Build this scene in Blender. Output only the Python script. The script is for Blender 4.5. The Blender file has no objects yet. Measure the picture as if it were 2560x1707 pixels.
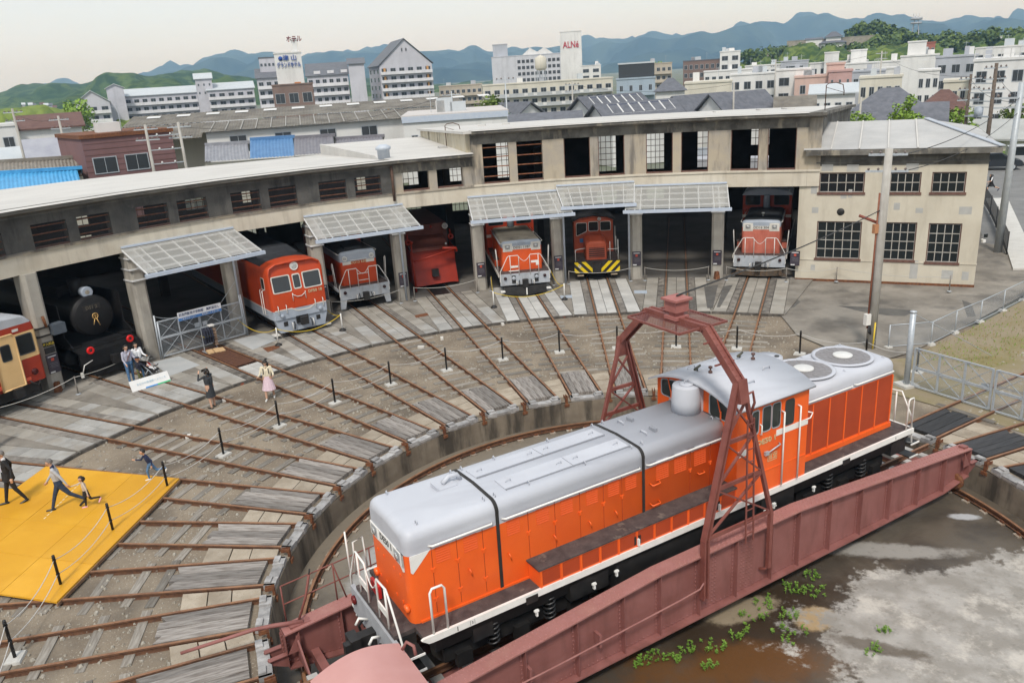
import bpy,bmesh,math,random
from mathutils import Vector,Matrix,Euler
random.seed(11)
R_=math.radians
sc=bpy.context.scene
COL=sc.collection
cam_d=bpy.data.cameras.new('camera');cam=bpy.data.objects.new('camera',cam_d);COL.objects.link(cam)
CAM_P=Vector((-8.42118560,-15.7094609,11.2563412));CAM_E=Euler((1.25155287,0.059698568,-0.298842289))
cam.location=CAM_P;cam.rotation_euler=CAM_E
cam_d.sensor_width=36;cam_d.sensor_fit='HORIZONTAL';cam_d.lens=28.208
cam_d.clip_start=0.1;cam_d.clip_end=30000
sc.camera=cam
SUN_EL,SUN_AZ=R_(52),R_(205)
w=bpy.data.worlds.new('World');sc.world=w;w.use_nodes=True
nt=w.node_tree;N=nt.nodes;L=nt.links;N.clear()
out=N.new('ShaderNodeOutputWorld');bg=N.new('ShaderNodeBackground');L.new(bg.outputs[0],out.inputs[0])
sky=N.new('ShaderNodeTexSky');sky.sky_type='NISHITA';sky.sun_disc=False
sky.sun_elevation=SUN_EL;sky.sun_rotation=SUN_AZ;sky.air_density=1.0;sky.dust_density=1.6;sky.ozone_density=1.0
tc=N.new('ShaderNodeTexCoord');mp=N.new('ShaderNodeMapping');mp.inputs['Scale'].default_value=(1.1,1.1,4.2);mp.inputs['Location'].default_value=(.35,.1,.2)
nz=N.new('ShaderNodeTexNoise');nz.inputs['Scale'].default_value=1.6;nz.inputs['Detail'].default_value=7;nz.inputs['Roughness'].default_value=.52
L.new(tc.outputs['Generated'],mp.inputs[0]);L.new(mp.outputs[0],nz.inputs['Vector'])
cr=N.new('ShaderNodeValToRGB');cr.color_ramp.elements[0].position=.40;cr.color_ramp.elements[0].color=(.62,.62,.62,1);cr.color_ramp.elements[1].position=.60;cr.color_ramp.elements[1].color=(.97,.97,.97,1)
L.new(nz.outputs[0],cr.inputs[0])
mx=N.new('ShaderNodeMix');mx.data_type='RGBA'
L.new(cr.outputs[0],mx.inputs[0]);L.new(sky.outputs[0],mx.inputs[6]);mx.inputs[7].default_value=(4.75,5.05,5.25,1)
L.new(mx.outputs[2],bg.inputs[0]);bg.inputs[1].default_value=0.10
sun_d=bpy.data.lights.new('sun','SUN');sun=bpy.data.objects.new('sun',sun_d);COL.objects.link(sun)
sun_d.energy=1.5;sun_d.angle=R_(10);sun_d.color=(1,.955,.89)
sd=Vector((math.sin(SUN_AZ)*math.cos(SUN_EL),math.cos(SUN_AZ)*math.cos(SUN_EL),math.sin(SUN_EL)))
sun.rotation_euler=sd.to_track_quat('Z','Y').to_euler()
vs=sc.view_settings;vs.view_transform='Standard';vs.look='None';vs.exposure=0.97;vs.gamma=1.0
vs.use_curve_mapping=False
sc.cycles.use_denoising=True
sc.cycles.max_bounces=6;sc.cycles.diffuse_bounces=3;sc.cycles.glossy_bounces=3;sc.cycles.transmission_bounces=4;sc.cycles.transparent_max_bounces=8
sc.cycles.volume_bounces=0;sc.cycles.caustics_reflective=False;sc.cycles.caustics_refractive=False
class MB:
 def __init__(s):s.v=[];s.f=[];s.mi=[];s.sm=[]
 def face(s,idx,m=0,smooth=False):s.f.append(tuple(idx));s.mi.append(m);s.sm.append(smooth)
 def poly(s,pts,m=0,smooth=False):
  b=len(s.v);s.v+=[tuple(p)for p in pts];s.face(range(b,b+len(pts)),m,smooth);return s
 def box(s,lo,hi,m=0,rz=0,c=None):
  x0,y0,z0=lo;x1,y1,z1=hi;b=len(s.v)
  pts=[(x0,y0,z0),(x1,y0,z0),(x1,y1,z0),(x0,y1,z0),(x0,y0,z1),(x1,y0,z1),(x1,y1,z1),(x0,y1,z1)]
  if rz:
   cx,cy=c if c else((x0+x1)/2,(y0+y1)/2);ca,sa=math.cos(rz),math.sin(rz)
   pts=[(cx+(p[0]-cx)*ca-(p[1]-cy)*sa,cy+(p[0]-cx)*sa+(p[1]-cy)*ca,p[2])for p in pts]
  s.v+=pts
  for q in((0,3,2,1),(4,5,6,7),(0,1,5,4),(1,2,6,5),(2,3,7,6),(3,0,4,7)):s.face([b+k for k in q],m)
  return s
 def cbox(s,c,d,m=0,rz=0):
  return s.box((c[0]-d[0]/2,c[1]-d[1]/2,c[2]-d[2]/2),(c[0]+d[0]/2,c[1]+d[1]/2,c[2]+d[2]/2),m,rz)
 def bar(s,p,q,wd,ht,m=0,up=(0,0,1)):
  p=Vector(p);q=Vector(q);d=(q-p).normalized();up=Vector(up)
  if abs(d.dot(up))>.98:up=Vector((1,0,0))
  a=d.cross(up).normalized();u=a.cross(d).normalized();b=len(s.v)
  for e in(p,q):
   for i,j in((-1,-1),(1,-1),(1,1),(-1,1)):s.v.append(tuple(e+a*(i*wd/2)+u*(j*ht/2)))
  for k in range(4):s.face((b+k,b+(k+1)%4,b+4+(k+1)%4,b+4+k),m)
  s.face((b+3,b+2,b+1,b),m);s.face((b+4,b+5,b+6,b+7),m);return s
 def tube(s,pts,r,n=6,m=0,caps=True,closed=False):
  pts=[Vector(p)for p in pts];K=len(pts);b=len(s.v);rr=r if isinstance(r,(list,tuple))else[r]*K
  ref=None
  for k in range(K):
   if closed:t=pts[(k+1)%K]-pts[k-1]
   else:t=pts[min(k+1,K-1)]-pts[max(k-1,0)]
   t=t.normalized()if t.length>1e-9 else Vector((0,0,1))
   if ref is None:
    ref=Vector((0,0,1))if abs(t.z)<.9 else Vector((1,0,0))
   a=t.cross(ref)
   if a.length<1e-6:a=t.cross(Vector((.3,1,.2)))
   a.normalize();u=a.cross(t).normalized();ref=u
   for j in range(n):
    an=2*math.pi*j/n
    s.v.append(tuple(pts[k]+a*(rr[k]*math.cos(an))+u*(rr[k]*math.sin(an))))
  for k in range(K if closed else K-1):
   k2=(k+1)%K
   for j in range(n):
    j2=(j+1)%n
    s.face((b+k*n+j,b+k2*n+j,b+k2*n+j2,b+k*n+j2),m,n>4)
  if caps and not closed:
   s.face([b+j for j in range(n)],m);s.face([b+(K-1)*n+n-1-j for j in range(n)],m)
  return s
 def lathe(s,prof,n=16,o=(0,0,0),ax=(0,0,1),m=0,smooth=True):
  o=Vector(o);ax=Vector(ax).normalized();t=Vector((1,0,0))if abs(ax.x)<.9 else Vector((0,1,0))
  a=ax.cross(t).normalized();u=ax.cross(a).normalized();b=len(s.v)
  for r,h in prof:
   for j in range(n):
    an=2*math.pi*j/n;s.v.append(tuple(o+ax*h+a*(r*math.cos(an))+u*(r*math.sin(an))))
  for k in range(len(prof)-1):
   for j in range(n):
    j2=(j+1)%n;s.face((b+k*n+j,b+k*n+j2,b+(k+1)*n+j2,b+(k+1)*n+j),m,smooth)
  flat=abs(prof[0][1]-prof[-1][1])<1e-6 and min(prof[0][0],prof[-1][0])<1e-4
  if prof[0][0]>1e-4 and not flat:s.face([b+n-1-j for j in range(n)],m)
  if prof[-1][0]>1e-4 and not flat:s.face([b+(len(prof)-1)*n+j for j in range(n)],m)
  return s
 def loft(s,rings,m=0,smooth=True,cap0=True,cap1=True,mfun=None):
  n=len(rings[0]);b=len(s.v)
  for r in rings:s.v+=[tuple(p)for p in r]
  for k in range(len(rings)-1):
   for j in range(n):
    j2=(j+1)%n
    s.face((b+k*n+j,b+k*n+j2,b+(k+1)*n+j2,b+(k+1)*n+j),mfun(k,j)if mfun else m,smooth)
  if cap0:s.face([b+n-1-j for j in range(n)],mfun(0,-1)if mfun else m)
  if cap1:s.face([b+(len(rings)-1)*n+j for j in range(n)],mfun(len(rings)-1,-1)if mfun else m)
  return s
 def prism(s,poly,f0,f1,m=0):
  """poly: list of 2-D points; f0/f1 map a 2-D point to 3-D at each end"""
  a=[f0(*p)for p in poly];c=[f1(*p)for p in poly];n=len(poly);b=len(s.v);s.v+=a+c
  for j in range(n):s.face((b+j,b+(j+1)%n,b+n+(j+1)%n,b+n+j),m)
  s.face([b+n-1-j for j in range(n)],m);s.face([b+n+j for j in range(n)],m);return s
 def grid(s,nx,ny,f,m=0,smooth=True):
  b=len(s.v)
  for i in range(nx+1):
   for j in range(ny+1):s.v.append(tuple(f(i/nx,j/ny)))
  for i in range(nx):
   for j in range(ny):
    a=b+i*(ny+1)+j;s.face((a,a+ny+1,a+ny+2,a+1),m,smooth)
  return s
 def move(s,d,k0=0):
  s.v[k0:]=[(x+d[0],y+d[1],z+d[2])for x,y,z in s.v[k0:]];return s
 def mesh(s,name,mats):
  me=bpy.data.meshes.new(name);me.from_pydata(s.v,[],s.f)
  for mt in(mats if isinstance(mats,(list,tuple))else[mats]):me.materials.append(mt)
  me.polygons.foreach_set('material_index',s.mi);me.polygons.foreach_set('use_smooth',s.sm)
  bm=bmesh.new();bm.from_mesh(me);bmesh.ops.recalc_face_normals(bm,faces=bm.faces);bm.to_mesh(me);bm.free()
  me.update();return me
 def build(s,name,mats,parent=None,loc=None,rz=None,raw=False):
  return put(name,s.mesh_raw(name,mats)if raw else s.mesh(name,mats),parent,loc,rz)
 def mesh_raw(s,name,mats):
  me=bpy.data.meshes.new(name);me.from_pydata(s.v,[],s.f)
  for mt in(mats if isinstance(mats,(list,tuple))else[mats]):me.materials.append(mt)
  me.polygons.foreach_set('material_index',s.mi);me.polygons.foreach_set('use_smooth',s.sm);me.update();return me
def put(name,me,parent=None,loc=None,rz=None,rot=None,scale=None):
 o=bpy.data.objects.new(name,me);COL.objects.link(o)
 if parent is not None:o.parent=parent
 if loc is not None:o.location=loc
 if rz is not None:o.rotation_euler=(0,0,rz)
 if rot is not None:o.rotation_euler=rot
 if scale is not None:o.scale=scale
 return o
def thing(name,label,cat,loc=(0,0,0),rz=0,group=None):
 o=bpy.data.objects.new(name,None);COL.objects.link(o);o.location=loc;o.rotation_euler=(0,0,rz);o.empty_display_size=.2
 o['label']=label;o['category']=cat
 if group:o['group']=group
 return o
def tag(o,label,cat,group=None):
 o['label']=label;o['category']=cat
 if group:o['group']=group
 return o
def struct(o):o['kind']='structure';return o
def copy_tree(o,parent=None):
 kids=list(o.children);c=o.copy();COL.objects.link(c);c.parent=parent
 for k in kids:copy_tree(k,c)
 return c
ORD=['first','second','third','fourth','fifth','sixth','seventh','eighth','ninth','tenth','eleventh','twelfth','thirteenth','fourteenth','fifteenth','sixteenth','seventeenth','eighteenth','nineteenth','twentieth']
STEP=R_(9.38518);PHI=R_(14.35)
def ang(i):return math.pi/2-(i-6)*STEP
def pol(r,i,z=0):a=ang(i);return Vector((r*math.cos(a),r*math.sin(a),z))
_M=CAM_E.to_matrix()
def at(x,y,D):
 d=_M@Vector(((x-1280)/2005.903,-(y-853.5)/2005.903,-1));return CAM_P+d*(D/math.hypot(d.x,d.y))
def atz(x,y,z):
 d=_M@Vector(((x-1280)/2005.903,-(y-853.5)/2005.903,-1));return CAM_P+d*((z-CAM_P.z)/d.z)
MATS={}
def mat(name,col,col2=None,rough=.75,metal=0,scale=2.0,detail=5,lo=.35,hi=.65,bump=0.0,bscale=None,stretch=None,coord='pos',rnd=0.0,spec=.4,speck=None,speck_scale=40,speck_pos=.62,streak=None,streak_amt=.7,streak_scale=(3.0,3.0,.35),streak_lo=.5,streak_hi=.68,coat=0):
 if name in MATS:return MATS[name]
 m=bpy.data.materials.new(name);m.use_nodes=True;nt=m.node_tree;N=nt.nodes;L=nt.links
 b=N['Principled BSDF'];b.inputs['Roughness'].default_value=rough;b.inputs['Metallic'].default_value=metal
 b.inputs['Specular IOR Level'].default_value=spec
 if coat:b.inputs['Coat Weight'].default_value=coat;b.inputs['Coat Roughness'].default_value=.15
 MATS[name]=m
 if coord=='pos':g=N.new('ShaderNodeNewGeometry');src=g.outputs['Position']
 else:g=N.new('ShaderNodeTexCoord');src=g.outputs['Object']
 def noise(sc_,det,vec=None):
  n=N.new('ShaderNodeTexNoise');n.inputs['Scale'].default_value=sc_;n.inputs['Detail'].default_value=det;n.inputs['Roughness'].default_value=.6
  L.new(vec if vec is not None else src,n.inputs['Vector']);return n.outputs[0]
 def ramp(fac,p0,p1,c0=(0,0,0,1),c1=(1,1,1,1)):
  r=N.new('ShaderNodeValToRGB');e=r.color_ramp.elements;e[0].position=p0;e[1].position=p1;e[0].color=c0;e[1].color=c1;L.new(fac,r.inputs[0]);return r.outputs[0]
 def mixc(fac,a,c):
  x=N.new('ShaderNodeMix');x.data_type='RGBA'
  if isinstance(fac,float):x.inputs[0].default_value=fac
  else:L.new(fac,x.inputs[0])
  for k,v in((6,a),(7,c)):
   if isinstance(v,tuple):x.inputs[k].default_value=(*v,1)
   else:L.new(v,x.inputs[k])
  return x.outputs[2]
 vec=src
 if stretch:
  mp=N.new('ShaderNodeMapping');mp.inputs['Scale'].default_value=stretch;L.new(src,mp.inputs[0]);vec=mp.outputs[0]
 c=col
 if col2 is not None:
  nf=noise(scale,detail,vec);c=mixc(ramp(nf,lo,hi),col,col2)
 if speck is not None:
  nf2=noise(speck_scale,3);c=mixc(ramp(nf2,speck_pos,speck_pos+.08),c,speck)
 if streak is not None:
  mp2=N.new('ShaderNodeMapping');mp2.inputs['Scale'].default_value=streak_scale;L.new(src,mp2.inputs[0])
  nf3=noise(1.0,6,mp2.outputs[0]);rr=ramp(nf3,streak_lo,streak_hi)
  mm=N.new('ShaderNodeMath');mm.operation='MULTIPLY';L.new(rr,mm.inputs[0]);mm.inputs[1].default_value=streak_amt
  c=mixc(mm.outputs[0],c,streak)
 if rnd:
  oi=N.new('ShaderNodeObjectInfo');hs=N.new('ShaderNodeHueSaturation');mr=N.new('ShaderNodeMapRange');L.new(oi.outputs['Random'],mr.inputs[0])
  mr.inputs[3].default_value=1-rnd;mr.inputs[4].default_value=1+rnd;L.new(mr.outputs[0],hs.inputs['Value'])
  if isinstance(c,tuple):hs.inputs['Color'].default_value=(*c,1)
  else:L.new(c,hs.inputs['Color'])
  c=hs.outputs[0]
 if isinstance(c,tuple):b.inputs['Base Color'].default_value=(*c,1)
 else:L.new(c,b.inputs['Base Color'])
 if bump:
  bn=N.new('ShaderNodeBump');bn.inputs['Strength'].default_value=bump;bn.inputs['Distance'].default_value=.02
  L.new(noise(bscale or scale*6,6,vec if stretch else None),bn.inputs['Height']);L.new(bn.outputs[0],b.inputs['Normal'])
 return m
def glass_mat(name,tint=(.02,.03,.035),rough=.06):
 if name in MATS:return MATS[name]
 m=bpy.data.materials.new(name);m.use_nodes=True;b=m.node_tree.nodes['Principled BSDF']
 b.inputs['Base Color'].default_value=(*tint,1);b.inputs['Roughness'].default_value=rough;b.inputs['Specular IOR Level'].default_value=.35
 MATS[name]=m;return m
def clear_mat(name,col,alpha,rough=.3):
 if name in MATS:return MATS[name]
 m=bpy.data.materials.new(name);m.use_nodes=True;nt=m.node_tree;N=nt.nodes;L=nt.links;b=N['Principled BSDF']
 b.inputs['Base Color'].default_value=(*col,1);b.inputs['Roughness'].default_value=rough
 tr=N.new('ShaderNodeBsdfTransparent');mx=N.new('ShaderNodeMixShader');mx.inputs[0].default_value=alpha
 L.new(tr.outputs[0],mx.inputs[1]);L.new(b.outputs[0],mx.inputs[2]);L.new(mx.outputs[0],N['Material Output'].inputs[0]);MATS[name]=m;return m
def mesh_mat(name,col,fill,cell,wire=True):
 """wire mesh / netting: real holes by a regular pattern in object space"""
 if name in MATS:return MATS[name]
 m=bpy.data.materials.new(name);m.use_nodes=True;nt=m.node_tree;N=nt.nodes;L=nt.links;b=N['Principled BSDF']
 b.inputs['Base Color'].default_value=(*col,1);b.inputs['Roughness'].default_value=.6
 tc=N.new('ShaderNodeTexCoord');sp=N.new('ShaderNodeSeparateXYZ');L.new(tc.outputs['Object'],sp.inputs[0])
 def stripe(sgn):
  a=N.new('ShaderNodeMath');a.operation='MULTIPLY';L.new(sp.outputs[1],a.inputs[0]);a.inputs[1].default_value=sgn
  d=N.new('ShaderNodeMath');d.operation='ADD';L.new(a.outputs[0],d.inputs[0]);L.new(sp.outputs[2],d.inputs[1])
  s2=N.new('ShaderNodeMath');s2.operation='MULTIPLY';L.new(d.outputs[0],s2.inputs[0]);s2.inputs[1].default_value=1/cell
  fr=N.new('ShaderNodeMath');fr.operation='FRACT';L.new(s2.outputs[0],fr.inputs[0])
  lt=N.new('ShaderNodeMath');lt.operation='LESS_THAN';L.new(fr.outputs[0],lt.inputs[0]);lt.inputs[1].default_value=fill;return lt.outputs[0]
 mxm=N.new('ShaderNodeMath');mxm.operation='MAXIMUM';L.new(stripe(1),mxm.inputs[0]);L.new(stripe(-1),mxm.inputs[1])
 tr=N.new('ShaderNodeBsdfTransparent');mx=N.new('ShaderNodeMixShader');L.new(mxm.outputs[0],mx.inputs[0])
 L.new(tr.outputs[0],mx.inputs[1]);L.new(b.outputs[0],mx.inputs[2]);L.new(mx.outputs[0],N['Material Output'].inputs[0]);MATS[name]=m;return m
def text_mesh(body,size,bold=0.0,ext=0.004,space=1.0,align='CENTER'):
 cu=bpy.data.curves.new('lettering','FONT');cu.body=body;cu.size=size;cu.extrude=ext;cu.align_x=align;cu.align_y='CENTER';cu.offset=bold;cu.space_character=space
 cu.resolution_u=2
 o=bpy.data.objects.new('lettering',cu);COL.objects.link(o);dg=bpy.context.evaluated_depsgraph_get()
 me=bpy.data.meshes.new_from_object(o.evaluated_get(dg));bpy.data.objects.remove(o);bpy.data.curves.remove(cu);return me
def lettering(body,size,m,parent,loc,right,up,bold=0.0,space=1.0,width=None,name='lettering',ext=.004):
 me=text_mesh(body,size,bold,ext,space);me.materials.clear();me.materials.append(m)
 r=Vector(right).normalized();u=Vector(up).normalized();n=r.cross(u);o=put(name,me,parent)
 mt=Matrix((r,u,n)).transposed().to_4x4();mt.translation=Vector(loc)
 if width and len(me.vertices):
  xs=[v.co.x for v in me.vertices];k=width/max(1e-6,max(xs)-min(xs));mt=mt@Matrix.Diagonal((k,1,1,1))
 o.matrix_basis=mt;return o
STEEL_GREY=mat('grey painted steel',(.36,.42,.50),(.42,.47,.53),scale=6,rough=.5)
WHITE=mat('white paint',(.72,.71,.68),(.62,.60,.56),rough=.5,scale=3,lo=.5,hi=.8)
BLACK=mat('black paint',(.012,.012,.013),(.03,.028,.027),rough=.55,scale=5)
RUST=mat('rust',(.10,.035,.018),(.21,.085,.035),rough=.85,scale=9,bump=.2)
CHROME=mat('lamp reflector',(.75,.75,.72),rough=.12,metal=1)
LAMP_GLASS=mat('lamp lens',(.55,.56,.55),(.25,.26,.26),rough=.08,scale=30,spec=.8)
GLASS=glass_mat('dark window glass',(.014,.018,.02),.1)
GALV=mat('galvanised steel',(.36,.40,.44),(.46,.49,.52),rough=.45,metal=.25,scale=14)
ROPE=mat('pale rope',(.42,.41,.38),(.55,.54,.50),rough=.9,scale=40)
def ring(mb,r0,r1,z0,z1,n=96,a0=0,a1=2*math.pi,m=0,k=1):
 def f(u,v):
  r=r0+(r1-r0)*v;a=a0+(a1-a0)*u;return(r*math.cos(a),r*math.sin(a),z0+(z1-z0)*v)
 return mb.grid(n,k,f,m,False)
SOIL=mat('ballast soil',(.165,.132,.098),(.26,.215,.16),rough=.95,scale=.55,bump=.9,bscale=26,speck=(.38,.34,.28),speck_scale=16,speck_pos=.60,streak=(.098,.082,.066),streak_scale=(.32,.32,.32),streak_amt=.8,streak_lo=.5,streak_hi=.66)
CONC_YARD=mat('worn yard concrete',(.15,.135,.116),(.275,.25,.215),rough=.9,scale=.45,bump=.35,bscale=18,speck=(.42,.40,.36),speck_scale=9,speck_pos=.68,streak=(.10,.092,.082),streak_scale=(.5,.5,.5),streak_amt=.75,streak_lo=.53,streak_hi=.66)
ASPHALT=mat('asphalt',(.155,.155,.155),(.205,.205,.20),rough=.9,scale=.6,bump=.2,bscale=30)
TOWN=mat('town ground',(.16,.16,.14),(.10,.13,.07),rough=.95,scale=.02)
mb=MB()
rs=[21.0,30,45,70,110,200,400,800,1600,3200,6500,13000]
for a,b in zip(rs,rs[1:]):ring(mb,a,b,-.2,-.2,96)
struct(mb.build('ground',TOWN))
mb=MB();ring(mb,9.84,22,-.13,-.13,160,k=12);struct(mb.build('gravel_yard',SOIL))
mb=MB();pts=[pol(20.35,10.45),pol(17.6,10.8),pol(16.2,11.4),pol(15.2,12.1),(14.9,8.6,0),(17.2,9.4,0),(21.2,11.0,0),(26.5,13.2,0),(34,17.5,0),(32,24,0),pol(29,11.5),pol(27.5,10.45)]
mb.poly([(p[0],p[1],-.075)for p in pts]);struct(mb.build('concrete_yard',CONC_YARD))
GRASSY=mat('weedy gravel',(.25,.205,.14),(.20,.17,.075),rough=.95,scale=.5,lo=.42,hi=.66,bump=.6,bscale=25,speck=(.45,.42,.36),speck_scale=22,speck_pos=.66)
mb=MB();mb.poly([(x,y,-.10)for x,y in((10.6,8.2),(12.5,2.4),(13.5,-4),(30,-10),(60,4),(60,26),(34,16.6),(26.5,12.9),(21.2,10.7),(17.2,9.1),(14.4,8.2),(12.2,9.0))]);struct(mb.build('weedy_yard',GRASSY))
mb=MB();mb.poly([(x,y,-.115)for x,y in((32.5,16.9),(60,27),(120,30),(120,90),(50,60),(41,42),(36,36),(32,25.5))]);struct(mb.build('asphalt_road',ASPHALT))
PATCH=mat('asphalt repair patch',(.085,.08,.075),(.12,.115,.105),rough=.85,scale=2)
for pp in([(1935,1252-520),(0,0)],):
 pass
for name_px in([(2095,764),(2180,768),(2290,776),(2262,790),(2215,788),(2150,778)],[(1952,752),(1990,746),(2002,754),(1985,768),(1942,772)],[(2405,750),(2428,758),(2440,790),(2418,792)],[(1760,716),(1795,712),(1782,770),(1768,770)],[(1808,716),(1832,712),(1800,768),(1792,768)]):
 mb=MB();mb.poly([tuple(atz(x,y,-.071 if x>1900 else .003))for x,y in name_px]);struct(mb.build('repair_patch',PATCH))
STONE_L=mat('loose stones',(.26,.23,.185),(.40,.375,.325),rough=.95,scale=6,rnd=.2)
mb=MB();rnd=random.Random(3)
for k in range(5200):
 i=rnd.uniform(-5.5,10.9);r=math.sqrt(rnd.uniform(10.6**2,20.2**2));p=pol(r,i);s_=rnd.choice((.016,.02,.026,.034,.045))*rnd.uniform(.8,1.3)*(1.25 if r<17 else 1)
 b=len(mb.v);z=-.128;a=rnd.uniform(0,6)
 for j in range(4):mb.v.append((p.x+s_*math.cos(a+j*1.57)*rnd.uniform(.7,1.2),p.y+s_*math.sin(a+j*1.57)*rnd.uniform(.7,1.2),z))
 for j in range(3):mb.v.append((p.x+.55*s_*math.cos(a+.4+j*2.1),p.y+.55*s_*math.sin(a+.4+j*2.1),z+s_*rnd.uniform(.6,1.0)))
 for q in((0,1,4),(1,5,4),(1,2,5),(2,3,6),(2,6,5),(3,0,4),(3,4,6),(4,5,6)):mb.face([b+x for x in q])
for k in range(900):
 x=rnd.uniform(12.5,34);y=4.0+(x-12)*.36+rnd.uniform(-3.5,.6)*(x/16);s_=rnd.uniform(.02,.07);b=len(mb.v);a=rnd.uniform(0,6);z=-.1
 for j in range(4):mb.v.append((x+s_*math.cos(a+j*1.57),y+s_*math.sin(a+j*1.57),z))
 mb.v.append((x,y,z+s_*.7))
 for j in range(4):mb.face((b+j,b+(j+1)%4,b+4))
o=mb.build('loose_stones',STONE_L,raw=True);o['kind']='stuff';o['label']='loose pale pebbles strewn between the tracks';o['category']='gravel'
PITWALL=mat('pit wall concrete',(.13,.105,.078),(.225,.19,.145),rough=.85,scale=.9,bump=.3,bscale=14,streak=(.035,.03,.024),streak_scale=(1.6,1.6,.25),streak_amt=.85,streak_lo=.47,streak_hi=.62)
mb=MB();ring(mb,9.80,9.84,-1.05,-.18,160);ring(mb,9.84,9.96,-.18,-.16,160);struct(mb.build('pit_wall',PITWALL))
m=bpy.data.materials.new('stained pit floor');m.use_nodes=True;nt=m.node_tree;N=nt.nodes;L=nt.links;bs=N['Principled BSDF']
g=N.new('ShaderNodeNewGeometry');pos=g.outputs['Position']
def _n(sc_,det=6,vec=None,rough=.6,dist=0):
 n=N.new('ShaderNodeTexNoise');n.inputs['Scale'].default_value=sc_;n.inputs['Detail'].default_value=det;n.inputs['Roughness'].default_value=rough;n.inputs['Distortion'].default_value=dist
 L.new(vec or pos,n.inputs['Vector']);return n.outputs[0]
def _r(f,p0,p1):
 r=N.new('ShaderNodeMapRange');r.inputs[1].default_value=p0;r.inputs[2].default_value=p1;r.interpolation_type='SMOOTHSTEP';L.new(f,r.inputs[0]);return r.outputs[0]
def _mx(f,a,b):
 x=N.new('ShaderNodeMix');x.data_type='RGBA';L.new(f,x.inputs[0])
 for k,v in((6,a),(7,b)):
  if isinstance(v,tuple):x.inputs[k].default_value=(*v,1)
  else:L.new(v,x.inputs[k])
 return x.outputs[2]
def _m(op,a,b):
 x=N.new('ShaderNodeMath');x.operation=op
 for k,v in((0,a),(1,b)):
  if isinstance(v,(int,float)):x.inputs[k].default_value=v
  else:L.new(v,x.inputs[k])
 return x.outputs[0]
def _dist(cx,cy,rx,ry,rot):
 mp=N.new('ShaderNodeMapping');mp.vector_type='TEXTURE';mp.inputs['Location'].default_value=(cx,cy,-.95);mp.inputs['Rotation'].default_value=(0,0,rot);mp.inputs['Scale'].default_value=(rx,ry,1);L.new(pos,mp.inputs[0])
 ln=N.new('ShaderNodeVectorMath');ln.operation='LENGTH';L.new(mp.outputs[0],ln.inputs[0]);return ln.outputs['Value']
wob=_n(.7,12,rough=.74);fine=_n(6,6)
base=_mx(_r(_n(1.3,6),.35,.65),(.16,.135,.105),(.27,.245,.21))
def blob(base,col,cx,cy,rx,ry,rot,amt=1.0,wobk=1.5,edge=.12):
 d=_m('ADD',_dist(cx,cy,rx,ry,rot),_m('MULTIPLY',_m('SUBTRACT',wob,.5),wobk));f=_m('MULTIPLY',_r(_m('SUBTRACT',1.0,d),-edge,edge),amt);return _mx(f,base,col),f
PF_BLOBS=[]
wet=_mx(_r(_n(.55,5,dist=.5),.36,.62),(.060,.050,.040),(.105,.088,.068))
col=wet
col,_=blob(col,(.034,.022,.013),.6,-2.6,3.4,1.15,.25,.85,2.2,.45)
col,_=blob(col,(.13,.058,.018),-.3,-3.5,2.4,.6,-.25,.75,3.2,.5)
col,_=blob(col,(.30,.245,.17),.7,-1.85,.9,.35,.05,.8,2.2,.2)
col,_=blob(col,(.40,.29,.16),2.15,-2.75,.55,.4,.4,.85,2.4,.2)
dry=_mx(_r(_n(1.1,8),.38,.64),(.25,.235,.21),(.36,.345,.32))
dry=_mx(_m('MULTIPLY',_r(_n(.9,9,rough=.72),.50,.66),.75),dry,(.52,.49,.44))
col,fdry=blob(col,dry,6.4,-5.7,5.3,3.45,-.42,1.0,1.6,.07)
col,f2=blob(col,(.30,.285,.26),5.9,-1.35,1.6,.36,-.46,.85,2.2,.25)
col,f3=blob(col,(.42,.43,.44),8.5,-.6,.5,.2,-.4,.9,1.8,.2)
col,_=blob(col,(.07,.05,.03),2.7,-4.0,.9,.22,-.75,.7,3.4,.3)
col,_=blob(col,(.21,.18,.14),-4,6,7,4,.2,.8,1.2,.4)
col,_=blob(col,(.34,.335,.325),-5.6,4.6,3.6,1.1,.9,.8,.9,.15)
col=_mx(_m('MULTIPLY',_r(fine,.55,.7),.22),col,(.05,.04,.03))
L.new(col,bs.inputs['Base Color'])
dryf=_m('MAXIMUM',fdry,f2);rg=_m('ADD',.36,_m('MULTIPLY',dryf,.5));bs.inputs['Specular IOR Level'].default_value=.22;L.new(rg,bs.inputs['Roughness'])
bp=N.new('ShaderNodeBump');bp.inputs['Strength'].default_value=.35;bp.inputs['Distance'].default_value=.02;L.new(_n(14,6),bp.inputs['Height']);L.new(bp.outputs[0],bs.inputs['Normal'])
PITFLOOR=m
mb=MB();ring(mb,.0,9.82,-.98,-.94,96,k=8);struct(mb.build('pit_floor',PITFLOOR))
RAIL_SIDE=mat('rusty rail side',(.085,.042,.026),(.15,.072,.038),rough=.8,scale=7,bump=.15)
RAIL_TOP=mat('rail running surface',(.17,.082,.045),(.29,.15,.078),rough=.5,metal=.0,scale=3)
rt=thing('ring_rail','rusty circular rail lying round the floor of the turntable pit','rail',(0,0,-.95))
mb=MB()
for(r0,r1,z0,z1,mi)in((9.215,9.285,.155,.20,1),(9.24,9.26,.06,.155,0),(9.19,9.31,.045,.06,0)):
 def sec(a):return[(r0*math.cos(a),r0*math.sin(a),z0),(r1*math.cos(a),r1*math.sin(a),z0),(r1*math.cos(a),r1*math.sin(a),z1),(r0*math.cos(a),r0*math.sin(a),z1)]
 K=180
 for k in range(K):
  A=sec(2*math.pi*k/K);B=sec(2*math.pi*(k+1)/K)
  for q in range(4):mb.poly([A[q],A[(q+1)%4],B[(q+1)%4],B[q]],1 if(mi and q==2)else 0,False)
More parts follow.
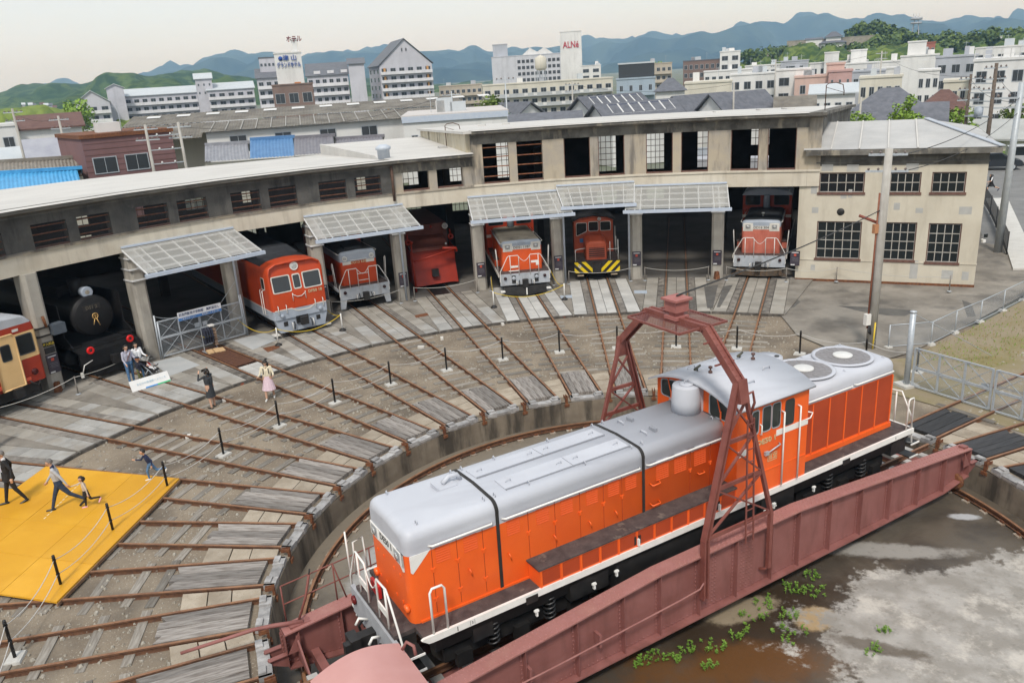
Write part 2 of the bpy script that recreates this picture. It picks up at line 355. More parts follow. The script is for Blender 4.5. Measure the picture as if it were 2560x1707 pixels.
mb.build('rail',[RAIL_SIDE,RAIL_TOP],rt)
CHAIR=mat('pale rail chair',(.36,.33,.28),(.22,.15,.10),rough=.85,scale=10,rnd=.25)
ch=MB().box((-.17,-.10,0),(.17,.10,.045)).box((.06,-.06,.045),(.10,.06,.11),1).box((-.10,-.06,.045),(-.06,.06,.11),1).mesh('chair',[CHAIR,RUST])
for k in range(92):
 a=2*math.pi*k/92
 if-.35<a<3.6 or a>5.4:put('rail_chair',ch,rt,(9.25*math.cos(a),9.25*math.sin(a),0),a)
WOOD=mat('weathered grey plank',(.165,.145,.130),(.285,.265,.245),rough=.85,coord='obj',scale=1.6,stretch=(1.2,12,6),lo=.38,hi=.62,bump=.5,bscale=3,rnd=.32,streak=(.06,.05,.045),streak_scale=(1.0,9,5),streak_amt=.6,streak_lo=.55,streak_hi=.7)
SLEEPER=mat('buried grey sleeper',(.165,.145,.122),(.27,.25,.22),rough=.9,coord='obj',scale=1.6,stretch=(12,1.2,6),bump=.5,bscale=3,rnd=.35)
DARKWOOD=mat('tarred plank',(.022,.022,.024),(.045,.044,.046),rough=.6,coord='obj',scale=1.4,stretch=(1.2,12,6),bump=.4,bscale=3,rnd=.25)
STONE=mat('tan paving stone',(.27,.225,.17),(.36,.31,.245),rough=.9,scale=2.2,bump=.4,bscale=22,rnd=.15,speck=(.17,.14,.11),speck_scale=28,speck_pos=.62)
RIMWOOD=mat('grey rim timber',(.22,.215,.215),(.37,.365,.36),rough=.85,scale=5,bump=.4,bscale=20,rnd=.2)
GA=.5675
def rail_mesh(x0,x1):
 mb=MB()
 for(h,z0,z1,mi)in((.034,-.042,0,1),(.009,-.125,-.042,0),(.062,-.142,-.125,0)):
  mb.box((x0,-h,z0),(x1,h,z1),0)
  if mi:mb.mi[-5]=1
 return mb.mesh('rail',[RAIL_SIDE,RAIL_TOP])
SLP=[MB().box((-.11,-wd/2,-.17),(.11,wd/2,-.105)).mesh('sleeper',SLEEPER)for wd in(1.95,2.1,1.8)]
def track(idx,r1,label,deck='grey',r0=9.86,sleep_to=20.0,stones=True,sleep_from=12.75):
 t=thing('railway_track',label,'railway track',(0,0,0),ang(idx),'tracks radiating from the turntable pit')
 rm=rail_mesh(r0,r1)
 for s_ in(-1,1):put('rail',rm,t,(0,s_*GA,0))
 rn=random.Random(idx*7+100);x=sleep_from
 while x<sleep_to:
  put('sleeper',SLP[rn.randrange(3)],t,(x,rn.uniform(-.12,.12),rn.choice((-.012,0,.004,.012))),rn.uniform(-.03,.03));x+=rn.choice((.62,.66,.7,.95))
 ln=rn.uniform(2.0,2.35);nb=rn.choice((3,4,4));wd=.98/nb
 for k in range(nb):
  y=-.49+wd*(k+.5);c0=.16 if k in(0,nb-1)else 0
  me=MB().prism([(10.3,-wd/2+.006),(10.3+ln-(c0 if k==nb-1 else 0),-wd/2+.006),(10.3+ln-(c0 if k==0 else 0),wd/2-.006),(10.3,wd/2-.006)][::1],lambda a,b:(a,b,-.13),lambda a,b:(a,b,-.008))
  o=me.build('deck_plank',DARKWOOD if deck=='dark' else WOOD,t,(0,y,rn.uniform(-.008,.008)))
 if stones:
  xs=[10.15,10.15+rn.uniform(.55,.75)];xs.append(xs[-1]+rn.uniform(.5,.65));xs.append(xs[-1]+rn.uniform(.5,.75));half=math.tan(STEP/2)
  for k in range(3):
   a,b=xs[k]+.015,xs[k+1]-.015;mb=MB()
   ca,sa=math.cos(-STEP/2),math.sin(-STEP/2)
   def f(x,s2,z):
    hw=x*math.sin(STEP/2)-.645;return(x*ca-s2*hw*(-sa),x*sa+s2*hw*ca,z)
   q=[(a,-1),(b,-1),(b,1),(a,1)]
   mb.prism(q,lambda x,s2:f(x,s2,-.14),lambda x,s2:f(x,s2,-.035+.0));mb.build('paving_stone',STONE,t,(0,0,rn.uniform(-.012,.006)))
 rim=MB().box((9.86,.66,-.16),(10.06,.66+.28,.02)).box((9.98,.66,.02),(10.12,.9,.055)).mesh('rim',RIMWOOD)
 for s_ in(-1,1):
  put('rim_timber',MB().box((9.85,-.17,-.17),(10.13,.17,.0)).box((9.97,-.15,0),(10.12,.10,.05)).mesh('rim_timber',RIMWOOD),t,(0,s_*.74,-.0),-s_*.03)
 put('rim_timber',MB().box((9.86,-.42,-.18),(10.12,.42,-.055)).mesh('rim_timber',RIMWOOD),t,(0,0,0))
 put('stop_bracket',MB().box((9.80,-.05,-.26),(9.86,.05,.02)).box((9.80,-.05,0),(10.02,-.03,.10)).box((9.80,.03,0),(10.02,.05,.10)).box((9.76,-.09,-.30),(9.80,.09,-.20)).mesh('stop_bracket',RUST),t,(0,.0 if rn.random()<.0 else-.82,0),.0)
 return t
NAMES={-5:'rusty track leaving the near left end of the bridge',-4:'rusty track beside the girder end, bottom left',-3:'second rusty track up from the bottom left of the ring',-2:'third rusty track from the bottom left, under the platform corner',-1:'rusty track running out from under the middle of the yellow platform',0:'rusty track running out beside the boy at the yellow platform tip',1:'rusty track leading to the cream and red railcar',2:'rusty track leading to the black steam locomotive',3:'rusty track leading to the closed mesh gate',4:'rusty track leading to the red locomotive with three windscreens',5:'rusty track leading to the hood locomotive with ladder railings',6:'rusty track leading to the red snowplough',7:'rusty track leading to the orange locomotive with white railings',8:'rusty track leading to the small striped shunter',9:'rusty track leading into the empty stall',10:'rusty track leading to the faded pink-red locomotive'}
for i in range(-5,11):track(i,21 if i<0 else(46 if i!=0 else 30),NAMES[i],'grey',sleep_to=20.0 if i>0 else 20.8)
track(14,60,'rusty track leaving the right end of the bridge through the gate','dark',sleep_to=26)
track(15,60,'rusty track right of the gate behind the bridge end','dark',sleep_to=26)
track(16,40,'rusty track at the far right edge by the pit wall','dark',sleep_to=20)
APR0=20.25
SLAB=mat('grey paving slab',(.28,.275,.26),(.375,.37,.355),rough=.85,scale=1.3,bump=.2,bscale=16,rnd=.13,streak=(.26,.23,.19),streak_scale=(.55,.55,.55),streak_amt=.6,streak_lo=.48,streak_hi=.6)
SLAB_T=mat('tan paving slab',(.255,.238,.208),(.335,.315,.28),rough=.85,scale=1.3,bump=.2,bscale=16,rnd=.14,streak=(.22,.195,.165),streak_scale=(.6,.6,.6),streak_amt=.55)
SLAB_N=mat('pale new paving slab',(.38,.375,.36),(.455,.45,.43),rough=.85,scale=1.3,bump=.15,bscale=16,rnd=.1)
APRON=mat('dirty apron concrete',(.165,.148,.125),(.275,.255,.225),rough=.9,scale=.75,bump=.3,bscale=18,speck=(.38,.36,.32),speck_scale=12,speck_pos=.7,streak=(.09,.08,.068),streak_scale=(.7,.7,.7),streak_amt=.7)
FLOOR=mat('shed floor concrete',(.115,.108,.098),(.17,.16,.145),rough=.85,scale=.5,bump=.15)
TIMB=mat('tarred rail timber',(.07,.063,.056),(.22,.20,.175),rough=.85,scale=3,bump=.4,bscale=24,rnd=.3)
TIMB2=mat('grey rail timber',(.15,.135,.12),(.27,.25,.225),rough=.85,scale=3,bump=.4,bscale=24,rnd=.2)
KERB=mat('apron edge timber',(.05,.045,.04),(.14,.125,.11),rough=.9,scale=4,speck=(.30,.07,.03),speck_scale=2.2,speck_pos=.66)
mb=MB();ring(mb,APR0,49.5,-.085,-.085,60,ang(10.6),ang(-2));struct(mb.build('shed_ground',FLOOR))
HB=math.tan(STEP/2)
def wedge(i,mt,name='pavement'):
 """concrete between track i and i+1, on the apron and inside the shed"""
 a=-STEP/2;ca,sa=math.cos(a),math.sin(a);mb=MB()
 for(x0,x1,ex)in((APR0+.0,27.6,1.64),(27.62,49.4,.66)):
  q=[]
  for x,s_ in((x0,-1),(x1,-1),(x1,1),(x0,1)):
   hw=max(.02,(x*math.sin(STEP/2)-ex)/math.cos(STEP/2));q.append((x,s_*hw))
  mb.prism(q,lambda x,y:(x*ca-y*sa,x*sa+y*ca,-.09),lambda x,y:(x*ca-y*sa,x*sa+y*ca,-.006 if x0<27 else-.010),0 if x0<27 else 1)
 o=mb.build(name,[mt,FLOOR],None,(0,0,0),ang(i));return struct(o)
_cache={}
def slab_mesh(lx,ly,mt):
 k=(round(lx,2),round(ly,2),mt.name)
 if k not in _cache:
  g_=.008;x,y,h=k[0]/2-g_,k[1]/2-g_,.012;mb=MB();b=0
  lo_=[(-x,-y),(x,-y),(x,y),(-x,y)];up=[(-x+h,-y+h),(x-h,-y+h),(x-h,y-h),(-x+h,y-h)]
  mb.v=[(a,c,-.08)for a,c in lo_]+[(a,c,-h)for a,c in lo_]+[(a,c,0)for a,c in up]
  for L0 in(0,4):
   for j in range(4):mb.face((L0+j,L0+(j+1)%4,L0+4+(j+1)%4,L0+4+j))
  mb.face((8,9,10,11));_cache[k]=mb.mesh('slab',mt)
 return _cache[k]
def apron(i,kind):
 ap=bpy.data.objects.new('stall_pavement',None);COL.objects.link(ap);ap.rotation_euler=(0,0,ang(i));ap['kind']='structure';rn=random.Random(40+i)
 r1=26.9 if i>3 else 27.2
 mb=MB().box((APR0-.06,-1.62,-.15),(APR0+.04,1.62,-.015));mb.build('edge_timber',KERB,ap)
 step=.46 if kind=='new' else .6
 for(y0,y1,k)in((-1.62,-.985,'s'),(-.97,-.65,'t'),(-.475,0,'c'),(0,.475,'c'),(.65,.97,'t'),(.985,1.62,'s')):
  x=APR0+.05
  if k=='t':
   mt_=TIMB if kind in('tan','grate')else TIMB2
   while x<r1-.3:
    ln=min(rn.choice((1.8,2.2,2.6)),r1-x);put('rail_timber',slab_mesh(ln,y1-y0,mt_),ap,(x+ln/2,(y0+y1)/2,-.003+rn.uniform(-.006,.002)));x+=ln
   continue
  if kind=='grate' and k=='c':
   while x<r1-.2:
    ln=.5
    if x-APR0<1.7:put('paving_slab',slab_mesh(ln,y1-y0,SLAB_N),ap,(x+ln/2,(y0+y1)/2,-.004))
    x+=ln
   continue
  while x<r1-.12:
   ln=min(step*rn.choice((1,1,1,1.15,.85)),r1-x)
   if kind=='new':mt_=SLAB_N
   elif kind=='tan':mt_=SLAB_T
   else:mt_=SLAB if(x-APR0<rn.uniform(1.2,3.2))else SLAB_T
   put('paving_slab',slab_mesh(ln,y1-y0,mt_),ap,(x+ln/2,(y0+y1)/2,-.004+rn.uniform(-.006,.003)));x+=ln
 mb=MB()
 for(y0,y1)in((-1.7,-.66),(.66,1.7)):mb.box((r1,y0,-.09),(49.3,y1,-.012))
 if i in(5,6,4):mb.box((32,-.46,-.09),(49.3,.46,-.012));
 else:mb.box((r1,-.46,-.09),(49.3,.46,-.012))
 mb.build('shed_floor',FLOOR,ap)
 if i in(5,6,4):MB().box((r1+.05,-.46,-.084),(32,.46,-.078)).build('pit_dark_sheet',BLACK,ap)  # flat black sheet just under floor level stands in for the pit's darkness
 if kind=='grate':
  MB().box((APR0+1.78,-.47,-.05),(r1-1.2,.47,-.004)).build('rusty_plate',mat('rusty checker plate',(.075,.032,.02),(.13,.06,.035),rough=.7,scale=7,bump=.4,bscale=30),ap)
 return ap
for i in range(-1,11):wedge(i,APRON)
KINDS={1:'old',2:'old',3:'grate',4:'old',5:'old',6:'old',7:'new',8:'new',9:'tan',10:'tan',0:'old',-1:'old'}
for i in KINDS:apron(i,KINDS[i])
PALE=mat('pale repair slab',(.37,.39,.40),(.43,.44,.44),rough=.85,scale=1.5,bump=.15)
for pts,nm,mt_,z in(([(382,905),(447,890),(500,912),(422,940)],'repair_slab',PALE,.004),([(583,850),(660,832),(702,845),(632,874)],'repair_slab',PALE,.004),([(657,870),(692,862),(700,868),(670,880)],'drain_cover',RUST,.006),([(1036,788),(1068,782),(1072,788),(1040,794)],'drain_cover',RUST,.006),([(1585,726),(1617,726),(1618,733),(1586,733)],'drain_cover',STEEL_GREY,.006),([(1400,739),(1430,737),(1431,744),(1402,745)],'drain_cover',STEEL_GREY,.006)):
 a_=[atz(x,y,z)for x,y in pts];mb=MB();mb.prism([(p.x,p.y)for p in a_],lambda x,y:(x,y,-.04),lambda x,y:(x,y,z));struct(mb.build(nm,mt_))
for x,y in((472,1094),(560,1002),(1053,870),(1105,848),(1256,812),(1435,786),(1778,782)):
 p=atz(x,y,-.13);mb=MB().cbox((0,0,.05),(.30,.13,.10));o=mb.build('marker_block',mat('white marker stone',(.62,.60,.56),(.5,.48,.44),scale=5),None,p,random.uniform(0,3))
 tag(o,'small pale kerb block lying by the apron edge near pixel column %d'%x if False else 'small pale kerb block lying at the apron edge, %s from the left'%ORD[[472,560,1053,1105,1256,1435,1778].index(x)],'kerb block','pale blocks along the apron edge')
CREAM=mat('cream rendered concrete',(.50,.45,.365),(.57,.525,.44),rough=.9,scale=.8,bump=.25,bscale=10,streak=(.33,.29,.235),streak_scale=(2.2,2.2,.3),streak_amt=.6,streak_lo=.5,streak_hi=.72)
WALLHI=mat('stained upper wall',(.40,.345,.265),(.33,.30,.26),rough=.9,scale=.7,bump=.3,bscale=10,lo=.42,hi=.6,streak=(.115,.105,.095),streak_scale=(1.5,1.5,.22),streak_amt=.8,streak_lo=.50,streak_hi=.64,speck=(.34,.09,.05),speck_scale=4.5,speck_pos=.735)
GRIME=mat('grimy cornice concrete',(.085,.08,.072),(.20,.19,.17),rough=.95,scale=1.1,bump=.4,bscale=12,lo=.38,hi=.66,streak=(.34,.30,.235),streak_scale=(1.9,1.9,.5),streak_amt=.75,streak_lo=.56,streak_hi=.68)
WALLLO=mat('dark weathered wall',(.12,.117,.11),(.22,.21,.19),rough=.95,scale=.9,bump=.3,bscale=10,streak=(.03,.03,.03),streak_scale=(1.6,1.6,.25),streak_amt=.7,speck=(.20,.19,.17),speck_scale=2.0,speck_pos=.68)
ROOF=mat('pale roof membrane',(.55,.535,.505),(.485,.47,.445),rough=.75,scale=.35,bump=.06,bscale=3,streak=(.45,.435,.41),streak_scale=(.25,.9,1),streak_amt=.6)
PILLAR=mat('pillar concrete',(.32,.30,.265),(.40,.375,.33),rough=.9,scale=1.1,bump=.3,bscale=14,streak=(.19,.175,.155),streak_scale=(3,3,.5),streak_amt=.55,speck=(.16,.13,.10),speck_scale=16,speck_pos=.70)
INSIDE=mat('dark interior concrete',(.055,.053,.05),(.085,.08,.075),rough=.95,scale=.6)  # dark grey base for interior surfaces of shed and annex
rh=thing('roundhouse','long curved concrete engine shed with stalls facing the turntable pit','engine shed')
def mit(mb,prof,m=0,k0=-1,k1=1):
 """extrude an (x,z) profile across one bay, mitred to its neighbours"""
 return mb.prism(prof,lambda x,z:(x,k0*x*HB,z),lambda x,z:(x,k1*x*HB,z),m)
X0=26.9
XB=49.2
def mbox(mb,x0,x1,z0,z1,m=0,ya=None,yb=None):
 """box whose open ends follow the mitre; ya/yb None = mitre plane on the right/left"""
 f0=(lambda x,z:(x,-x*HB if ya is None else ya,z));f1=(lambda x,z:(x,x*HB if yb is None else yb,z))
 return mb.prism([(x0,z0),(x1,z0),(x1,z1),(x0,z1)],f0,f1,m)
WIN=((-1.63,-.22),(.22,1.63))
FRAMEBR=mat('brown steel window frame',(.10,.052,.042),(.16,.085,.065),rough=.7,scale=8)
SASH=mat('pale steel sash bar',(.42,.41,.38),(.32,.30,.27),rough=.6,scale=6)
RBAR=mat('rusty window bar',(.16,.055,.03),(.28,.12,.06),rough=.8,scale=5)
def bay(i):
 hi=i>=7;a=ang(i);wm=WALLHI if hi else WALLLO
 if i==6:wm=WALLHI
 zt,zc=(7.9,8.36)if hi else(6.78,7.22)
 def add(name,mb,mt):return mb.build(name,mt,rh,(0,0,0),a)
 add('lintel_beam',mbox(MB(),X0-.04,X0+.45,4.95,5.70),CREAM if i>0 else CREAM)
 add('sill_course',mbox(MB(),X0-.10,X0+.40,5.70,5.80),CREAM if hi else WALLHI)
 for ya,yb in((None,-1.63),(-.22,.22),(1.63,None)):add('wall_pier',mbox(MB(),X0,X0+.38,5.80,zt,0,ya,yb),wm)
 if hi:add('frieze',mbox(MB(),X0-.003,X0+.38,zt,zc),GRIME)
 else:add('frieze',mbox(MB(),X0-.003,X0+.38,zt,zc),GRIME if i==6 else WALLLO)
 add('cornice',mit(MB(),[(X0-.004,zc),(X0-.16,zc+.05),(X0-.42,zc+.09),(X0-.50,zc+.13),(X0-.50,zc+.27),(X0+.4,zc+.27),(X0+.4,zc)]),GRIME if(hi or i==6)else mat('dark cornice',(.11,.105,.095),(.17,.16,.14),rough=.95,scale=1.5,bump=.3))
 zf=zc+.30;zb=7.72 if hi else(7.10 if i==6 else 6.35)
 add('roof',mit(MB(),[(X0-.56,zf-.03),(X0-.50,zf),(XB+.5,zb),(XB+.5,zb-.2),(X0-.4,zf-.2+.171),(X0-.56,zf-.028)]),ROOF)
 for(y0,y1)in WIN:
  wf=MB().box((X0+.02,y0,5.80),(X0+.24,y1,5.87));fr=add('window_frame',wf,FRAMEBR)
  if not hi or i==7:
   n=3 if not hi else 4;zz=[5.87+(zt-5.87)*(k+.6)/n for k in range(n)]
   if i not in(6,):
    for z in zz:MB().box((X0+.10,y0,z-.025),(X0+.15,y1,z+.025)).build('window_bar',RBAR,fr)
  else:
   [MB().box((X0+.05,a,5.87),(X0+.09,a+.04,zt)).build('window_jamb',FRAMEBR,fr)for a in(y0,y1-.04)]
 ztop=zb-.22;wb=MB();W2=((-3.25,-1.6),(1.0,2.4));t1=ztop-.35
 if i==10:tiers=((.2,4.2),(5.0,t1))
 elif hi:tiers=((1.0,2.6),(3.4,t1))
 else:tiers=((1.0,2.7),(3.4,t1))
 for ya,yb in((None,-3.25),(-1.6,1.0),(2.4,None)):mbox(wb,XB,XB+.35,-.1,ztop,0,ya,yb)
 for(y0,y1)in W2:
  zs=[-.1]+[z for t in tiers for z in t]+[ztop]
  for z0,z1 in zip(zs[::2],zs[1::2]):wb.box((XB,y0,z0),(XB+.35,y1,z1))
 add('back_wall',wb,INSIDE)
 for(y0,y1)in W2:
  for(z0,z1)in tiers:
   if i==10 and y0<0:continue
   g_=MB();nx,nz_=4,max(3,int((z1-z0)/.45))
   for k in range(nx+1):y=y0+(y1-y0)*k/nx;g_.box((XB+.15,y-.02,z0),(XB+.19,y+.02,z1))
   for k in range(nz_+1):z=z0+(z1-z0)*k/nz_;g_.box((XB+.14,y0,z-.02),(XB+.20,y1,z+.02))
   add('back_window',g_,FRAMEBR)
 add('roof_beam',MB().prism([(X0+.4,zf-.75),(XB,zb-.8),(XB,zb-.24),(X0+.4,zf-.21)],lambda x,z:(x,-.18,z),lambda x,z:(x,.18,z)),INSIDE)
for i in range(-1,11):bay(i)
pm=MB()
pm.prism([(26.72,-.20),(26.84,-.32),(27.42,-.32),(27.42,.32),(26.84,.32),(26.72,.20)],lambda x,y:(x,y,-.08),lambda x,y:(x,y,4.95))
pme=pm.mesh('pillar',PILLAR);pin=MB().box((38,-.22,-.08),(38.45,.22,6.6)).mesh('inner_pillar',INSIDE)
for k in range(-1,10):put('pillar',pme,rh,(.1,0,0)if False else None,ang(k+.5))
for k in range(-1,11):put('inner_pillar',pin,rh,None,ang(k+.5))
def radial_wall(idx,prof,th,mt,name):
 return MB().prism(prof,lambda x,z:(x,-th/2,z),lambda x,z:(x,th/2,z)).build(name,mt,rh,(0,0,0),ang(idx))
radial_wall(5.5,[(27.8,7.20),(30,7.53),(XB+.4,7.16),(XB+.4,6.0)],.2,ROOF,'roof_upstand')
YELLOWISH=mat('yellowed end wall',(.50,.44,.32),(.58,.53,.43),rough=.9,scale=.8,streak=(.16,.14,.10),streak_scale=(1.3,1.3,.25),streak_amt=.8,streak_lo=.55,streak_hi=.66)
radial_wall(6.48,[(27.3,7.30),(27.3,8.52),(XB+.3,7.56),(XB+.3,6.7)],.3,YELLOWISH,'end_wall')
radial_wall(6.47,[(26.6,8.50),(26.6,8.64),(XB+.45,7.74),(XB+.45,7.60)],.62,ROOF,'end_cornice')
radial_wall(10.56,[(27.3,-.1),(27.3,8.50),(XB+.3,7.55),(XB+.3,-.1)],.3,GRIME,'end_wall')
radial_wall(10.585,[(26.42,8.48),(26.42,8.655),(XB+.45,7.75),(XB+.45,7.58)],.55,GRIME,'end_cornice')
hb10=X0*HB
for(z0,z1,mt_,nm,dx)in((4.95,5.72,CREAM,'lintel_beam',-.037),(5.80,8.37,WALLHI,'wall_pier',0.003),(5.70,5.80,CREAM,'sill_course',-.097)):
 MB().box((X0+dx,-hb10-.62,z0),(X0+.38,-hb10-.004,z1)).build(nm,mt_,rh,(0,0,0),ang(10))
MB().prism([(X0-.004,8.36),(X0-.16,8.41),(X0-.42,8.45),(X0-.50,8.49),(X0-.50,8.628),(X0+.4,8.628),(X0+.4,8.36)],lambda x,z:(x,-hb10-.80,z),lambda x,z:(x,-x*HB,z)).build('cornice',GRIME,rh,(0,0,0),ang(10))
PIPE=mat('pale blue downpipe',(.40,.45,.52),(.46,.5,.55),rough=.5,scale=5)
RPIPE=mat('rusty downpipe',(.075,.045,.035),(.12,.07,.05),rough=.8,scale=6)
def pipe(idx,pts,r,mt,nm='downpipe'):return MB().tube(pts,r,8).build(nm,mt,rh,(0,0,0),ang(idx))
pipe(5.5,[(26.78,.0,7.2),(26.78,.0,5.4)],.075,RPIPE)
for idx in(3.5,5.5):pipe(idx,[(24.6,-.05,4.28),(26.55,-.05,4.0),(26.62,-.05,3.7),(26.62,-.05,.05)],.055,PIPE)
for idx,s_ in((7.5,-.36),(8.5,.40)):pipe(idx,[(26.3,s_,4.35),(26.55,s_,4.0),(26.62,s_,3.4),(26.62,s_,-.0)],.06,PIPE)
MB().lathe([(.34,0),(.34,.45),(.42,.5),(.42,.62),(.18,.75),(0,.76)],10,(28.6,0,7.45),m=0).build('roof_vent',PIPE,rh,(0,0,0),ang(5.52))
for idx,x in((6.42,33.5),(10.56,31.5)):
 z=7.2 if idx<7 else 8.3
 MB().tube([(x,0,z),(x,0,z+1.45),(x,-.12,z+1.55),(x,-.5,z+1.58),(x,-.85,z+1.45),(x,-.92,z+1.1),(x,-.92,z+.9)],.026,6).tube([(x,0,z+1.35),(x,-.9,z+1.05)],.014,5).build('roof_lamp_bracket',RPIPE,rh,(0,0,0),ang(idx))
MB().box((-.35,-.25,0),(.35,.25,.25)).build('roof_box',mat('grey roof box',(.35,.35,.34),(.42,.41,.4),scale=3),rh,pol(33,6.36,7.25),ang(6.4))
for px,py,w_ in((1205,318,.5),(1265,322,.7),(1795,281,.7),(1905,278,.8),(1970,274,.9)):
 p=at(px,py,58);p.z=8.20;d=CAM_P-p
 MB().cbox((0,0,.06),(w_*1.6,.5,.12)).build('roof_hatch',ROOF,rh,(p.x,p.y,8.05),ang(8))
NET=clear_mat('dark netting',(.03,.03,.034),.34,.9)
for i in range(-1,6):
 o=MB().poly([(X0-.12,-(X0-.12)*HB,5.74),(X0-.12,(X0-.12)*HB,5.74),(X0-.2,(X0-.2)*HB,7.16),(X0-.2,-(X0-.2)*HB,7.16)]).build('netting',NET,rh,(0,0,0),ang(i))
POLY=bpy.data.materials.new('milky corrugated sheet');POLY.use_nodes=True;_n_=POLY.node_tree;_b=_n_.nodes['Principled BSDF']
_b.inputs['Base Color'].default_value=(.66,.66,.63,1);_b.inputs['Roughness'].default_value=.35
_t=_n_.nodes.new('ShaderNodeBsdfTranslucent');_t.inputs[0].default_value=(.7,.7,.67,1);_tr=_n_.nodes.new('ShaderNodeBsdfTransparent');_m1=_n_.nodes.new('ShaderNodeMixShader');_m2=_n_.nodes.new('ShaderNodeMixShader')
_m1.inputs[0].default_value=.35;_m2.inputs[0].default_value=.40
_n_.links.new(_b.outputs[0],_m1.inputs[1]);_n_.links.new(_t.outputs[0],_m1.inputs[2]);_n_.links.new(_m1.outputs[0],_m2.inputs[1]);_n_.links.new(_tr.outputs[0],_m2.inputs[2]);_n_.links.new(_m2.outputs[0],_n_.nodes['Material Output'].inputs[0])
LBLUE=mat('light blue-grey steel trim',(.40,.46,.56),(.46,.51,.58),rough=.5,scale=4)
CW=mat('canopy white steel',(.66,.67,.68),(.58,.59,.6),rough=.5,scale=4)
def canopy(i,label,za=5.12,zb=4.36,xa=26.72,xb=24.25,hw=2.62,hwb=None):
 hwb=hwb or hw;t=thing('canopy',label,'canopy',(0,0,0),ang(i),'clear corrugated canopies over the stall doors')
 MB().box((xa-.02,-hw,za+.03),(xa+.13,hw,za+.11)).build('flashing',LBLUE,t)
 n=7;nr=22
 sm=[]
 for k in range(n):
  def f(u,v):
   hh=hw+(hwb-hw)*v;y=-hh+2*hh*(k+u)/n;x=xa+(xb-xa)*v;return(x,y,za+(zb-za)*v+.012*math.cos(u*nr*math.pi))
  MB().grid(nr,3,f).build('corrugated_sheet',POLY,t,raw=True)
 for k in range(n+1):
  y=-hw+2*hw*k/n;y2=-hwb+2*hwb*k/n;MB().bar((xa,y,za-.05),(xb+.04,y2,zb-.05),.05,.06).build('rafter',CW,t)
 for v in(.04,.3,.56,.82):
  x=xa+(xb-xa)*v;z=za+(zb-za)*v;hh=hw+(hwb-hw)*v;MB().box((x-.03,-hh,z-.09),(x+.03,hh,z-.03)).build('purlin',CW,t)
 MB().box((xb-.10,-hwb-.12,zb-.20),(xb+.05,hwb+.12,zb-.045)).build('gutter',LBLUE,t)
 for s_ in(-1,1):
  if i==8:continue
  y=s_*(26.6*HB-.02);tr=MB();zl=zb-.16
  for(x0,z0,x1,z1)in((xa,zl,xb,zl),(xa,za-.1,xb,zl)):tr.bar((x0,y,z0),(x1,y,z1),.06,.06)
  pr=None
  for k in range(5):
   x=xa-(xa-xb)*k/4.6;z=za-.1+(zl-za+.1)*k/4.6
   tr.bar((x,y,zl),(x,y,z),.04,.04)
   if pr:tr.bar((pr[0],y,pr[1]),(x,y,zl),.04,.04)
   pr=(x,z)
  tr.bar((xa-.03,y-s_*.08,za-1.5),(xa-.03,y-s_*.08,za-.05),.09,.07).bar((xa-.03,y+s_*.08,za-1.5),(xa-.03,y+s_*.08,za-.05),.09,.07);tr.build('truss',CW,t)
  for z in(za-.45,za-.95,za-1.45):MB().box((-.42,-.36,z-.03),(.42,.36,z+.03)).build('pillar_band',CW,t,(27.07*math.cos(STEP/2),27.07*math.sin(s_*STEP/2),0),s_*STEP/2)
 return t
canopy(3,'milky corrugated canopy above the closed mesh gate')
canopy(5,'milky corrugated canopy above the hood locomotive with ladder railings',zb=4.40)
canopy(7,'milky corrugated canopy above the orange locomotive, leftmost of the joined three')
canopy(8,'raised milky corrugated canopy in the middle of the joined three',za=5.36,zb=4.66,hw=2.12,hwb=1.85,xb=24.5)
canopy(9,'milky corrugated canopy above the empty stall, rightmost of the joined three',zb=4.32)
ax=thing('annex','cream two storey concrete annex with gridded windows and pale hipped roof','building',(17.95,20.25,0),math.atan2(-5.48,6.37))
ANW=mat('annex cream wall',(.50,.455,.37),(.56,.52,.43),rough=.9,scale=.7,bump=.2,bscale=9,streak=(.38,.34,.27),streak_scale=(1.6,1.6,.3),streak_amt=.5,speck=(.44,.43,.41),speck_scale=1.7,speck_pos=.70)
LW=8.42;TH=.35;wins=[(.92,3.08,4.60,5.62,5,2),(4.21,5.62,4.60,5.60,4,2),(6.08,7.56,4.60,5.60,4,2),(.95,3.11,1.16,3.13,5,4),(4.17,5.64,1.18,3.12,4,4),(6.16,7.62,1.12,3.10,4,4)]
def wall_with(mb,x0,x1,z0,z1,holes,y0,y1):
 zs=sorted({z0,z1}|{h[2]for h in holes}|{h[3]for h in holes})
 for a,b in zip(zs,zs[1:]):
  hs=sorted([h for h in holes if h[2]<=a+1e-6 and h[3]>=b-1e-6]);x=x0
  for h in hs:mb.box((x,y0,a),(h[0],y1,b));x=h[1]
  mb.box((x,y0,a),(x1,y1,b))
mb=MB();wall_with(mb,-.02,LW,-.1,1.0,[],0,TH);wall_with(mb,-.02,LW,1.0,5.95,[(h[0],h[1],h[2],h[3])for h in wins],0,TH);mb.build('wall',ANW,ax)
MB().box((.02,.015,5.95),(LW,TH,6.55)).build('frieze',GRIME,ax);MB().box((-.0,-.05,6.08),(LW+.04,.3,6.15)).build('string_course',GRIME,ax)
MB().box((-.0,-.03,1.06),(LW+.02,.2,1.12)).build('string_course',ANW,ax)
MB().box((-.02,-.02,-.1),(LW+.02,.2,.05)).build('plinth',RUST,ax)
AD=11.0
MB().box((LW-TH,TH,-.1),(LW-.002,AD,6.55)).build('side_wall',ANW,ax);MB().box((0,AD,-.1),(LW,AD+.3,6.55)).build('back_wall',ANW,ax)
MB().box((.2,.3,3.85),(LW-.3,AD,4.05)).build('floor',INSIDE,ax)
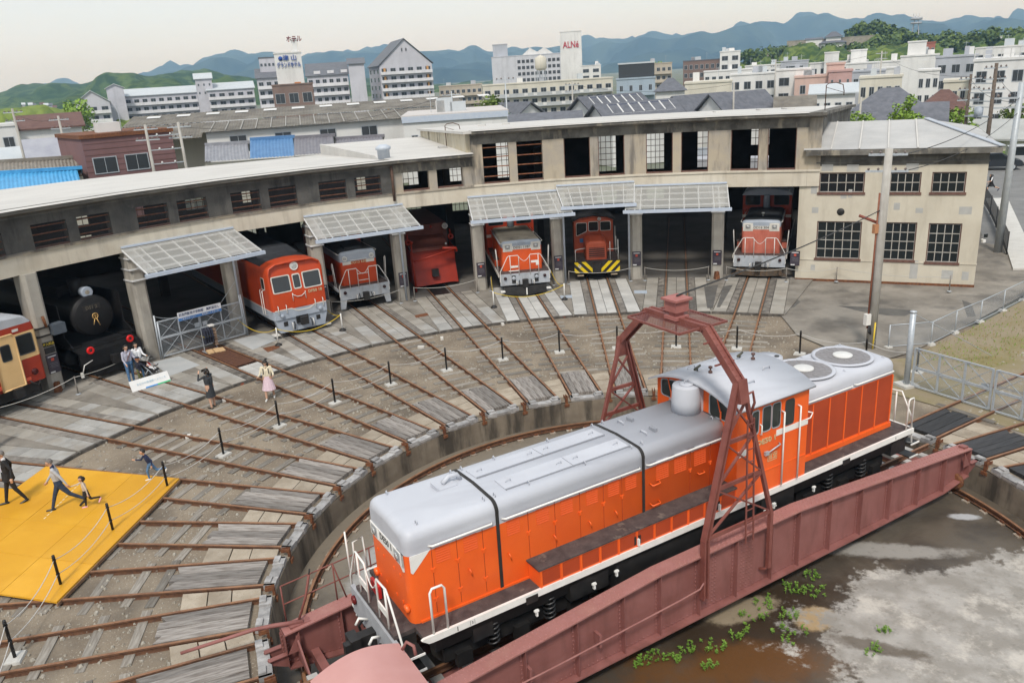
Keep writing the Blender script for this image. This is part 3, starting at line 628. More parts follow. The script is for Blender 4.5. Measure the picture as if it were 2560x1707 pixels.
MB().prism([(-.45,6.52),(-.45,6.74),(-.36,6.80),(AD+.3,6.80),(AD+.3,6.52)],lambda y,z:(-.02 if False else .25,y,z),lambda y,z:(LW+.45,y,z)).build('cornice',GRIME,ax)
rf=MB();e=.43;zr0,zr1=6.80,7.75
c0,c1,c2,c3=(.12,-e,zr0),(LW+e,-e,zr0),(LW+e,AD+e,zr0),(.12,AD+e,zr0);r0,r1=(.12,5.2,zr1),(LW-2.6,5.2,zr1)
rf.poly([c0,c1,r1,r0]).poly([c1,c2,r1]).poly([c2,c3,r0,r1]).poly([c0,r0,c3]).poly([c0,c3,c2,c1])
rf.build('roof',mat('grey annex roof',(.37,.37,.365),(.45,.445,.435),rough=.7,scale=.6,bump=.08,streak=(.38,.38,.37),streak_scale=(.4,.4,1),streak_amt=.5),ax)
for k in range(1,5):
 x=.12+k*1.3;y1=5.2;MB().bar((x,-e,zr0+.03),(x-.0,y1-.1,zr1+.03),.07,.04).build('roof_seam',ROOF,ax)
MB().bar((LW+e,-e,zr0+.04),(LW-2.6,5.2,zr1+.05),.28,.05).build('hip_capping',mat('blue grey hip',(.36,.39,.44),(.41,.44,.48),scale=3),ax)
for(x0,x1,z0,z1,nx,nz_)in wins:
 wf=MB();f=.05
 wf.box((x0,.05,z0),(x0+f,.17,z1)).box((x1-f,.05,z0),(x1,.17,z1)).box((x0+f,.05,z1-f),(x1-f,.17,z1)).box((x0-.06,-.05,z0-.10),(x1+.06,.17,z0+.02));wo=wf.build('window',FRAMEBR,ax)
 sb=MB()
 for k in range(nx+1):
  x=x0+f+(x1-x0-2*f)*k/nx;sb.box((x-.019,.075,z0+.02),(x+.019,.115,z1-f))
 for k in range(nz_+1):
  z=z0+.04+(z1-z0-.09)*k/nz_;sb.box((x0+f,.070,z-.019),(x1-f,.118,z+.019))
 sb.build('sash_bars',SASH,wo)
 for a in range(nx):
  for b in range(nz_):
   xa,xb=x0+f+(x1-x0-2*f)*a/nx,x0+f+(x1-x0-2*f)*(a+1)/nx;za,zb=z0+.04+(z1-z0-.09)*b/nz_,z0+.04+(z1-z0-.09)*(b+1)/nz_
   MB().box((xa+.01,.09,za+.01),(xb-.01,.098,zb-.01)).build('pane',GLASS,wo)
MB().lathe([(.0,-.06),(.13,-.06),(.19,0),(.19,.05)],14,(2.05,-.0,3.62),(0,1,0)).build('wall_vent',BLACK,ax)
for(x,z,w_,h_)in((.65,3.55,.32,.3),(2.0,4.3,.28,.3),(2.35,4.35,.18,.42),(4.5,3.75,.28,.35),(5.5,3.6,.33,.25),(7.4,3.55,.55,.38),(5.5,.25,.36,.95),(6.95,.3,.5,.45),(7.85,.28,.3,.42),(.75,.5,.22,.3),(.55,4.55,.3,.4)):
 MB().box((x,-.004,z),(x+w_,.002,z+h_)).build('mortar_patch',mat('grey mortar patch',(.36,.36,.345),(.42,.415,.395),scale=3),ax)
for(x,z)in((2.2,5.66),(1.0,5.70),(4.9,5.68)):MB().box((x,-.004,z),(x+.55,.002,z+.35)).build('mortar_patch',MATS['grey mortar patch'],ax)
BOARD=mat('dark purple board',(.045,.038,.052),(.06,.05,.065),rough=.4,scale=3);INK=mat('white print',(.62,.62,.62));BRED=mat('red print',(.5,.08,.05))
btext={1.5:'steam locomotive',3.5:'red diesel',5.5:'snowplough',6.5:'orange locomotive',7.5:'shunter',8.5:'empty stall',9.5:'last locomotive',10.42:'annex wall'}
blab={1.5:'dark information board on the pillar between railcar and steam locomotive',4.5:'dark information board half hidden behind the three-window red locomotive',5.5:'dark information board on the pillar left of the snowplough',6.5:'dark information board on the pillar right of the snowplough',7.5:'dark information board on the pillar left of the small shunter',8.5:'dark information board on the pillar right of the small shunter',9.5:'dark information board on the pillar left of the faded locomotive',10.42:'dark information board on the annex corner'}
for idx in blab:
 x=26.68 if idx<10 else 26.80;t=thing('information_board',blab[idx],'sign',(0,0,0),ang(idx),'information boards beside the stalls')
 MB().box((x-.03,-.24,.78),(x,.24,1.58)).build('panel',BOARD,t)
 MB().box((x-.034,-.17,1.47),(x-.031,.17,1.51)).build('title_line',INK,t);MB().box((x-.034,-.06,1.30),(x-.031,.06,1.42)).build('picture',BRED,t)
 for k in range(4):MB().box((x-.034,-.18,1.20-k*.06),(x-.031,.16-.05*(k%2),1.212-k*.06)).build('text_line',mat('grey print',(.2,.19,.21)),t)
 MB().box((x-.034,-.0,.80),(x-.031,.2,.86)).build('logo_strip',INK,t)
RED=mat('oxide red girder paint',(.215,.082,.072),(.265,.11,.098),rough=.62,scale=1.6,bump=.08,bscale=30,lo=.3,hi=.7,streak=(.16,.062,.052),streak_scale=(2.4,2.4,.5),streak_amt=.7)
REDL=mat('lighter girder flange paint',(.34,.155,.14),(.28,.115,.10),rough=.6,scale=2.0,bump=.08,bscale=30,streak=(.40,.21,.18),streak_scale=(2,2,2),streak_amt=.5)  # lighter red than the web, on top flanges and their rivets
REDD=mat('tower oxide red',(.17,.052,.042),(.225,.078,.062),rough=.6,scale=3,bump=.05)
PINK=mat('faded pink roof sheet',(.50,.27,.25),(.46,.235,.215),rough=.55,scale=1.5)
br=thing('turntable_bridge','oxide red plate girder turntable bridge spanning the pit with lattice arch','turntable',(0,0,0),PHI)
def gz(x):
 x=abs(x);return 1.0 if x<2.2 else 1.0-(x-2.2)*.57/7.15
GXS=[-9.35,-8.1,-6.85,-5.65,-4.4,-3.2,-2.2,-1.05,0.1,1.25,2.2,3.35,4.55,5.75,7.0,8.2,9.35]
def girder(sy):
 y0=sy*1.82;out_=sy
 def zb(x):return-.55 if abs(x)<8.3 else-.55+(abs(x)-8.3)*.16
 prof=[(x,zb(x))for x in GXS]+[(x,gz(x))for x in GXS[::-1]]
 g_=MB().prism(prof,lambda x,z:(x,y0-.012,z),lambda x,z:(x,y0+.012,z)).build('girder',RED,br)
 for(f,d0,d1)in((gz,0,.035),(zb,-.035,0)):
  tf=MB()
  for a,b in zip(GXS,GXS[1:]):
   tf.prism([(-.19,d0),(.19,d0),(.19,d1),(-.19,d1)],lambda y,z:(a,y0+y,f(a)+z),lambda y,z:(b,y0+y,f(b)+z),0 if d0==0 else 1)
  tf.build('flange',[REDL,RED],g_)
 for k,x in enumerate(GXS):
  for s_ in(-1,1):
   yy=y0+s_*.075
   MB().box((x-.008,min(y0+s_*.012,y0+s_*.15),zb(x)),(x+.008,max(y0+s_*.012,y0+s_*.15),gz(x))).box((x-.07,y0+s_*.012-(.012 if s_<0 else 0),zb(x)),(x+.07,y0+s_*.012+(.012 if s_>0 else 0),gz(x))).build('stiffener',RED,g_)
 rv=MB()
 def rivet(x,y,z,s_,r=.023):
  b=len(rv.v);n=6
  for j in range(n):an=j*1.0472;rv.v.append((x+r*math.cos(an),y,z+r*math.sin(an)))
  for j in range(n):an=j*1.0472;rv.v.append((x+.6*r*math.cos(an),y+s_*.015,z+.6*r*math.sin(an)))
  for j in range(n):rv.face((b+j,b+(j+1)%n,b+n+(j+1)%n,b+n+j),0,True)
  rv.face([b+n+j for j in range(n)])
 def rivet_t(x,y,z,r=.024):
  b=len(rv.v);n=6
  for j in range(n):an=j*1.0472;rv.v.append((x+r*math.cos(an),y+r*math.sin(an),z))
  for j in range(n):an=j*1.0472;rv.v.append((x+.6*r*math.cos(an),y+.6*r*math.sin(an),z+.016))
  for j in range(n):rv.face((b+j,b+(j+1)%n,b+n+(j+1)%n,b+n+j),1,True)
  rv.face([b+n+j for j in range(n)],1)
 for s_ in(-1,1):
  ys=y0+s_*.013;x=-9.25
  while x<9.25:
   rivet(x,ys,zb(x)+.05,s_);rivet(x,ys,gz(x)-.05,s_);x+=.115
  for gx in GXS:
   z=zb(gx)+.1
   while z<gz(gx)-.08:
    rivet(gx+.045,y0+s_*.025,z,s_);rivet(gx-.045,y0+s_*.025,z+.05,s_);z+=.10
  for gx0 in(-.75,.35):
   for ix in range(4 if gx0<0 else 5):
    for iz in range(13):rivet(gx0+ix*.09,ys,-.42+iz*.1,s_)
 x=-9.2
 while x<9.25:
  for dy in(-.15,-.07,.07,.15):rivet_t(x+(.05 if abs(dy)<.1 else 0),y0+dy,gz(x)+.034)
  x+=.13
 rv.build('rivets',[RED,REDL],g_,raw=True)['kind']='stuff'
 for e_ in(-1,1):MB().box((e_*9.36-.012,y0-.17,-.36),(e_*9.36+.012,y0+.17,.43)).build('end_plate',RED,g_)
 return g_
girder(-1);girder(1)
for k in range(15):x=-8.75+k*1.25;MB().box((x-.09,-1.8,-.52),(x+.09,1.8,-.26)).build('cross_beam',RED,br);
for x in(-9.1,-7.3):
 for s_ in(-1,1):MB().prism([(s_*1.78,.32),(s_*1.78,-.3),(s_*1.0,-.3)],lambda y,z:(x-.02,y,z),lambda y,z:(x+.02,y,z)).build('gusset',RED,br)
for s_ in(-1,1):MB().box((-9.3,s_*GA-.12,-.48),(9.3,s_*GA+.12,-.235)).build('stringer',RED,br)
PALEW=mat('pale bridge sleeper',(.34,.33,.315),(.44,.43,.41),rough=.85,scale=4,bump=.3,rnd=.2)
for k in range(27):x=-9.1+k*.7;MB().box((x-.11,-.92,-.235),(x+.11,.92,-.142)).build('sleeper',PALEW,br)
rmesh=rail_mesh(-9.62,9.62)
for s_ in(-1,1):put('rail',rmesh,br,(0,s_*GA,0))
MB().box((-9.3,-1.6,-.2),(-7.2,-.75,-.17)).build('walkway_grating',mesh_mat('pale grating',(.42,.42,.40),.35,.05),br)
for e_ in(-1,1):
 for s_ in(-1,1):
  y0=s_*1.82;b_=MB()
  b_.prism([(e_*9.37,-.34),(e_*9.37,-.02),(e_*9.78,.0),(e_*9.74,-.14)],lambda x,z:(x,y0-.16,z),lambda x,z:(x,y0-.14,z)).prism([(e_*9.37,-.34),(e_*9.37,-.02),(e_*9.78,.0),(e_*9.74,-.14)],lambda x,z:(x,y0+.14,z),lambda x,z:(x,y0+.16,z))
  b_.box((min(e_*9.37,e_*9.76),y0-.22,-.02),(max(e_*9.37,e_*9.76),y0-.10,.0)).box((min(e_*9.37,e_*9.76),y0+.10,-.02),(max(e_*9.37,e_*9.76),y0+.22,.0))
  b_.build('wheel_bracket',RED,br)
  MB().lathe([(.0,-.06),(.20,-.06),(.24,-.05),(.24,.05),(.0,.06)],18,(e_*9.0,y0,-.52),(1,0,0)).build('carrying_wheel',RUST,br)
  MB().prism([(e_*9.05,.40),(e_*9.05,-.05),(e_*9.34,-.05)],lambda x,z:(x,y0-.17,z),lambda x,z:(x,y0-.15,z)).build('gusset',RED,br)
MB().box((9.1,-1.92,.44),(9.28,-1.74,.54)).build('end_bolt_box',RED,br)
def towers(sy):
 y=sy*2.05;yt=sy*1.95;t=MB();ap=(0,yt,4.86)
 def P_(s_,z):
  if z<1.45:return Vector((s_*1.02,y,z))
  k=(z-1.45)/(4.86-1.45);return Vector((s_*(1.02+(.07-1.02)*k),y+(yt-y)*k,z))
 for s_ in(-1,1):
  leg=MB();thin=(s_>0)==(sy<0);fw=.4 if thin else 1
  for dx in(-.055*fw,.055*fw):leg.bar(P_(s_,-.05)+Vector((dx,0,0)),P_(s_,1.45)+Vector((dx,0,0)),.045,.14*(.7 if thin else 1),up=(0,1,0)).bar(P_(s_,1.43)+Vector((dx,0,0)),P_(s_,4.86)+Vector((dx*.8,0,0)),.04,.14*(.65 if thin else 1),up=(0,1,0))
  leg.bar(P_(s_,-.05)+Vector((0,.0,0)),P_(s_,1.45),.12*fw,.02,up=(0,1,0)).bar(P_(s_,1.43),P_(s_,4.86),.11*fw,.02,up=(0,1,0));leg.build('tower_leg',REDD,br)
  MB().tube([(s_*1.02,y,-.02),(s_*1.0,y+-sy*.06,-.12),(s_*.92,y-sy*.18,-.16)],.035,6).build('leg_foot',REDD,br)
 for z in(1.45,2.55,3.55):MB().bar(P_(-1,z),P_(1,z),.05,.09).build('cross_strut',REDD,br)
 for z0,z1 in((1.45,2.55),(2.55,3.55),(3.6,4.4)):MB().bar(P_(-1,z0),P_(1,z1),.035,.06,up=(0,1,0)).bar(P_(1,z0),P_(-1,z1),.035,.06,up=(0,1,0)).build('lattice_brace',REDD,br)
 MB().bar((0,y,4.4),(0,yt,4.9),.26,.16,up=(0,1,0)).build('head_plate',REDD,br)
 if sy<0:
  ld=MB()
  for dx in(-.12,.12):ld.bar((.25+dx,y-.10,.98),(.2+dx*.8,y-.06,4.0),.03,.03)
  z=1.2
  while z<4.0:ld.bar((.13-(z-1)*.005,y-.09,z),(.37-(z-1)*.03,y-.09,z),.02,.02);z+=.3
  ld.build('ladder',REDD,br)
  MB().tube([(.15,yt,4.5),(.35,yt-.05,4.55),(.38,yt-.08,4.3),(.3,yt-.05,4.05)],.03,6).build('hook',REDD,br)
 else:MB().bar(P_(-1,2.9),P_(1,2.9),.05,.09).build('cross_strut',REDD,br)
towers(-1);towers(1)
arch=MB();ap=[(-1.97,4.80),(-.95,5.80),(.95,5.80),(1.97,4.80)]
for a,b in zip(ap,ap[1:]):
 for dx in(-.09,.09):arch.bar((dx,a[0],a[1]),(dx,b[0],b[1]),.05,.17,up=(1,0,0)if False else(0,0,1))
 arch.bar((0,a[0],a[1]+.05),(0,b[0],b[1]+.05),.22,.02)
ao=arch.build('arch_beam',REDD,br)
rv=MB()
for k in range(9):
 u=k/8;y=-1.9+.9*u;z=4.92+.88*u
 for dx in(-.07,.07):rv.cbox((dx,y,z+.06),(.03,.03,.03))
rv.build('bolts',REDD,ao)
GRT=mesh_mat('red grating',(.15,.045,.037),.34,.07)
def gratemat():
 m=bpy.data.materials.new('red plank grating');m.use_nodes=True;nt=m.node_tree;N=nt.nodes;L=nt.links;b=N['Principled BSDF'];b.inputs['Base Color'].default_value=(.15,.045,.037,1);b.inputs['Roughness'].default_value=.6
 t=N.new('ShaderNodeTexCoord');ck=N.new('ShaderNodeTexChecker');ck.inputs['Scale'].default_value=24;L.new(t.outputs['Object'],ck.inputs['Vector']);tr=N.new('ShaderNodeBsdfTransparent');mx=N.new('ShaderNodeMixShader')
 f=N.new('ShaderNodeMath');f.operation='MULTIPLY';L.new(ck.outputs['Fac'],f.inputs[0]);f.inputs[1].default_value=.3;f.operation='ADD';f.use_clamp=True;L.new(f.outputs[0],mx.inputs[0]);L.new(b.outputs[0],mx.inputs[1]);L.new(tr.outputs[0],mx.inputs[2]);L.new(mx.outputs[0],N['Material Output'].inputs[0]);return m
GM=gratemat()
for s_ in(-1,1):
 gr_=MB();gr_.box((s_*.42-.27,-.85,5.79),(s_*.42+.27,.85,5.81)).build('arch_grating',GM,br)
 MB().bar((s_*.70,-.87,5.79),(s_*.70,.87,5.79),.04,.05).bar((s_*.14,-.87,5.80),(s_*.70,-.87,5.80),.04,.05).bar((s_*.14,.87,5.80),(s_*.70,.87,5.80),.04,.05).build('grating_frame',REDD,br)
MB().box((-.2,-.2,5.82),(.2,.2,5.9)).box((-.12,-.12,5.9),(.12,.12,6.0)).box((-.19,-.19,6.0),(.19,.19,6.26)).box((-.25,-.25,6.26),(.25,.25,6.31)).build('collector_box',[mat('faded collector paint',(.36,.14,.125),(.30,.11,.095),scale=3)],br)
for k,(y,z)in enumerate(((-1.15,5.55),(-1.5,5.15))):MB().bar((-.28,y,z),(.28,y,z),.04,.03).build('step_bar',REDD,br)
cabx0,cabx1,caby0,caby1=-9.62,-8.28,-3.4,-2.08
cw=MB().box((cabx0+.1,caby0+.1,-.3),(cabx1-.1,caby0+.13,2.0)).box((cabx0+.1,caby1-.13,-.3),(cabx1-.1,caby1-.1,2.0)).box((cabx0+.1,caby0+.1,-.3),(cabx0+.13,caby1-.1,2.0)).box((cabx1-.13,caby0+.1,-.3),(cabx1-.1,caby1-.1,2.0)).box((cabx0+.1,caby0+.1,-.34),(cabx1-.1,caby1-.1,-.3));cw.build('cabin_wall',RED,br)
for(a,b)in(((cabx0+.25,caby0+.085,1.0),(cabx1-.25,caby0+.1,1.8)),((cabx1-.1,caby0+.3,1.0),(cabx1-.085,caby1-.3,1.8))):MB().box(a,b).build('cabin_window',GLASS,br)
rfm=MB()
def crf(u,v):
 x=cabx0-.12+(cabx1-cabx0+.24)*u;y=caby0-.12+(caby1-caby0+.24)*v;return(x,y,2.0+.28*math.sin(math.pi*(.08+.84*u)))
rfm.grid(12,1,crf);rfm.grid(12,1,lambda u,v:(crf(u,v)[0],crf(u,v)[1],crf(u,v)[2]-.03))
rfm.grid(12,1,lambda u,v:(crf(u,0)[0],crf(u,0)[1],crf(u,0)[2]-.03*v));rfm.grid(12,1,lambda u,v:(crf(u,1)[0],crf(u,1)[1],crf(u,1)[2]-.03*v));rfm.build('cabin_roof',PINK,br)
MB().tube([(cabx1+.05,-2.3,2.2),(cabx1+.12,-2.35,2.35),(cabx1+.2,-2.45,2.3),(cabx1+.2,-2.5,2.15)],.03,6).build('roof_hook',RED,br)
hr=MB();yy=2.0
for x in(-9.2,-8.05,-7.2):hr.tube([(x,yy,gz(x)),(x,yy,gz(x)+.95)],.018,5)
for z in(.5,.95):hr.tube([(-9.2,yy,gz(-9.2)+z),(-8.05,yy,gz(-8.05)+z),(-7.2,yy,gz(-7.2)+z),(-6.2,yy,gz(-6.2)+z)],.016,5)
hr.tube([(-8.05,yy,gz(-8.05)+.95),(-7.85,yy-.05,gz(-8.05))],.018,5);hr.build('hand_rail',REDD,br)
MB().tube([(-9.0,1.85,.48),(-8.75,1.88,1.0),(-8.6,1.9,1.5)],.028,6).tube([(-8.62,1.9,1.42),(-8.57,1.9,1.62)],.018,6,1).build('lever',[REDD,BLACK],br)
MB().tube([(-8.9,1.78,.52),(-9.45,1.95,.56),(-9.85,2.05,.58),(-11.3,2.35,.47)],[.05,.05,.042,.035],8).build('push_pole',RED,br)
MB().box((-9.2,1.72,.42),(-8.75,1.92,.52)).build('lever_bracket',RED,br)
MB().tube([(-9.4,-2.06,.05),(-5,-2.06,.10),(-1.7,-2.06,.22),(-1.2,-2.1,.30),(-1.05,-2.1,.45)],.022,6).build('conduit',mat('pinkish conduit',(.30,.14,.125),(.26,.11,.1),scale=3),br)
for x in(-7.3,-5.6,-3.9):MB().box((x-.03,-2.05,.0),(x+.03,-1.84,.3)).build('conduit_bracket',RED,br)
ORANGE=mat('bright orange paint',(.86,.135,.018),(.80,.115,.016),rough=.4,scale=1.2,spec=.5,coat=.12,streak=(.66,.085,.014),streak_scale=(.8,.8,.4),streak_amt=.5)
ORANGE_D=mat('radiator orange',(.40,.055,.014),(.34,.045,.012),rough=.55,scale=1.5)
GREYP=mat('grey hood paint',(.46,.475,.52),(.50,.515,.56),rough=.5,scale=.8,lo=.4,hi=.7,streak=(.40,.41,.45),streak_scale=(.5,2.5,2.5),streak_amt=.6)
TREAD=mat('dark tread plate',(.05,.038,.037),(.095,.075,.07),rough=.8,scale=5,bump=.6,bscale=60,speck=(.16,.13,.11),speck_scale=3,speck_pos=.6)
WHITEP=mat('clean white paint',(.78,.775,.74),(.70,.69,.66),rough=.45,scale=4)
UNDER=mat('black underframe',(.011,.011,.012),(.024,.022,.021),rough=.5,scale=4)
GOLD=mat('tan lettering',(.52,.38,.20),rough=.5)
DARKG=mat('dark grey rubber seal',(.05,.052,.055),rough=.6)
de=thing('diesel_locomotive','bright orange and grey diesel locomotive standing on the turntable bridge','locomotive',(0,0,0),PHI)
def hood(x0,x1,hw,zt,zg,zb,front=True,back=False,rad=.21,inset0=.2):
 """rings of the hood section along x; grey above zg"""
 def ringp(x,ins):
  h=hw-ins;top=zt-ins*.9;zs=top-rad-.035;pts=[(-h,zb),(-h,zg-.0)]
  arc=[(-h,zs-.05)]+[(-(h-rad)-rad*math.cos(t),zs+rad*math.sin(t))for t in[k*math.pi/2/6 for k in range(7)]]+[(-(h-rad-.05),zs+rad+.003)]
  pts+=arc;pts+=[(0,top)];pts+=[(-a,b)for a,b in arc[::-1]]+[(h,zg),(h,zb)]
  return[(x,y,max(z,zb))for y,z in pts]
 rings=[]
 ins=[(0,.17),(.02,.10),(.06,.045),(.13,.012),(.22,0)]
 if front:rings+=[ringp(x0+d,i_)for d,i_ in ins]
 else:rings.append(ringp(x0,0))
 if back:rings+=[ringp(x1-d,i_)for d,i_ in ins[::-1]]
 else:rings.append(ringp(x1,0))
 n=len(rings[0]);mb=MB();b=0
 for r in rings:mb.v+=r
 for k in range(len(rings)-1):
  for j in range(n-1):mb.face((k*n+j,k*n+j+1,(k+1)*n+j+1,(k+1)*n+j),0 if j in(0,n-2)else 1,True)
 for k in(0,len(rings)-1):
  q=k*n;mb.face([q,q+1,q+n-2,q+n-1],0);mb.face([q+j for j in range(1,n-1)],1)
 return mb
LH=hood(-7.47,.64,.93,3.46,2.93,1.45);lh=LH.build('long_hood',[ORANGE,GREYP],de)
RH=hood(2.95,7.05,.93,3.48,3.02,1.45,front=False,back=True);rhd=RH.build('short_hood',[ORANGE,GREYP],de)
ORL=mat('matt orange louvre',(.66,.085,.012),rough=.6)
def louvre(parent,x,z0,n,w_,s_):
 mb=MB()
 for k in range(n):z=z0+k*.052;mb.prism([(.0,z),(.016,z+.004),(.0,z+.026)],lambda y,zz:(x-w_/2,s_*(.93+y*.7),zz),lambda y,zz:(x+w_/2,s_*(.93+y*.7),zz),1 if z>2.925 else 0)
 return mb.build('louvre',[ORL,GREYP],parent)
for s_ in(-1,1):
 for x in(-6.72,-6.12,-5.15,-4.45,-3.85,-3.2,-2.62,-2.15):louvre(lh,x,2.60,7,.30,s_);louvre(lh,x,2.985,1,.30,s_)
 for x in(-1.25,-.72,-.12):louvre(lh,x,2.55,10,.36,s_)
 for x in(-6.95,-6.42,-5.85,-4.8,-4.15,-3.52,-2.9,-2.4,-.42,.2):
  MB().box((x-.006,s_*.93-.004,1.55),(x+.006,s_*.93+.004,3.0)).build('door_seam',ORANGE_D,lh)
  for z in(1.85,2.5):MB().box((x-.05,s_*.932-.012,z),(x+.05,s_*.932+.012,z+.03)).box((x-.02,s_*.932-.018,z-.06),(x+.02,s_*.932+.018,z+.02)).build('hinge',ORANGE,lh)
 for x in(-6.2,-5.3,-4.2,-3.3,-2.6):MB().tube([(x,s_*.93,2.22),(x,s_*.99,2.20),(x+.03,s_*.99,2.08)],.016,5).build('door_handle',ORANGE,lh)
 for z in(2.05,2.55):MB().tube([(-1.62,s_*.93,z),(-1.60,s_*1.02,z-.03),(-1.38,s_*1.02,z-.03),(-1.36,s_*.93,z)],.017,6).build('grab_iron',ORANGE,lh)
 MB().tube([(-.2,s_*.93,2.35),(-.18,s_*.99,2.33),(-.02,s_*.99,2.33),(0,s_*.93,2.35)],.015,6).build('grab_iron',ORANGE,lh)
 for(a,b)in((-7.0,-5.62),(-5.4,-1.9),(-1.72,.6)):
  MB().tube([(a,s_*.93,3.03),(a+.05,s_*1.0,3.04),(b-.05,s_*1.0,3.04),(b,s_*.93,3.03)],.022,6).build('hood_handrail',WHITEP,lh)
 for(a,b)in((3.05,5.2),(5.3,6.9)):MB().tube([(a,s_*.93,3.12),(a+.05,s_*1.0,3.13),(b-.05,s_*1.0,3.13),(b,s_*.93,3.12)],.022,6).build('hood_handrail',WHITEP,rhd)
 for k in range(6):
  xa=3.12+k*.64;MB().box((xa,s_*.933-.006,1.66),(xa+.58,s_*.933+.006,2.985)).build('radiator_screen',ORANGE_D,rhd);
 for k in range(7):xa=3.085+k*.64;MB().box((xa-.022,s_*.935-.016,1.62),(xa+.022,s_*.935+.016,3.0)).build('radiator_frame',ORANGE,rhd)
 MB().box((2.98,s_*.94-.02,1.46),(7.0,s_*.94+.02,1.6)).build('hood_skirt',ORANGE,rhd)
 MB().box((-7.3,s_*.936-.016,1.452),(.62,s_*.936+.016,1.50)).build('hood_skirt',ORANGE,lh)
for x in(-5.5,-1.8):
 rr=[(-.945,1.47),(-.945,3.2)]+[(-.735-.215*math.cos(t),3.225+.215*math.sin(t))for t in[k*math.pi/12 for k in range(7)]]+[(0,3.475)];rr+=[(-y,z)for y,z in rr[::-1][1:]]
 mb=MB()
 for(a,b)in zip(rr,rr[1:]):
  mb.poly([(x-.035,a[0],a[1]),(x+.035,a[0],a[1]),(x+.035,b[0],b[1]),(x-.035,b[0],b[1])],0,False)
  k=.965;mb.poly([(x-.035,a[0],a[1]),(x-.035,b[0],b[1]),(x-.035,b[0]*k,b[1]*.99),(x-.035,a[0]*k,a[1]*.99)]);mb.poly([(x+.035,a[0],a[1]),(x+.035,b[0],b[1]),(x+.035,b[0]*k,b[1]*.99),(x+.035,a[0]*k,a[1]*.99)])
 mb.build('joint_strap',mat('black rubber strap',(.018,.017,.016),(.03,.028,.026),rough=.7),lh)
def roofz(y,z0=3.46):return z0-.035*abs(y)/.72
for(xa,xb,ya,yb)in((-5.35,-3.7,.12,.58),(-3.68,-2.05,.12,.58),(-5.1,-3.45,-.62,-.2),(-3.43,-1.95,-.62,-.2)):
 z=roofz((ya+yb)/2);sl=-.06/.63*(1 if ya>0 else-1)
 mb=MB();mb.prism([(ya,roofz(ya)+.002),(yb,roofz(yb)+.002),(yb,roofz(yb)+.022),(ya,roofz(ya)+.022)],lambda y,zz:(xa,y,zz),lambda y,zz:(xb,y,zz));mb.build('roof_hatch',GREYP,lh)
 for x in(xa+.2,xb-.2):MB().tube([(x-.06,(ya+yb)/2,z+.02),(x-.05,(ya+yb)/2,z+.07),(x+.05,(ya+yb)/2,z+.07),(x+.06,(ya+yb)/2,z+.02)],.009,5).build('hatch_handle',GREYP,lh)
MB().bar((-5.35,.10,3.475),(-2.05,.10,3.475),.025,.03).bar((-5.1,-.64,3.44),(-1.95,-.64,3.44),.02,.03).build('hatch_rail',mat('darker grey paint',(.26,.27,.3),rough=.5),lh)
eye=MB().tube([(-.0,-.035,0),(0,-.035,.06),(0,0,.09),(0,.035,.06),(0,.035,0)],.011,6).mesh('lifting_eye',GREYP)
for x in(-7.1,-5.65,-5.4,-4.6,-3.2,-1.95,-1.65,.45):
 for s_ in(-1,1):put('lifting_eye',eye,lh,(x,s_*.70,3.42))
for x in(3.3,5.2,6.8):
 for s_ in(-1,1):put('lifting_eye',eye,rhd,(x,s_*.68,3.40))
MB().tube([(-5.62,.32,3.44),(-5.7,.32,3.58),(-5.9,.30,3.60),(-6.05,.28,3.5)],.05,8).box((-6.25,.1,3.45),(-5.8,.42,3.475)).box((-6.25,.1,3.475),(-6.23,.42,3.53)).build('roof_pipe',GREYP,lh)
for(x,y)in((-1.35,.4),(-1.3,-.35)):
 MB().box((x+.25,y-.10,roofz(y)),(x+.33,y+.10,roofz(y)+.08)).build('roof_bracket',mat('darker grey paint',(.26,.27,.3)),lh);MB().tube([(x,y-.1,roofz(y)),(x,y-.1,roofz(y)+.07),(x,y+.1,roofz(y)+.07),(x,y+.1,roofz(y))],.014,6).build('grab_iron',GREYP,lh)
MB().box((-7.485,-.80,2.66),(-7.47,.80,2.94)).prism([(-.62,2.66),(-.74,2.56),(-.80,2.58),(-.80,2.94),(-.5,2.94)],lambda y,z:(-7.485,y,z),lambda y,z:(-7.47,y,z)).build('front_band',WHITEP,lh)
for s_ in(-1,1):
 mb=MB();mb.prism([(-7.40,2.60),(-7.36,2.56),(-6.98,2.94),(-7.40,2.94)],lambda x,z:(x,s_*.925,z),lambda x,z:(x,s_*.936,z));mb.build('front_band',WHITEP,lh)
 MB().box((-7.50,s_*.56-.17,2.68),(-7.484,s_*.56+.17,2.95)).build('lamp_surround',WHITEP,lh)
 lp=MB().box((-7.503,s_*.56-.14,2.70),(-7.495,s_*.56+.14,2.93)).build('headlamp',mat('lamp pocket',(.35,.36,.37),rough=.4),lh)
 MB().lathe([(.0,.0),(.075,.0),(.085,.02),(.0,.025)],12,(-7.506,s_*.56,2.815),(-1,0,0)).build('lens',LAMP_GLASS,lp)
lettering('DE50 1',.20,mat('dark number ink',(.1,.1,.1)),lh,(-7.487,0,2.83),(0,-1,0),(0,0,1),.004)
for y in(-.25,.25,-.55,.55):
 for z in(1.75,2.35):MB().box((-7.485,y-.02,z),(-7.468,y+.02,z+.06)).build('hinge',ORANGE,lh)
for s_ in(-1,1):MB().lathe([(.09,0),(.09,.06),(.07,.08),(0,.08)],10,(-7.46,s_*.75,1.75),(-1,0,0)).build('tail_lamp',ORANGE,lh)
dk=MB().prism([(-7.9,-.98),(-7.46,-.98),(-7.46,-1.34),(7.36,-1.34),(7.36,1.34),(-7.46,1.34),(-7.46,.98),(-7.9,.98)],lambda x,y:(x,y,1.36),lambda x,y:(x,y,1.45)).build('deck',TREAD,de)
sl=MB()
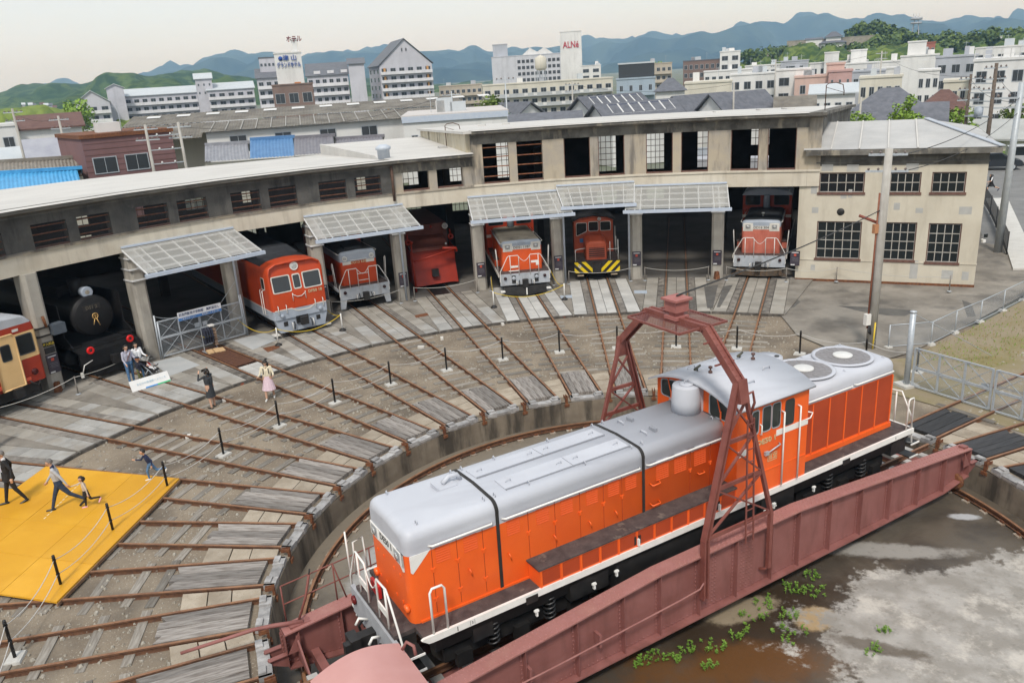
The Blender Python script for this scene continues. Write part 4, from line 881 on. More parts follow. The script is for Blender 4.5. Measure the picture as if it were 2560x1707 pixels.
for s_ in(-1,1):
 sl.box((-7.3,s_*1.375-.03,1.31),(7.40,s_*1.375+.03,1.455))
 sl.prism([(-7.3,1.31),(-7.38,1.32),(-7.52,1.43),(-7.47,1.455),(-7.3,1.455)],lambda x,z:(x,s_*1.375-.03,z),lambda x,z:(x,s_*1.375+.03,z))
sl.box((7.36,-1.34,1.31),(7.42,1.34,1.455));sl.build('side_sill',WHITEP,de)
MB().box((-6.78,-1.409,1.33),(-6.765,-1.404,1.43)).build('sill_mark',BLACK,de)
lettering('S',.08,BLACK,de,(-6.45,-1.406,1.38),(1,0,0),(0,0,1));MB().box((-6.50,-1.407,1.325),(-6.494,-1.404,1.435)).box((-6.406,-1.407,1.325),(-6.40,-1.404,1.435)).build('sill_mark',BLACK,de)
lettering('2',.09,BLACK,de,(6.6,-1.406,1.38),(1,0,0),(0,0,1))
MB().prism([(-1.2,.9),(1.2,.9),(1.38,1.36),(-1.38,1.36)],lambda y,z:(-7.2,y,z),lambda y,z:(7.3,y,z)).build('underframe',UNDER,de)
for(xa,xb,y,z0)in((-2.9,1.4,1.30,.55),(1.55,2.7,1.32,.7),(-4.1,-3.1,1.30,.75),(-6.4,-5.95,1.28,.8),(6.6,7.2,1.3,.8)):
 for s_ in(-1,1):MB().box((xa,min(s_*.8,s_*y),z0),(xb,max(s_*.8,s_*y),1.22)).build('underframe_tank',UNDER,de)
for x,z in((-5.1,1.24),(4.55,1.26)):
 for s_ in(-1,1):MB().box((x-.14,s_*1.40-.02,z),(x+.14,s_*1.40+.02,1.40)).build('sill_pocket',UNDER,de)
COIL=mat('black coil spring',(.02,.02,.021),rough=.4,spec=.6)
def bogie(xc):
 b_=MB()
 for s_ in(-1,1):b_.box((xc-1.75,s_*.98-.06,.42),(xc+1.75,s_*.98+.06,.72))
 b_.box((xc-.3,-1,.4),(xc+.3,1,.8));bo=b_.build('bogie_frame',UNDER,de)
 for dx in(-1.35,0,1.35):
  w_=MB()
  for s_ in(-1,1):w_.lathe([(.0,-.06),(.40,-.06),(.43,-.05),(.43,.05),(.46,.06),(.46,.08),(.0,.08)],20,(xc+dx,s_*GA,.43),(0,-s_,0))
  w_.tube([(xc+dx,-.9,.43),(xc+dx,.9,.43)],.09,8);w_.build('wheelset',mat('dark wheel steel',(.03,.028,.027),(.05,.045,.04),rough=.5),bo)
  for s_ in(-1,1):MB().box((xc+dx-.17,s_*1.08-.07,.27),(xc+dx+.17,s_*1.08+.07,.58)).build('axle_box',UNDER,bo)
 for dx in(-.68,.68):
  for s_ in(-1,1):
   sp=[(xc+dx+.12*math.cos(t*.7),s_*1.12+.12*math.sin(t*.7),.45+t*.0125)for t in range(56)]
   MB().tube(sp,.024,5).tube([(xc+dx,s_*1.12,.4),(xc+dx,s_*1.12,1.15)],.06,8).build('coil_spring',COIL,bo)
bogie(-5.2);bogie(4.9);bogie(-.15)
wk=mat('white valve paint',(.75,.75,.72))
for x,z in((-5.0,.95),(-3.55,.98),(-2.95,1.05),(3.35,.95),(1.9,.98)):MB().box((x-.02,-1.42,z-.08),(x+.02,-1.36,z+.06)).box((x-.06,-1.43,z+.03),(x+.04,-1.38,z+.07)).build('drain_cock',wk,de)
MB().box((1.55,-1.40,.93),(2.0,-1.385,.96)).build('step_edge',WHITEP,de)
for s_ in(-1,1):
 y0,y1=(-1.37,-.94)if s_<0 else(.94,1.37)
 bx=MB().box((-4.86,y0,1.452),(.60,y1,1.86)).build('side_box',ORANGE,de)
 MB().box((-4.90,y0-.03,1.86),(.62,y1+.03,1.90)).build('tread_top',TREAD,bx)
 for k in range(12):x=-4.84+k*.495;MB().box((x-.018,(y0 if s_<0 else y1)-.018,1.46),(x+.018,(y0 if s_<0 else y1)+.018,1.855)).build('panel_rib',ORANGE,bx)
 for k in range(11):x=-4.80+k*.495;MB().box((x,(y0 if s_<0 else y1)-.006,1.50),(x+.42,(y0 if s_<0 else y1)+.006,1.82)).build('panel',ORANGE_D,bx)
 for x in(-2.35,.05):MB().box((x-.09,(y0 if s_<0 else y1)-.012,1.52),(x+.09,(y0 if s_<0 else y1)+.012,1.72)).box((x-.02,(y0 if s_<0 else y1)-.07,1.5),(x+.02,(y0 if s_<0 else y1)+.02,1.66),1).build('valve_pocket',[BLACK,wk],bx)
cb=MB();hwc=1.36;xa,xb=.62,3.0;ze=3.80
def arcz(y):return 4.16-.36*(abs(y)/1.45)**2.0
ys=[-hwc+2*hwc*k/12 for k in range(13)]
secp=[(-hwc,1.46)]+[(y,arcz(y)-.03)for y in ys]+[(hwc,1.46)]
cb.prism(secp,lambda y,z:(xa,y,z),lambda y,z:(xb,y,z));cab=cb.build('cab',ORANGE,de)
rf=MB();yr=[-1.47+2.94*k/16 for k in range(17)]
secr=[(y,arcz(y)+.0)for y in yr]+[(y,arcz(y)+.045)for y in yr[::-1]]
rf.prism(secr,lambda y,z:(xa-.22,y,z),lambda y,z:(xb+.10,y,z));rf.sm=[len(f)==4 for f in rf.f];crf_=rf.build('cab_roof',GREYP,cab)
def window(parent,pts3,frame,gl,t=.035,n=None):
 """rounded flat window from 3-D corner points; frame ring + glass, offset along normal n"""
 P4=[Vector(p)for p in pts3];n=Vector(n).normalized();c=sum(P4,Vector())/len(P4);rp=[]
 for k in range(len(P4)):
  a,b,d=P4[k-1],P4[k],P4[(k+1)%len(P4)];e1=(a-b);e2=(d-b);q=min(.09,e1.length*.3,e2.length*.3)
  for u in(0,.33,.67,1):rp.append(b+e1.normalized()*q*(1-u)**2+e2.normalized()*q*u**2)
 inn=[]
 for p in rp:
  d=c-p;inn.append(p+d*min(.45,t/max(d.length,.01)*1.25))
 mb=MB();K=len(rp);o_=n*.014;b0=0
 mb.v=[tuple(p)for p in rp]+[tuple(p+o_)for p in rp]+[tuple(p+o_)for p in inn]+[tuple(p+n*.004)for p in inn]
 for j in range(K):
  j2=(j+1)%K
  for L0 in(0,K,2*K):mb.face((L0+j,L0+j2,L0+K+j2,L0+K+j))
 w_=mb.build('window',frame,parent);g2=MB();g2.poly([p+n*.006 for p in inn]).poly([p+n*.001 for p in inn[::-1]]);g2.build('pane',gl,w_);return w_
RUB=mat('grey window rubber',(.32,.34,.37),rough=.6)
CABGL=glass_mat('cab glass',(.035,.042,.040),.05)
for s_ in(-1,1):
 y=s_*hwc;n=(0,s_,0)
 window(cab,[(1.0,y,3.02),(1.30,y,3.06),(1.30,y,3.68),(1.06,y,3.68)],RUB,CABGL,.03,n)
 for x0,x1 in((1.40,1.70),(1.72,2.02)):window(cab,[(x0,y,3.04),(x1,y,3.04),(x1,y,3.70),(x0,y,3.70)],WHITE if False else RUB,CABGL,.022,n)
 window(cab,[(2.16,y+s_*.009,3.0),(2.48,y+s_*.009,3.0),(2.48,y+s_*.009,3.66),(2.16,y+s_*.009,3.66)],DARKG,CABGL,.02,n)
 dr=MB().box((2.08,y-.008,1.52),(2.56,y+.008,3.72)).build('cab_door',ORANGE,cab)
 MB().tube([(2.0,s_*1.37,2.62),(2.0,s_*1.42,2.6),(1.6,s_*1.42,2.50)],.018,6).box((1.5,s_*1.40-.03,2.44),(1.62,s_*1.40+.03,2.53)).build('door_latch',GALV,cab)
 MB().box((1.90,y-.01 if s_>0 else y-.012,2.82),(3.0,y+.012,2.97)).build('white_band',WHITEP,cab)
 MB().box((.64,y-.012,2.62),(.95,y+.012,2.78)).build('white_band',WHITEP,cab)
 for x in(2.06,2.62):MB().tube([(x,s_*1.36,3.42),(x,s_*1.45,3.42),(x,s_*1.45,1.52)],.022,6).build('cab_handrail',WHITEP,cab)
 MB().tube([(1.34,s_*1.36,3.28),(1.34,s_*1.42,3.26),(1.34,s_*1.42,3.04),(1.34,s_*1.36,3.02)],.018,6).build('cab_handrail',WHITEP,cab)
 MB().tube([(2.9,s_*1.36,2.95),(3.05,s_*1.4,2.98),(3.15,s_*1.38,3.08),(3.02,s_*1.3,3.12)],.018,6).build('cab_handrail',WHITEP,cab)
 MB().box((.64,y-.015,2.0),(2.98,y+.015,2.03)).build('waist_seam',ORANGE,cab)
lettering('DE50 1',.185,GOLD,cab,(1.58,-hwc-.004,2.80),(1,0,0),(0,0,1),.006,width=.62,ext=.008)
lettering('日立',.15,GOLD,cab,(1.80,-hwc-.004,2.32),(1,0,0),(0,0,1),.003,ext=.006)
for(a,b)in(((1.64,2.22),(1.96,2.232)),((1.64,2.41),(1.96,2.422)),((1.64,2.22),(1.652,2.42)),((1.948,2.22),(1.96,2.42))):MB().box((a[0],-hwc-.008,a[1]),(b[0],-hwc,b[1])).build('plate_rim',GOLD,cab)
for(ya,yb)in((.45,1.22),(-1.22,-.45)):
 window(cab,[(xa,ya if ya>0 else ya,3.42),(xa,yb,3.42),(xa,yb,3.86 if ya>0 else 3.98),(xa,ya,3.98 if ya>0 else 3.86)][::1],RUB,CABGL,.03,(-1,0,0))
 w0=(ya+yb)/2;MB().bar((xa-.03,w0+.1,3.92),(xa-.05,w0-.02,3.62),.02,.02).box((xa-.06,w0-.05,3.45),(xa-.04,w0-.02,3.65)).build('wiper',ORANGE,cab)
 window(cab,[(xb,ya,3.52),(xb,yb,3.52),(xb,yb,3.86),(xb,ya,3.9)],RUB,CABGL,.03,(1,0,0))
MB().prism([(-.945,1.5),(-.945,3.16),(-.66,3.45),(.66,3.45),(.945,3.16),(.945,1.5)],lambda y,z:(.585,y,z),lambda y,z:(.635,y,z)).build('hood_joint',DARKG,de)
st=MB();st.lathe([(.36,0),(.35,.3),(.33,.66),(.32,.68),(0,.685)],24,(.34,.02,3.43));st.box((.35,-.26,3.45),(.66,.30,4.11));stk=st.build('exhaust_stack',GREYP,de)
MB().lathe([(.17,0),(.17,.02),(.15,.035),(0,.04)],18,(.34,.02,4.115)).tube([(.28,.02,4.15),(.28,.02,4.22),(.40,.02,4.22),(.40,.02,4.15)],.012,5).build('stack_lid',GREYP,stk)
for(x,y,f)in((1.0,.35,1),(2.45,.35,-1)):
 z=arcz(y)+.05
 MB().tube([(x-.16,y-.08,z+.10),(x+.14,y+.05,z+.10)],[.035,.028],8).tube([(x,y,z),(x,y,z+.1)],.02,6).build('horn',mat('horn bronze',(.10,.09,.06),(.05,.05,.04),scale=20),crf_)
 MB().lathe([(.05,0),(.05,.05),(.02,.07),(.02,.12),(.05,.13),(.05,.17),(0,.19)],10,(x+.12,y-.32,arcz(y-.32)+.04)).build('roof_valve',mat('dark valve',(.10,.05,.04),rough=.4),crf_)
 MB().bar((x-.3,y-.1,z),(x+.1,y-.02,z),.02,.02).bar((x-.25,y-.28,z),(x+.1,y-.2,z),.02,.02).build('roof_pipe',GREYP,crf_)
for(x,y)in((1.15,.72),(1.55,-.85),(2.4,-.55),(2.1,.78)):z=arcz(y)+.04;MB().tube([(x-.12,y,z),(x-.10,y,z+.07),(x+.10,y,z+.07),(x+.12,y,z)],.015,6).build('roof_grab',GREYP,crf_)
MB().lathe([(.36,0),(.36,.62),(0,.63)],22,(3.25,.15,3.47)).build('rear_stack',GREYP,de)
for(x,y)in((3.2,.2),(3.4,.0)):MB().lathe([(.06,0),(.06,.02),(0,.02)],10,(x,y,4.10)).build('rear_stack_port',DARKG,de)
FANM=mat('fan mesh grey',(.19,.18,.185),(.24,.23,.235),rough=.5,scale=6)
for x in(4.45,6.02):
 fo=MB().lathe([(.80,0),(.80,.035),(.72,.04),(.70,.015)],36,(x,0,3.478)).build('fan_ring',GREYP,rhd)
 MB().lathe([(.70,0),(.0,.0)],36,(x,0,3.498)).build('fan_screen',FANM,fo)
 bl=MB()
 for k in range(18):q=k*math.pi/9;bl.bar((x+.24*math.cos(q),.24*math.sin(q),3.502),(x+.70*math.cos(q+.25),.70*math.sin(q+.25),3.502),.012,.008)
 for rr_ in(.4,.55):bl.tube([(x+rr_*math.cos(j*.2618),rr_*math.sin(j*.2618),3.502)for j in range(24)],.005,4,closed=True)
 bl.build('fan_guard',mat('fan guard grey',(.24,.23,.23),(.28,.27,.28),scale=5),fo)
 MB().lathe([(.26,0),(.26,.04),(.22,.06),(0,.07)],22,(x,0,3.50)).build('fan_hub',mat('pale fan hub',(.62,.62,.6),(.55,.55,.54),scale=6),fo)
def rails(name,polys,r=.021):
 mb=MB()
 for p in polys:mb.tube(p,r,6)
 return mb.build(name,WHITEP,de)
def loop_(x0,x1,y,zt):return[(x0,y,1.45),(x0,y,zt-.08),(x0+.05,y,zt),(x1-.05,y,zt),(x1,y,zt-.08),(x1,y,1.45)]
for s_ in(-1,1):rails('side_stanchion',[loop_(-7.25,-6.95,s_*1.36,2.42)],.024)
xf=-7.88
for s_ in(-1,1):
 rails('front_railing',[[(xf,s_*.28,1.30),(xf,s_*.28,2.25),(xf,s_*.32,2.33),(xf,s_*.78,2.36),(xf,s_*.86,2.28),(xf-.0,s_*1.33,1.5),(xf,s_*1.36,.75)],[(xf,s_*.72,1.35),(xf,s_*.72,2.34)],[(xf,s_*.28,1.7),(xf,s_*.72,1.7)],[(xf-.02,s_*1.22,1.3),(xf-.05,s_*1.28,.8),(xf-.02,s_*1.22,.7)]],.022)
 MB().box((xf-.02,min(s_*.3,s_*.7),1.72),(xf+.01,max(s_*.3,s_*.7),1.84)).build('railing_plate',WHITEP,de)
rails('front_chain',[[(xf,.28-.56*k/8,2.22-.25*math.sin(math.pi*k/8))for k in range(9)]],.012)
rails('corner_stanchion',[[(-7.86,1.36,1.4),(-7.86,1.40,2.5)],[(-7.75,1.36,1.45),(-7.72,1.4,2.2),(-7.5,1.4,2.25),(-7.48,1.38,1.5)]],.02)
MB().box((-7.70,.18,1.50),(-7.64,.60,1.78)).build('red_plate',mat('red marker plate',(.45,.02,.02),rough=.4),de)
MB().box((-7.95,-1.2,.72),(-7.86,1.2,1.36)).build('end_beam',mat('end beam grey',(.36,.37,.39),(.30,.31,.33),scale=4),de)
for s_ in(-1,1):
 MB().lathe([(.10,0),(.10,.05),(.06,.07),(0,.07)],12,(-7.95,s_*1.0,1.12),(-1,0,0)).build('marker_lamp',mat('dark red lens',(.12,.01,.01),rough=.2),de)
 for k,z in enumerate((.45,.78,1.12)):MB().box((-7.86,min(s_*.98,s_*1.38),z),(-7.48,max(s_*.98,s_*1.38),z+.03)).box((-7.87,s_*1.38-.012,z-.005),(-7.47,s_*1.38+.012,z+.035),1).build('step',[UNDER,WHITEP],de)
 MB().box((-7.86,min(s_*.96,s_*.99),.4),(-7.46,max(s_*.96,s_*.99),1.36)).build('step_back',UNDER,de)
 MB().tube([(-8.0,s_*.45,1.0),(-8.1,s_*.5,.85),(-8.06,s_*.5,.65)],.028,6).tube([(-7.95,s_*.32,1.05),(-8.12,s_*.36,1.12),(-8.2,s_*.36,1.0)],.03,6,1).build('brake_hose',[BLACK,WHITEP],de)
MB().box((-8.35,-.11,.72),(-7.9,.11,1.02)).box((-8.5,-.20,.66),(-8.3,.16,1.08)).box((-8.62,-.2,.7),(-8.45,-.05,1.04)).build('coupler',UNDER,de)
MB().box((7.9,-.11,.72),(7.3,.11,1.02)).box((8.1,-.16,.66),(7.85,.20,1.08)).build('coupler',UNDER,de)
MB().box((7.32,-1.2,.72),(7.4,1.2,1.31)).build('end_beam',UNDER,de)
for s_ in(-1,1):
 rails('rear_railing',[[(7.40,s_*.4,1.3),(7.40,s_*.4,2.35),(7.40,s_*.95,2.4),(7.40,s_*1.30,1.75),(7.42,s_*1.36,1.0),(7.42,s_*1.2,.95)],[(7.4,s_*.8,1.4),(7.4,s_*.8,2.35)],[(7.1,s_*1.36,1.45),(7.1,s_*1.37,2.3),(7.14,s_*1.37,2.36),(7.3,s_*1.37,2.36),(7.33,s_*1.37,2.28),(7.33,s_*1.36,1.45)]],.022)
 for z in(.55,.95):MB().box((7.35,min(s_*1.0,s_*1.4),z),(7.7,max(s_*1.0,s_*1.4),z+.025)).box((7.34,s_*1.4-.012,z-.01),(7.71,s_*1.4+.012,z+.03),1).build('step',[UNDER,WHITEP],de)
def veh(idx,r,name,label,cat='locomotive'):
 p=pol(r,idx);return thing(name,label,cat,p,ang(idx)+math.pi)
REDO=mat('red-orange paint',(.50,.062,.014),(.44,.052,.014),rough=.42,scale=1.2,streak=(.33,.045,.015),streak_scale=(1.2,1.2,.4),streak_amt=.5)
ORG2=mat('sunlit orange paint',(.66,.10,.022),(.60,.085,.02),rough=.42,scale=1.2,streak=(.45,.06,.018),streak_scale=(1.2,1.2,.4),streak_amt=.5)  # brighter orange with the sunlight put into the paint colour
FADED=mat('faded salmon paint',(.46,.125,.085),(.52,.165,.115),rough=.6,scale=1.5,streak=(.30,.065,.04),streak_scale=(1.5,1.5,.35),streak_amt=.6)
BLUEG=mat('blue-grey paint',(.30,.345,.41),(.36,.40,.46),rough=.5,scale=1.5,streak=(.22,.24,.27),streak_scale=(1.5,1.5,.5),streak_amt=.4)
DUSTY=mat('dusty hood roof',(.24,.215,.175),(.33,.30,.245),rough=.9,scale=1.2,streak=(.14,.125,.105),streak_scale=(.8,.8,.8),streak_amt=.7)
DARKROOF=mat('dark roof paint',(.022,.024,.029),(.04,.043,.048),spec=.2,rough=.65,scale=1.2)
GREYBUF=mat('grey buffer beam',(.34,.37,.41),(.42,.44,.47),rough=.6,scale=3,streak=(.20,.18,.16),streak_scale=(2.5,2.5,.8),streak_amt=.5)
WORNW=mat('worn white railing',(.70,.695,.67),(.60,.58,.54),rough=.5,scale=6)
OFFW=mat('off white band',(.62,.60,.56),(.54,.52,.47),rough=.5,scale=3)
DKGOLD=mat('pale number gold',(.52,.42,.26))
def lamp(parent,x,y,z,r=.14):
 o=MB().lathe([(r,-.12),(r,.02),(r*.92,.03),(r*.9,.01)],18,(x,y,z),(1,0,0)).build('headlamp',WORNW,parent)
 MB().lathe([(r*.88,.004),(r*.5,.018),(0,.022)],18,(x,y,z),(1,0,0)).build('lens',LAMP_GLASS,o);return o
def sq_lamp(parent,x,y,z,s_=.2):
 o=MB().box((x-.02,y-s_,z-s_*.85),(x+.012,y+s_,z+s_*.85)).build('lamp_case',OFFW,parent)
 MB().box((x+.012,y-s_*.75,z-s_*.62),(x+.016,y+s_*.75,z+s_*.62)).build('lamp_recess',mat('lamp recess grey',(.27,.27,.27)),o)
 MB().lathe([(s_*.45,0),(s_*.4,.03),(0,.035)],12,(x+.016,y,z),(1,0,0)).build('lens',LAMP_GLASS,o);return o
def beam(t,x,hw,z0,z1,m=GREYBUF,plow=False,steps=True):
 b=MB().box((x-.08,-hw,z0),(x,hw,z1)).build('buffer_beam',m,t)
 for s_ in(-1,1):
  MB().lathe([(.085,0),(.085,.07),(.06,.10),(0,.10)],12,(x,s_*(hw-.28),z1-.22),(1,0,0)).build('marker_lamp',mat('dark lamp lens',(.03,.01,.01),rough=.2),b)
  MB().tube([(x,s_*.45,z0+.2),(x+.1,s_*.47,z0+.18),(x+.12,s_*.47,z0)],.028,6).build('brake_pipe',WORNW,b)
  MB().tube([(x+.02,s_*.32,z0+.25),(x+.14,s_*.33,z0+.1),(x+.1,s_*.36,z0-.2)],.022,6).build('brake_hose',BLACK,b)
 MB().box((x-.1,-.13,z0-.02),(x+.28,.13,z0+.3)).box((x+.2,-.19,z0-.08),(x+.42,.12,z0+.34)).build('coupler',UNDER,t)
 return b
def wheels(t,xs,hw=.95):
 for x in xs:
  w_=MB()
  for s_ in(-1,1):w_.lathe([(.0,-.06),(.43,-.06),(.43,.05),(.46,.07),(.0,.08)],18,(x,s_*GA,.43),(0,-s_,0))
  w_.tube([(x,-.8,.43),(x,.8,.43)],.08,6);w_.build('wheelset',MATS['dark wheel steel'],t)
def hood_loco(idx,r,label,body,top,roofm,num,hw,zt,zg,xf,lh_,cabw,cabh,lampk,deckz=1.22,dirty_fan=True,cabm=None,cablen=2.4,railc=True):
 t=veh(idx,r,'diesel_locomotive',label);hx0,hx1=-xf-lh_,-xf
 def ringp(x,ins):
  h=hw-ins;tp=zt-ins;rad=.2;zs=tp-rad;arc=[(-(h-rad)-rad*math.cos(a),zs+rad*math.sin(a))for a in[k*math.pi/8 for k in range(5)]]
  return[(x,y,z)for y,z in([(-h,deckz),(-h,zg)]+arc+[(0,tp+.03)]+[(-a,b)for a,b in arc[::-1]]+[(h,zg),(h,deckz)])]
 rings=[ringp(hx0,0),ringp(hx1-.18,0),ringp(hx1-.07,.02),ringp(hx1-.01,.08),ringp(hx1,.13)];n=len(rings[0]);mb=MB()
 for q in rings:mb.v+=q
 for k in range(len(rings)-1):
  for j in range(n-1):
   side=j in(0,n-2);flat=3<=j<=n-5
   mb.face((k*n+j,k*n+j+1,(k+1)*n+j+1,(k+1)*n+j),0 if side else(2 if(flat and k==0)else 1),True)
 q=(len(rings)-1)*n;mb.face([q,q+1,q+n-2,q+n-1],0);mb.face([q+j for j in range(1,n-1)],1)
 h=mb.build('hood',[body,top,roofm],t)
 fx=hx1+.006
 if lampk=='round':
  MB().box((fx-.01,-hw+.14,zg-.16),(fx+.006,-.42,zg)).build('white_band',OFFW,h);MB().box((fx-.01,.42,zg-.16),(fx+.006,hw-.14,zg)).build('white_band',OFFW,h)
  for s_ in(-1,1):lamp(h,hx1+.03,s_*(hw-.27),zg+.18,.13)
  lettering(num,.20,DKGOLD,h,(fx+.002,.0,zg-.08),(0,1,0),(0,0,1),.003)
  MB().tube([(fx,-.45,zg+.06),(fx+.05,-.44,zg+.06),(fx+.05,.44,zg+.06),(fx,.45,zg+.06)],.014,6).build('grab_rail',WORNW,h)
 else:
  mb2=MB().box((fx-.01,-hw+.13,zg-.13),(fx+.004,hw-.13,zg+.06));mb2.build('white_band',OFFW,h)
  for s_ in(-1,1):
   MB().box((fx-.008,s_*(hw-.33)-.26,zg-.22),(fx+.006,s_*(hw-.33)+.26,zg+.22)).build('lamp_panel',OFFW,h);sq_lamp(h,fx+.012,s_*(hw-.33),zg+.02,.18)
  lettering(num,.19,mat('dark number ink',(.1,.1,.1)),h,(fx+.006,0,zg+.0-.03),(0,1,0),(0,0,1),.004)
  for y in(-.3,-.12,.12,.3):
   for z in(deckz+.3,zg-.4):MB().box((fx-.01,y-.02,z),(fx+.012,y+.02,z+.07)).build('door_hinge',body,h)
 if dirty_fan:
  fo=MB().lathe([(.52,0),(.52,.03),(.46,.035)],30,(hx1-.75,0,zt+.015)).build('fan_ring',DUSTY,h);MB().lathe([(.46,.0),(0,.0)],30,(hx1-.75,0,zt+.04)).build('fan_screen',mat('dark fan screen',(.06,.055,.05),(.09,.08,.07),scale=9),fo);MB().lathe([(.15,0),(.13,.02),(0,.02)],18,(hx1-.75,0,zt+.045)).build('fan_hub',DUSTY,fo)
 for s_ in(-1,1):
  MB().tube([(hx1-.1,s_*(hw-.02),zt-.12),(hx1-.15,s_*(hw+.06),zt-.10),(hx0+.1,s_*(hw+.06),zt-.10)],.016,6).build('hood_rail',WORNW,h)
  for k in range(5):x=hx1-.5-k*lh_/6;MB().box((x-.25,s_*hw-.006,deckz+.35),(x+.2,s_*hw+.006,zg-.15)).build('hood_door',body,h)
  MB().box((hx0,s_*(hw+.02)if s_>0 else-1.36,deckz-.0),(hx1-1.4,1.36 if s_>0 else-hw-.02,deckz+.38)).box((hx0,(hw+.02)if s_>0 else-1.4,deckz+.38),(hx1-1.35,1.4 if s_>0 else-hw-.02,deckz+.42),1).build('side_box',[body,TREAD],t)
 MB().box((hx0-6,-1.38,deckz-.1),(-.06,1.38,deckz)).build('deck',TREAD,t)
 for s_ in(-1,1):MB().box((hx0-6,s_*1.4-.02,deckz-.16),(-.06,s_*1.4+.02,deckz+.004)).build('side_sill',OFFW if body is not REDO else GREYBUF,t)
 MB().box((hx0-6,-1.1,.62),(-.1,1.1,deckz-.1)).build('underframe',UNDER,t)
 xa=hx0;xb=hx0-cablen;prof=[(-cabw,deckz),(-cabw,cabh-.32),(-cabw+.18,cabh-.14),(-.5,cabh),(.5,cabh),(cabw-.18,cabh-.14),(cabw,cabh-.32),(cabw,deckz)]
 cm=cabm or body;c=MB().prism(prof,lambda y,z:(xa,y,z),lambda y,z:(xb,y,z)).build('cab',cm,t)
 MB().prism([(-cabw-.04,cabh-.30),(-cabw+.16,cabh-.10),(-.5,cabh+.04),(.5,cabh+.04),(cabw-.16,cabh-.10),(cabw+.04,cabh-.30),(cabw,cabh-.32),(-cabw,cabh-.32)],lambda y,z:(xa+.08,y,z),lambda y,z:(xb-.08,y,z)).build('cab_roof',top,c)
 for s_ in(-1,1):
  a,b=s_*.38,s_*(cabw-.14);window(c,[(xa,a,zt+.12),(xa,b,zt+.12),(xa,b,cabh-.34),(xa,a,cabh-.26)],DARKG,GLASS,.03,(1,0,0))
 MB().box((xa,-cabw-.006,zg-.25),(xa+.012,-hw-.05,zg-.08)).build('white_band',OFFW,c);MB().box((xa,hw+.05,zg-.25),(xa+.012,cabw+.006,zg-.08)).build('white_band',OFFW,c)
 MB().lathe([(.2,0),(.19,.5),(.17,.75),(0,.76)],16,(xa+.28,0,zt)).build('exhaust_stack',top,t)
 beam(t,0,1.35,deckz-.62,deckz)
 rl=MB();zt2=deckz+.98
 for s_ in(-1,1):
  for p in([(0,s_*.3,deckz-.1),(0,s_*.3,zt2-.06),(0,s_*.34,zt2),(0,s_*.82,zt2),(0,s_*.90,zt2-.05),(0,s_*1.32,deckz+.15),(0,s_*1.36,deckz-.4),(0,s_*1.28,deckz-.45)],[(0,s_*.76,deckz-.1),(0,s_*.76,zt2)],[(-.5,s_*1.36,deckz),(-.5,s_*1.44,deckz+1.25),(-.56,s_*1.44,deckz+1.3),(-.72,s_*1.44,deckz+1.2),(-.76,s_*1.38,deckz)]):rl.tube(p,.02,6)
 if not railc:
  for z in(deckz+.32,deckz+.68):rl.tube([(0,-.3,z),(0,.3,z)],.018,6)
 rl.build('front_railing',WORNW,t)
 MB().tube([(.0,-.3+.6*k/10,zt2-.06-.26*math.sin(math.pi*k/10))for k in range(11)],.014,5).build('safety_chain',WORNW,t)
 wheels(t,(-1.9,-3.9));return t
t=hood_loco(7,24.75,'orange hood locomotive with white railings and dusty fan roof under the canopies',ORG2,BLUEG,DUSTY,'DD51 1187',1.10,2.82,2.50,.75,4.6,1.42,3.95,'sq',cabm=mat('shaded red cab paint',(.46,.045,.012),(.40,.04,.012),rough=.45,scale=1.5))  # cab red darkened in its colour to stand for shade inside the stall
MB().prism([(-1.15,.02),(.0,.42),(1.15,.02),(1.15,-.35),(-1.15,-.35)],lambda y,x:(x,y,.10),lambda y,x:(x-.05,y,.52)).box((.395,-.03,.12),(.43,.03,.50),1).build('snow_guard',[BLACK,WHITEP],t)
for s_ in(-1,1):MB().box((-.05,s_*.62-.1,.72),(.05,s_*.62+.1,1.12)).lathe([(.1,0),(.1,.05),(0,.05)],10,(.05,s_*.62,.98),(1,0,0),1).build('jumper_box',[BLACK,GREYBUF],t)
for s_ in(-1,1):MB().box((-.1,s_*1.25-.12,.28),(.18,s_*1.25+.12,.33)).build('step',WHITEP,t)
MB().box((.01,-.74,1.55),(.03,-.34,1.66)).box((.01,-.86,1.36),(.03,-.3,1.41)).box((.01,.36,1.75),(.03,.76,1.87)).box((.0,.62,1.6),(.06,.78,1.82)).build('railing_fittings',WORNW,t)
t=hood_loco(10,27.0,'faded salmon hood locomotive with square lamps beside the annex',FADED,BLUEG,DARKROOF,'DD16 304',1.02,3.02,2.66,.65,4.4,1.38,4.05,'sq',dirty_fan=False,cabm=mat('dim red cab',(.30,.035,.015),(.25,.03,.015),rough=.5,scale=1.5))
MB().prism([(-1.2,-.05),(.0,.18),(1.2,-.05),(1.2,-.3),(-1.2,-.3)],lambda y,x:(x,y,.12),lambda y,x:(x-.05,y,.50)).build('snow_guard',mat('rusty dark guard',(.05,.04,.03),(.10,.065,.04),rough=.8,scale=5),t)
for s_ in(-1,1):MB().prism([(s_*1.0,.55),(s_*1.28,.25),(s_*1.45,.2),(s_*1.45,.14),(s_*1.05,.16)],lambda y,z:(-.05,y,z),lambda y,z:(.1,y,z)).build('rail_guard',MATS['rusty dark guard'],t)
MB().lathe([(.05,0),(.05,.12),(.09,.13),(.09,.2),(0,.22)],10,(-1.9,0,3.05)).build('roof_valve',WORNW,t)
t=hood_loco(5,26.55,'red-orange hood locomotive with ladder railings and round lamps under a canopy',REDO,BLUEG,DARKROOF,'DD13 638',1.0,3.0,2.48,.62,4.2,1.38,3.9,'round',dirty_fan=False,railc=False)
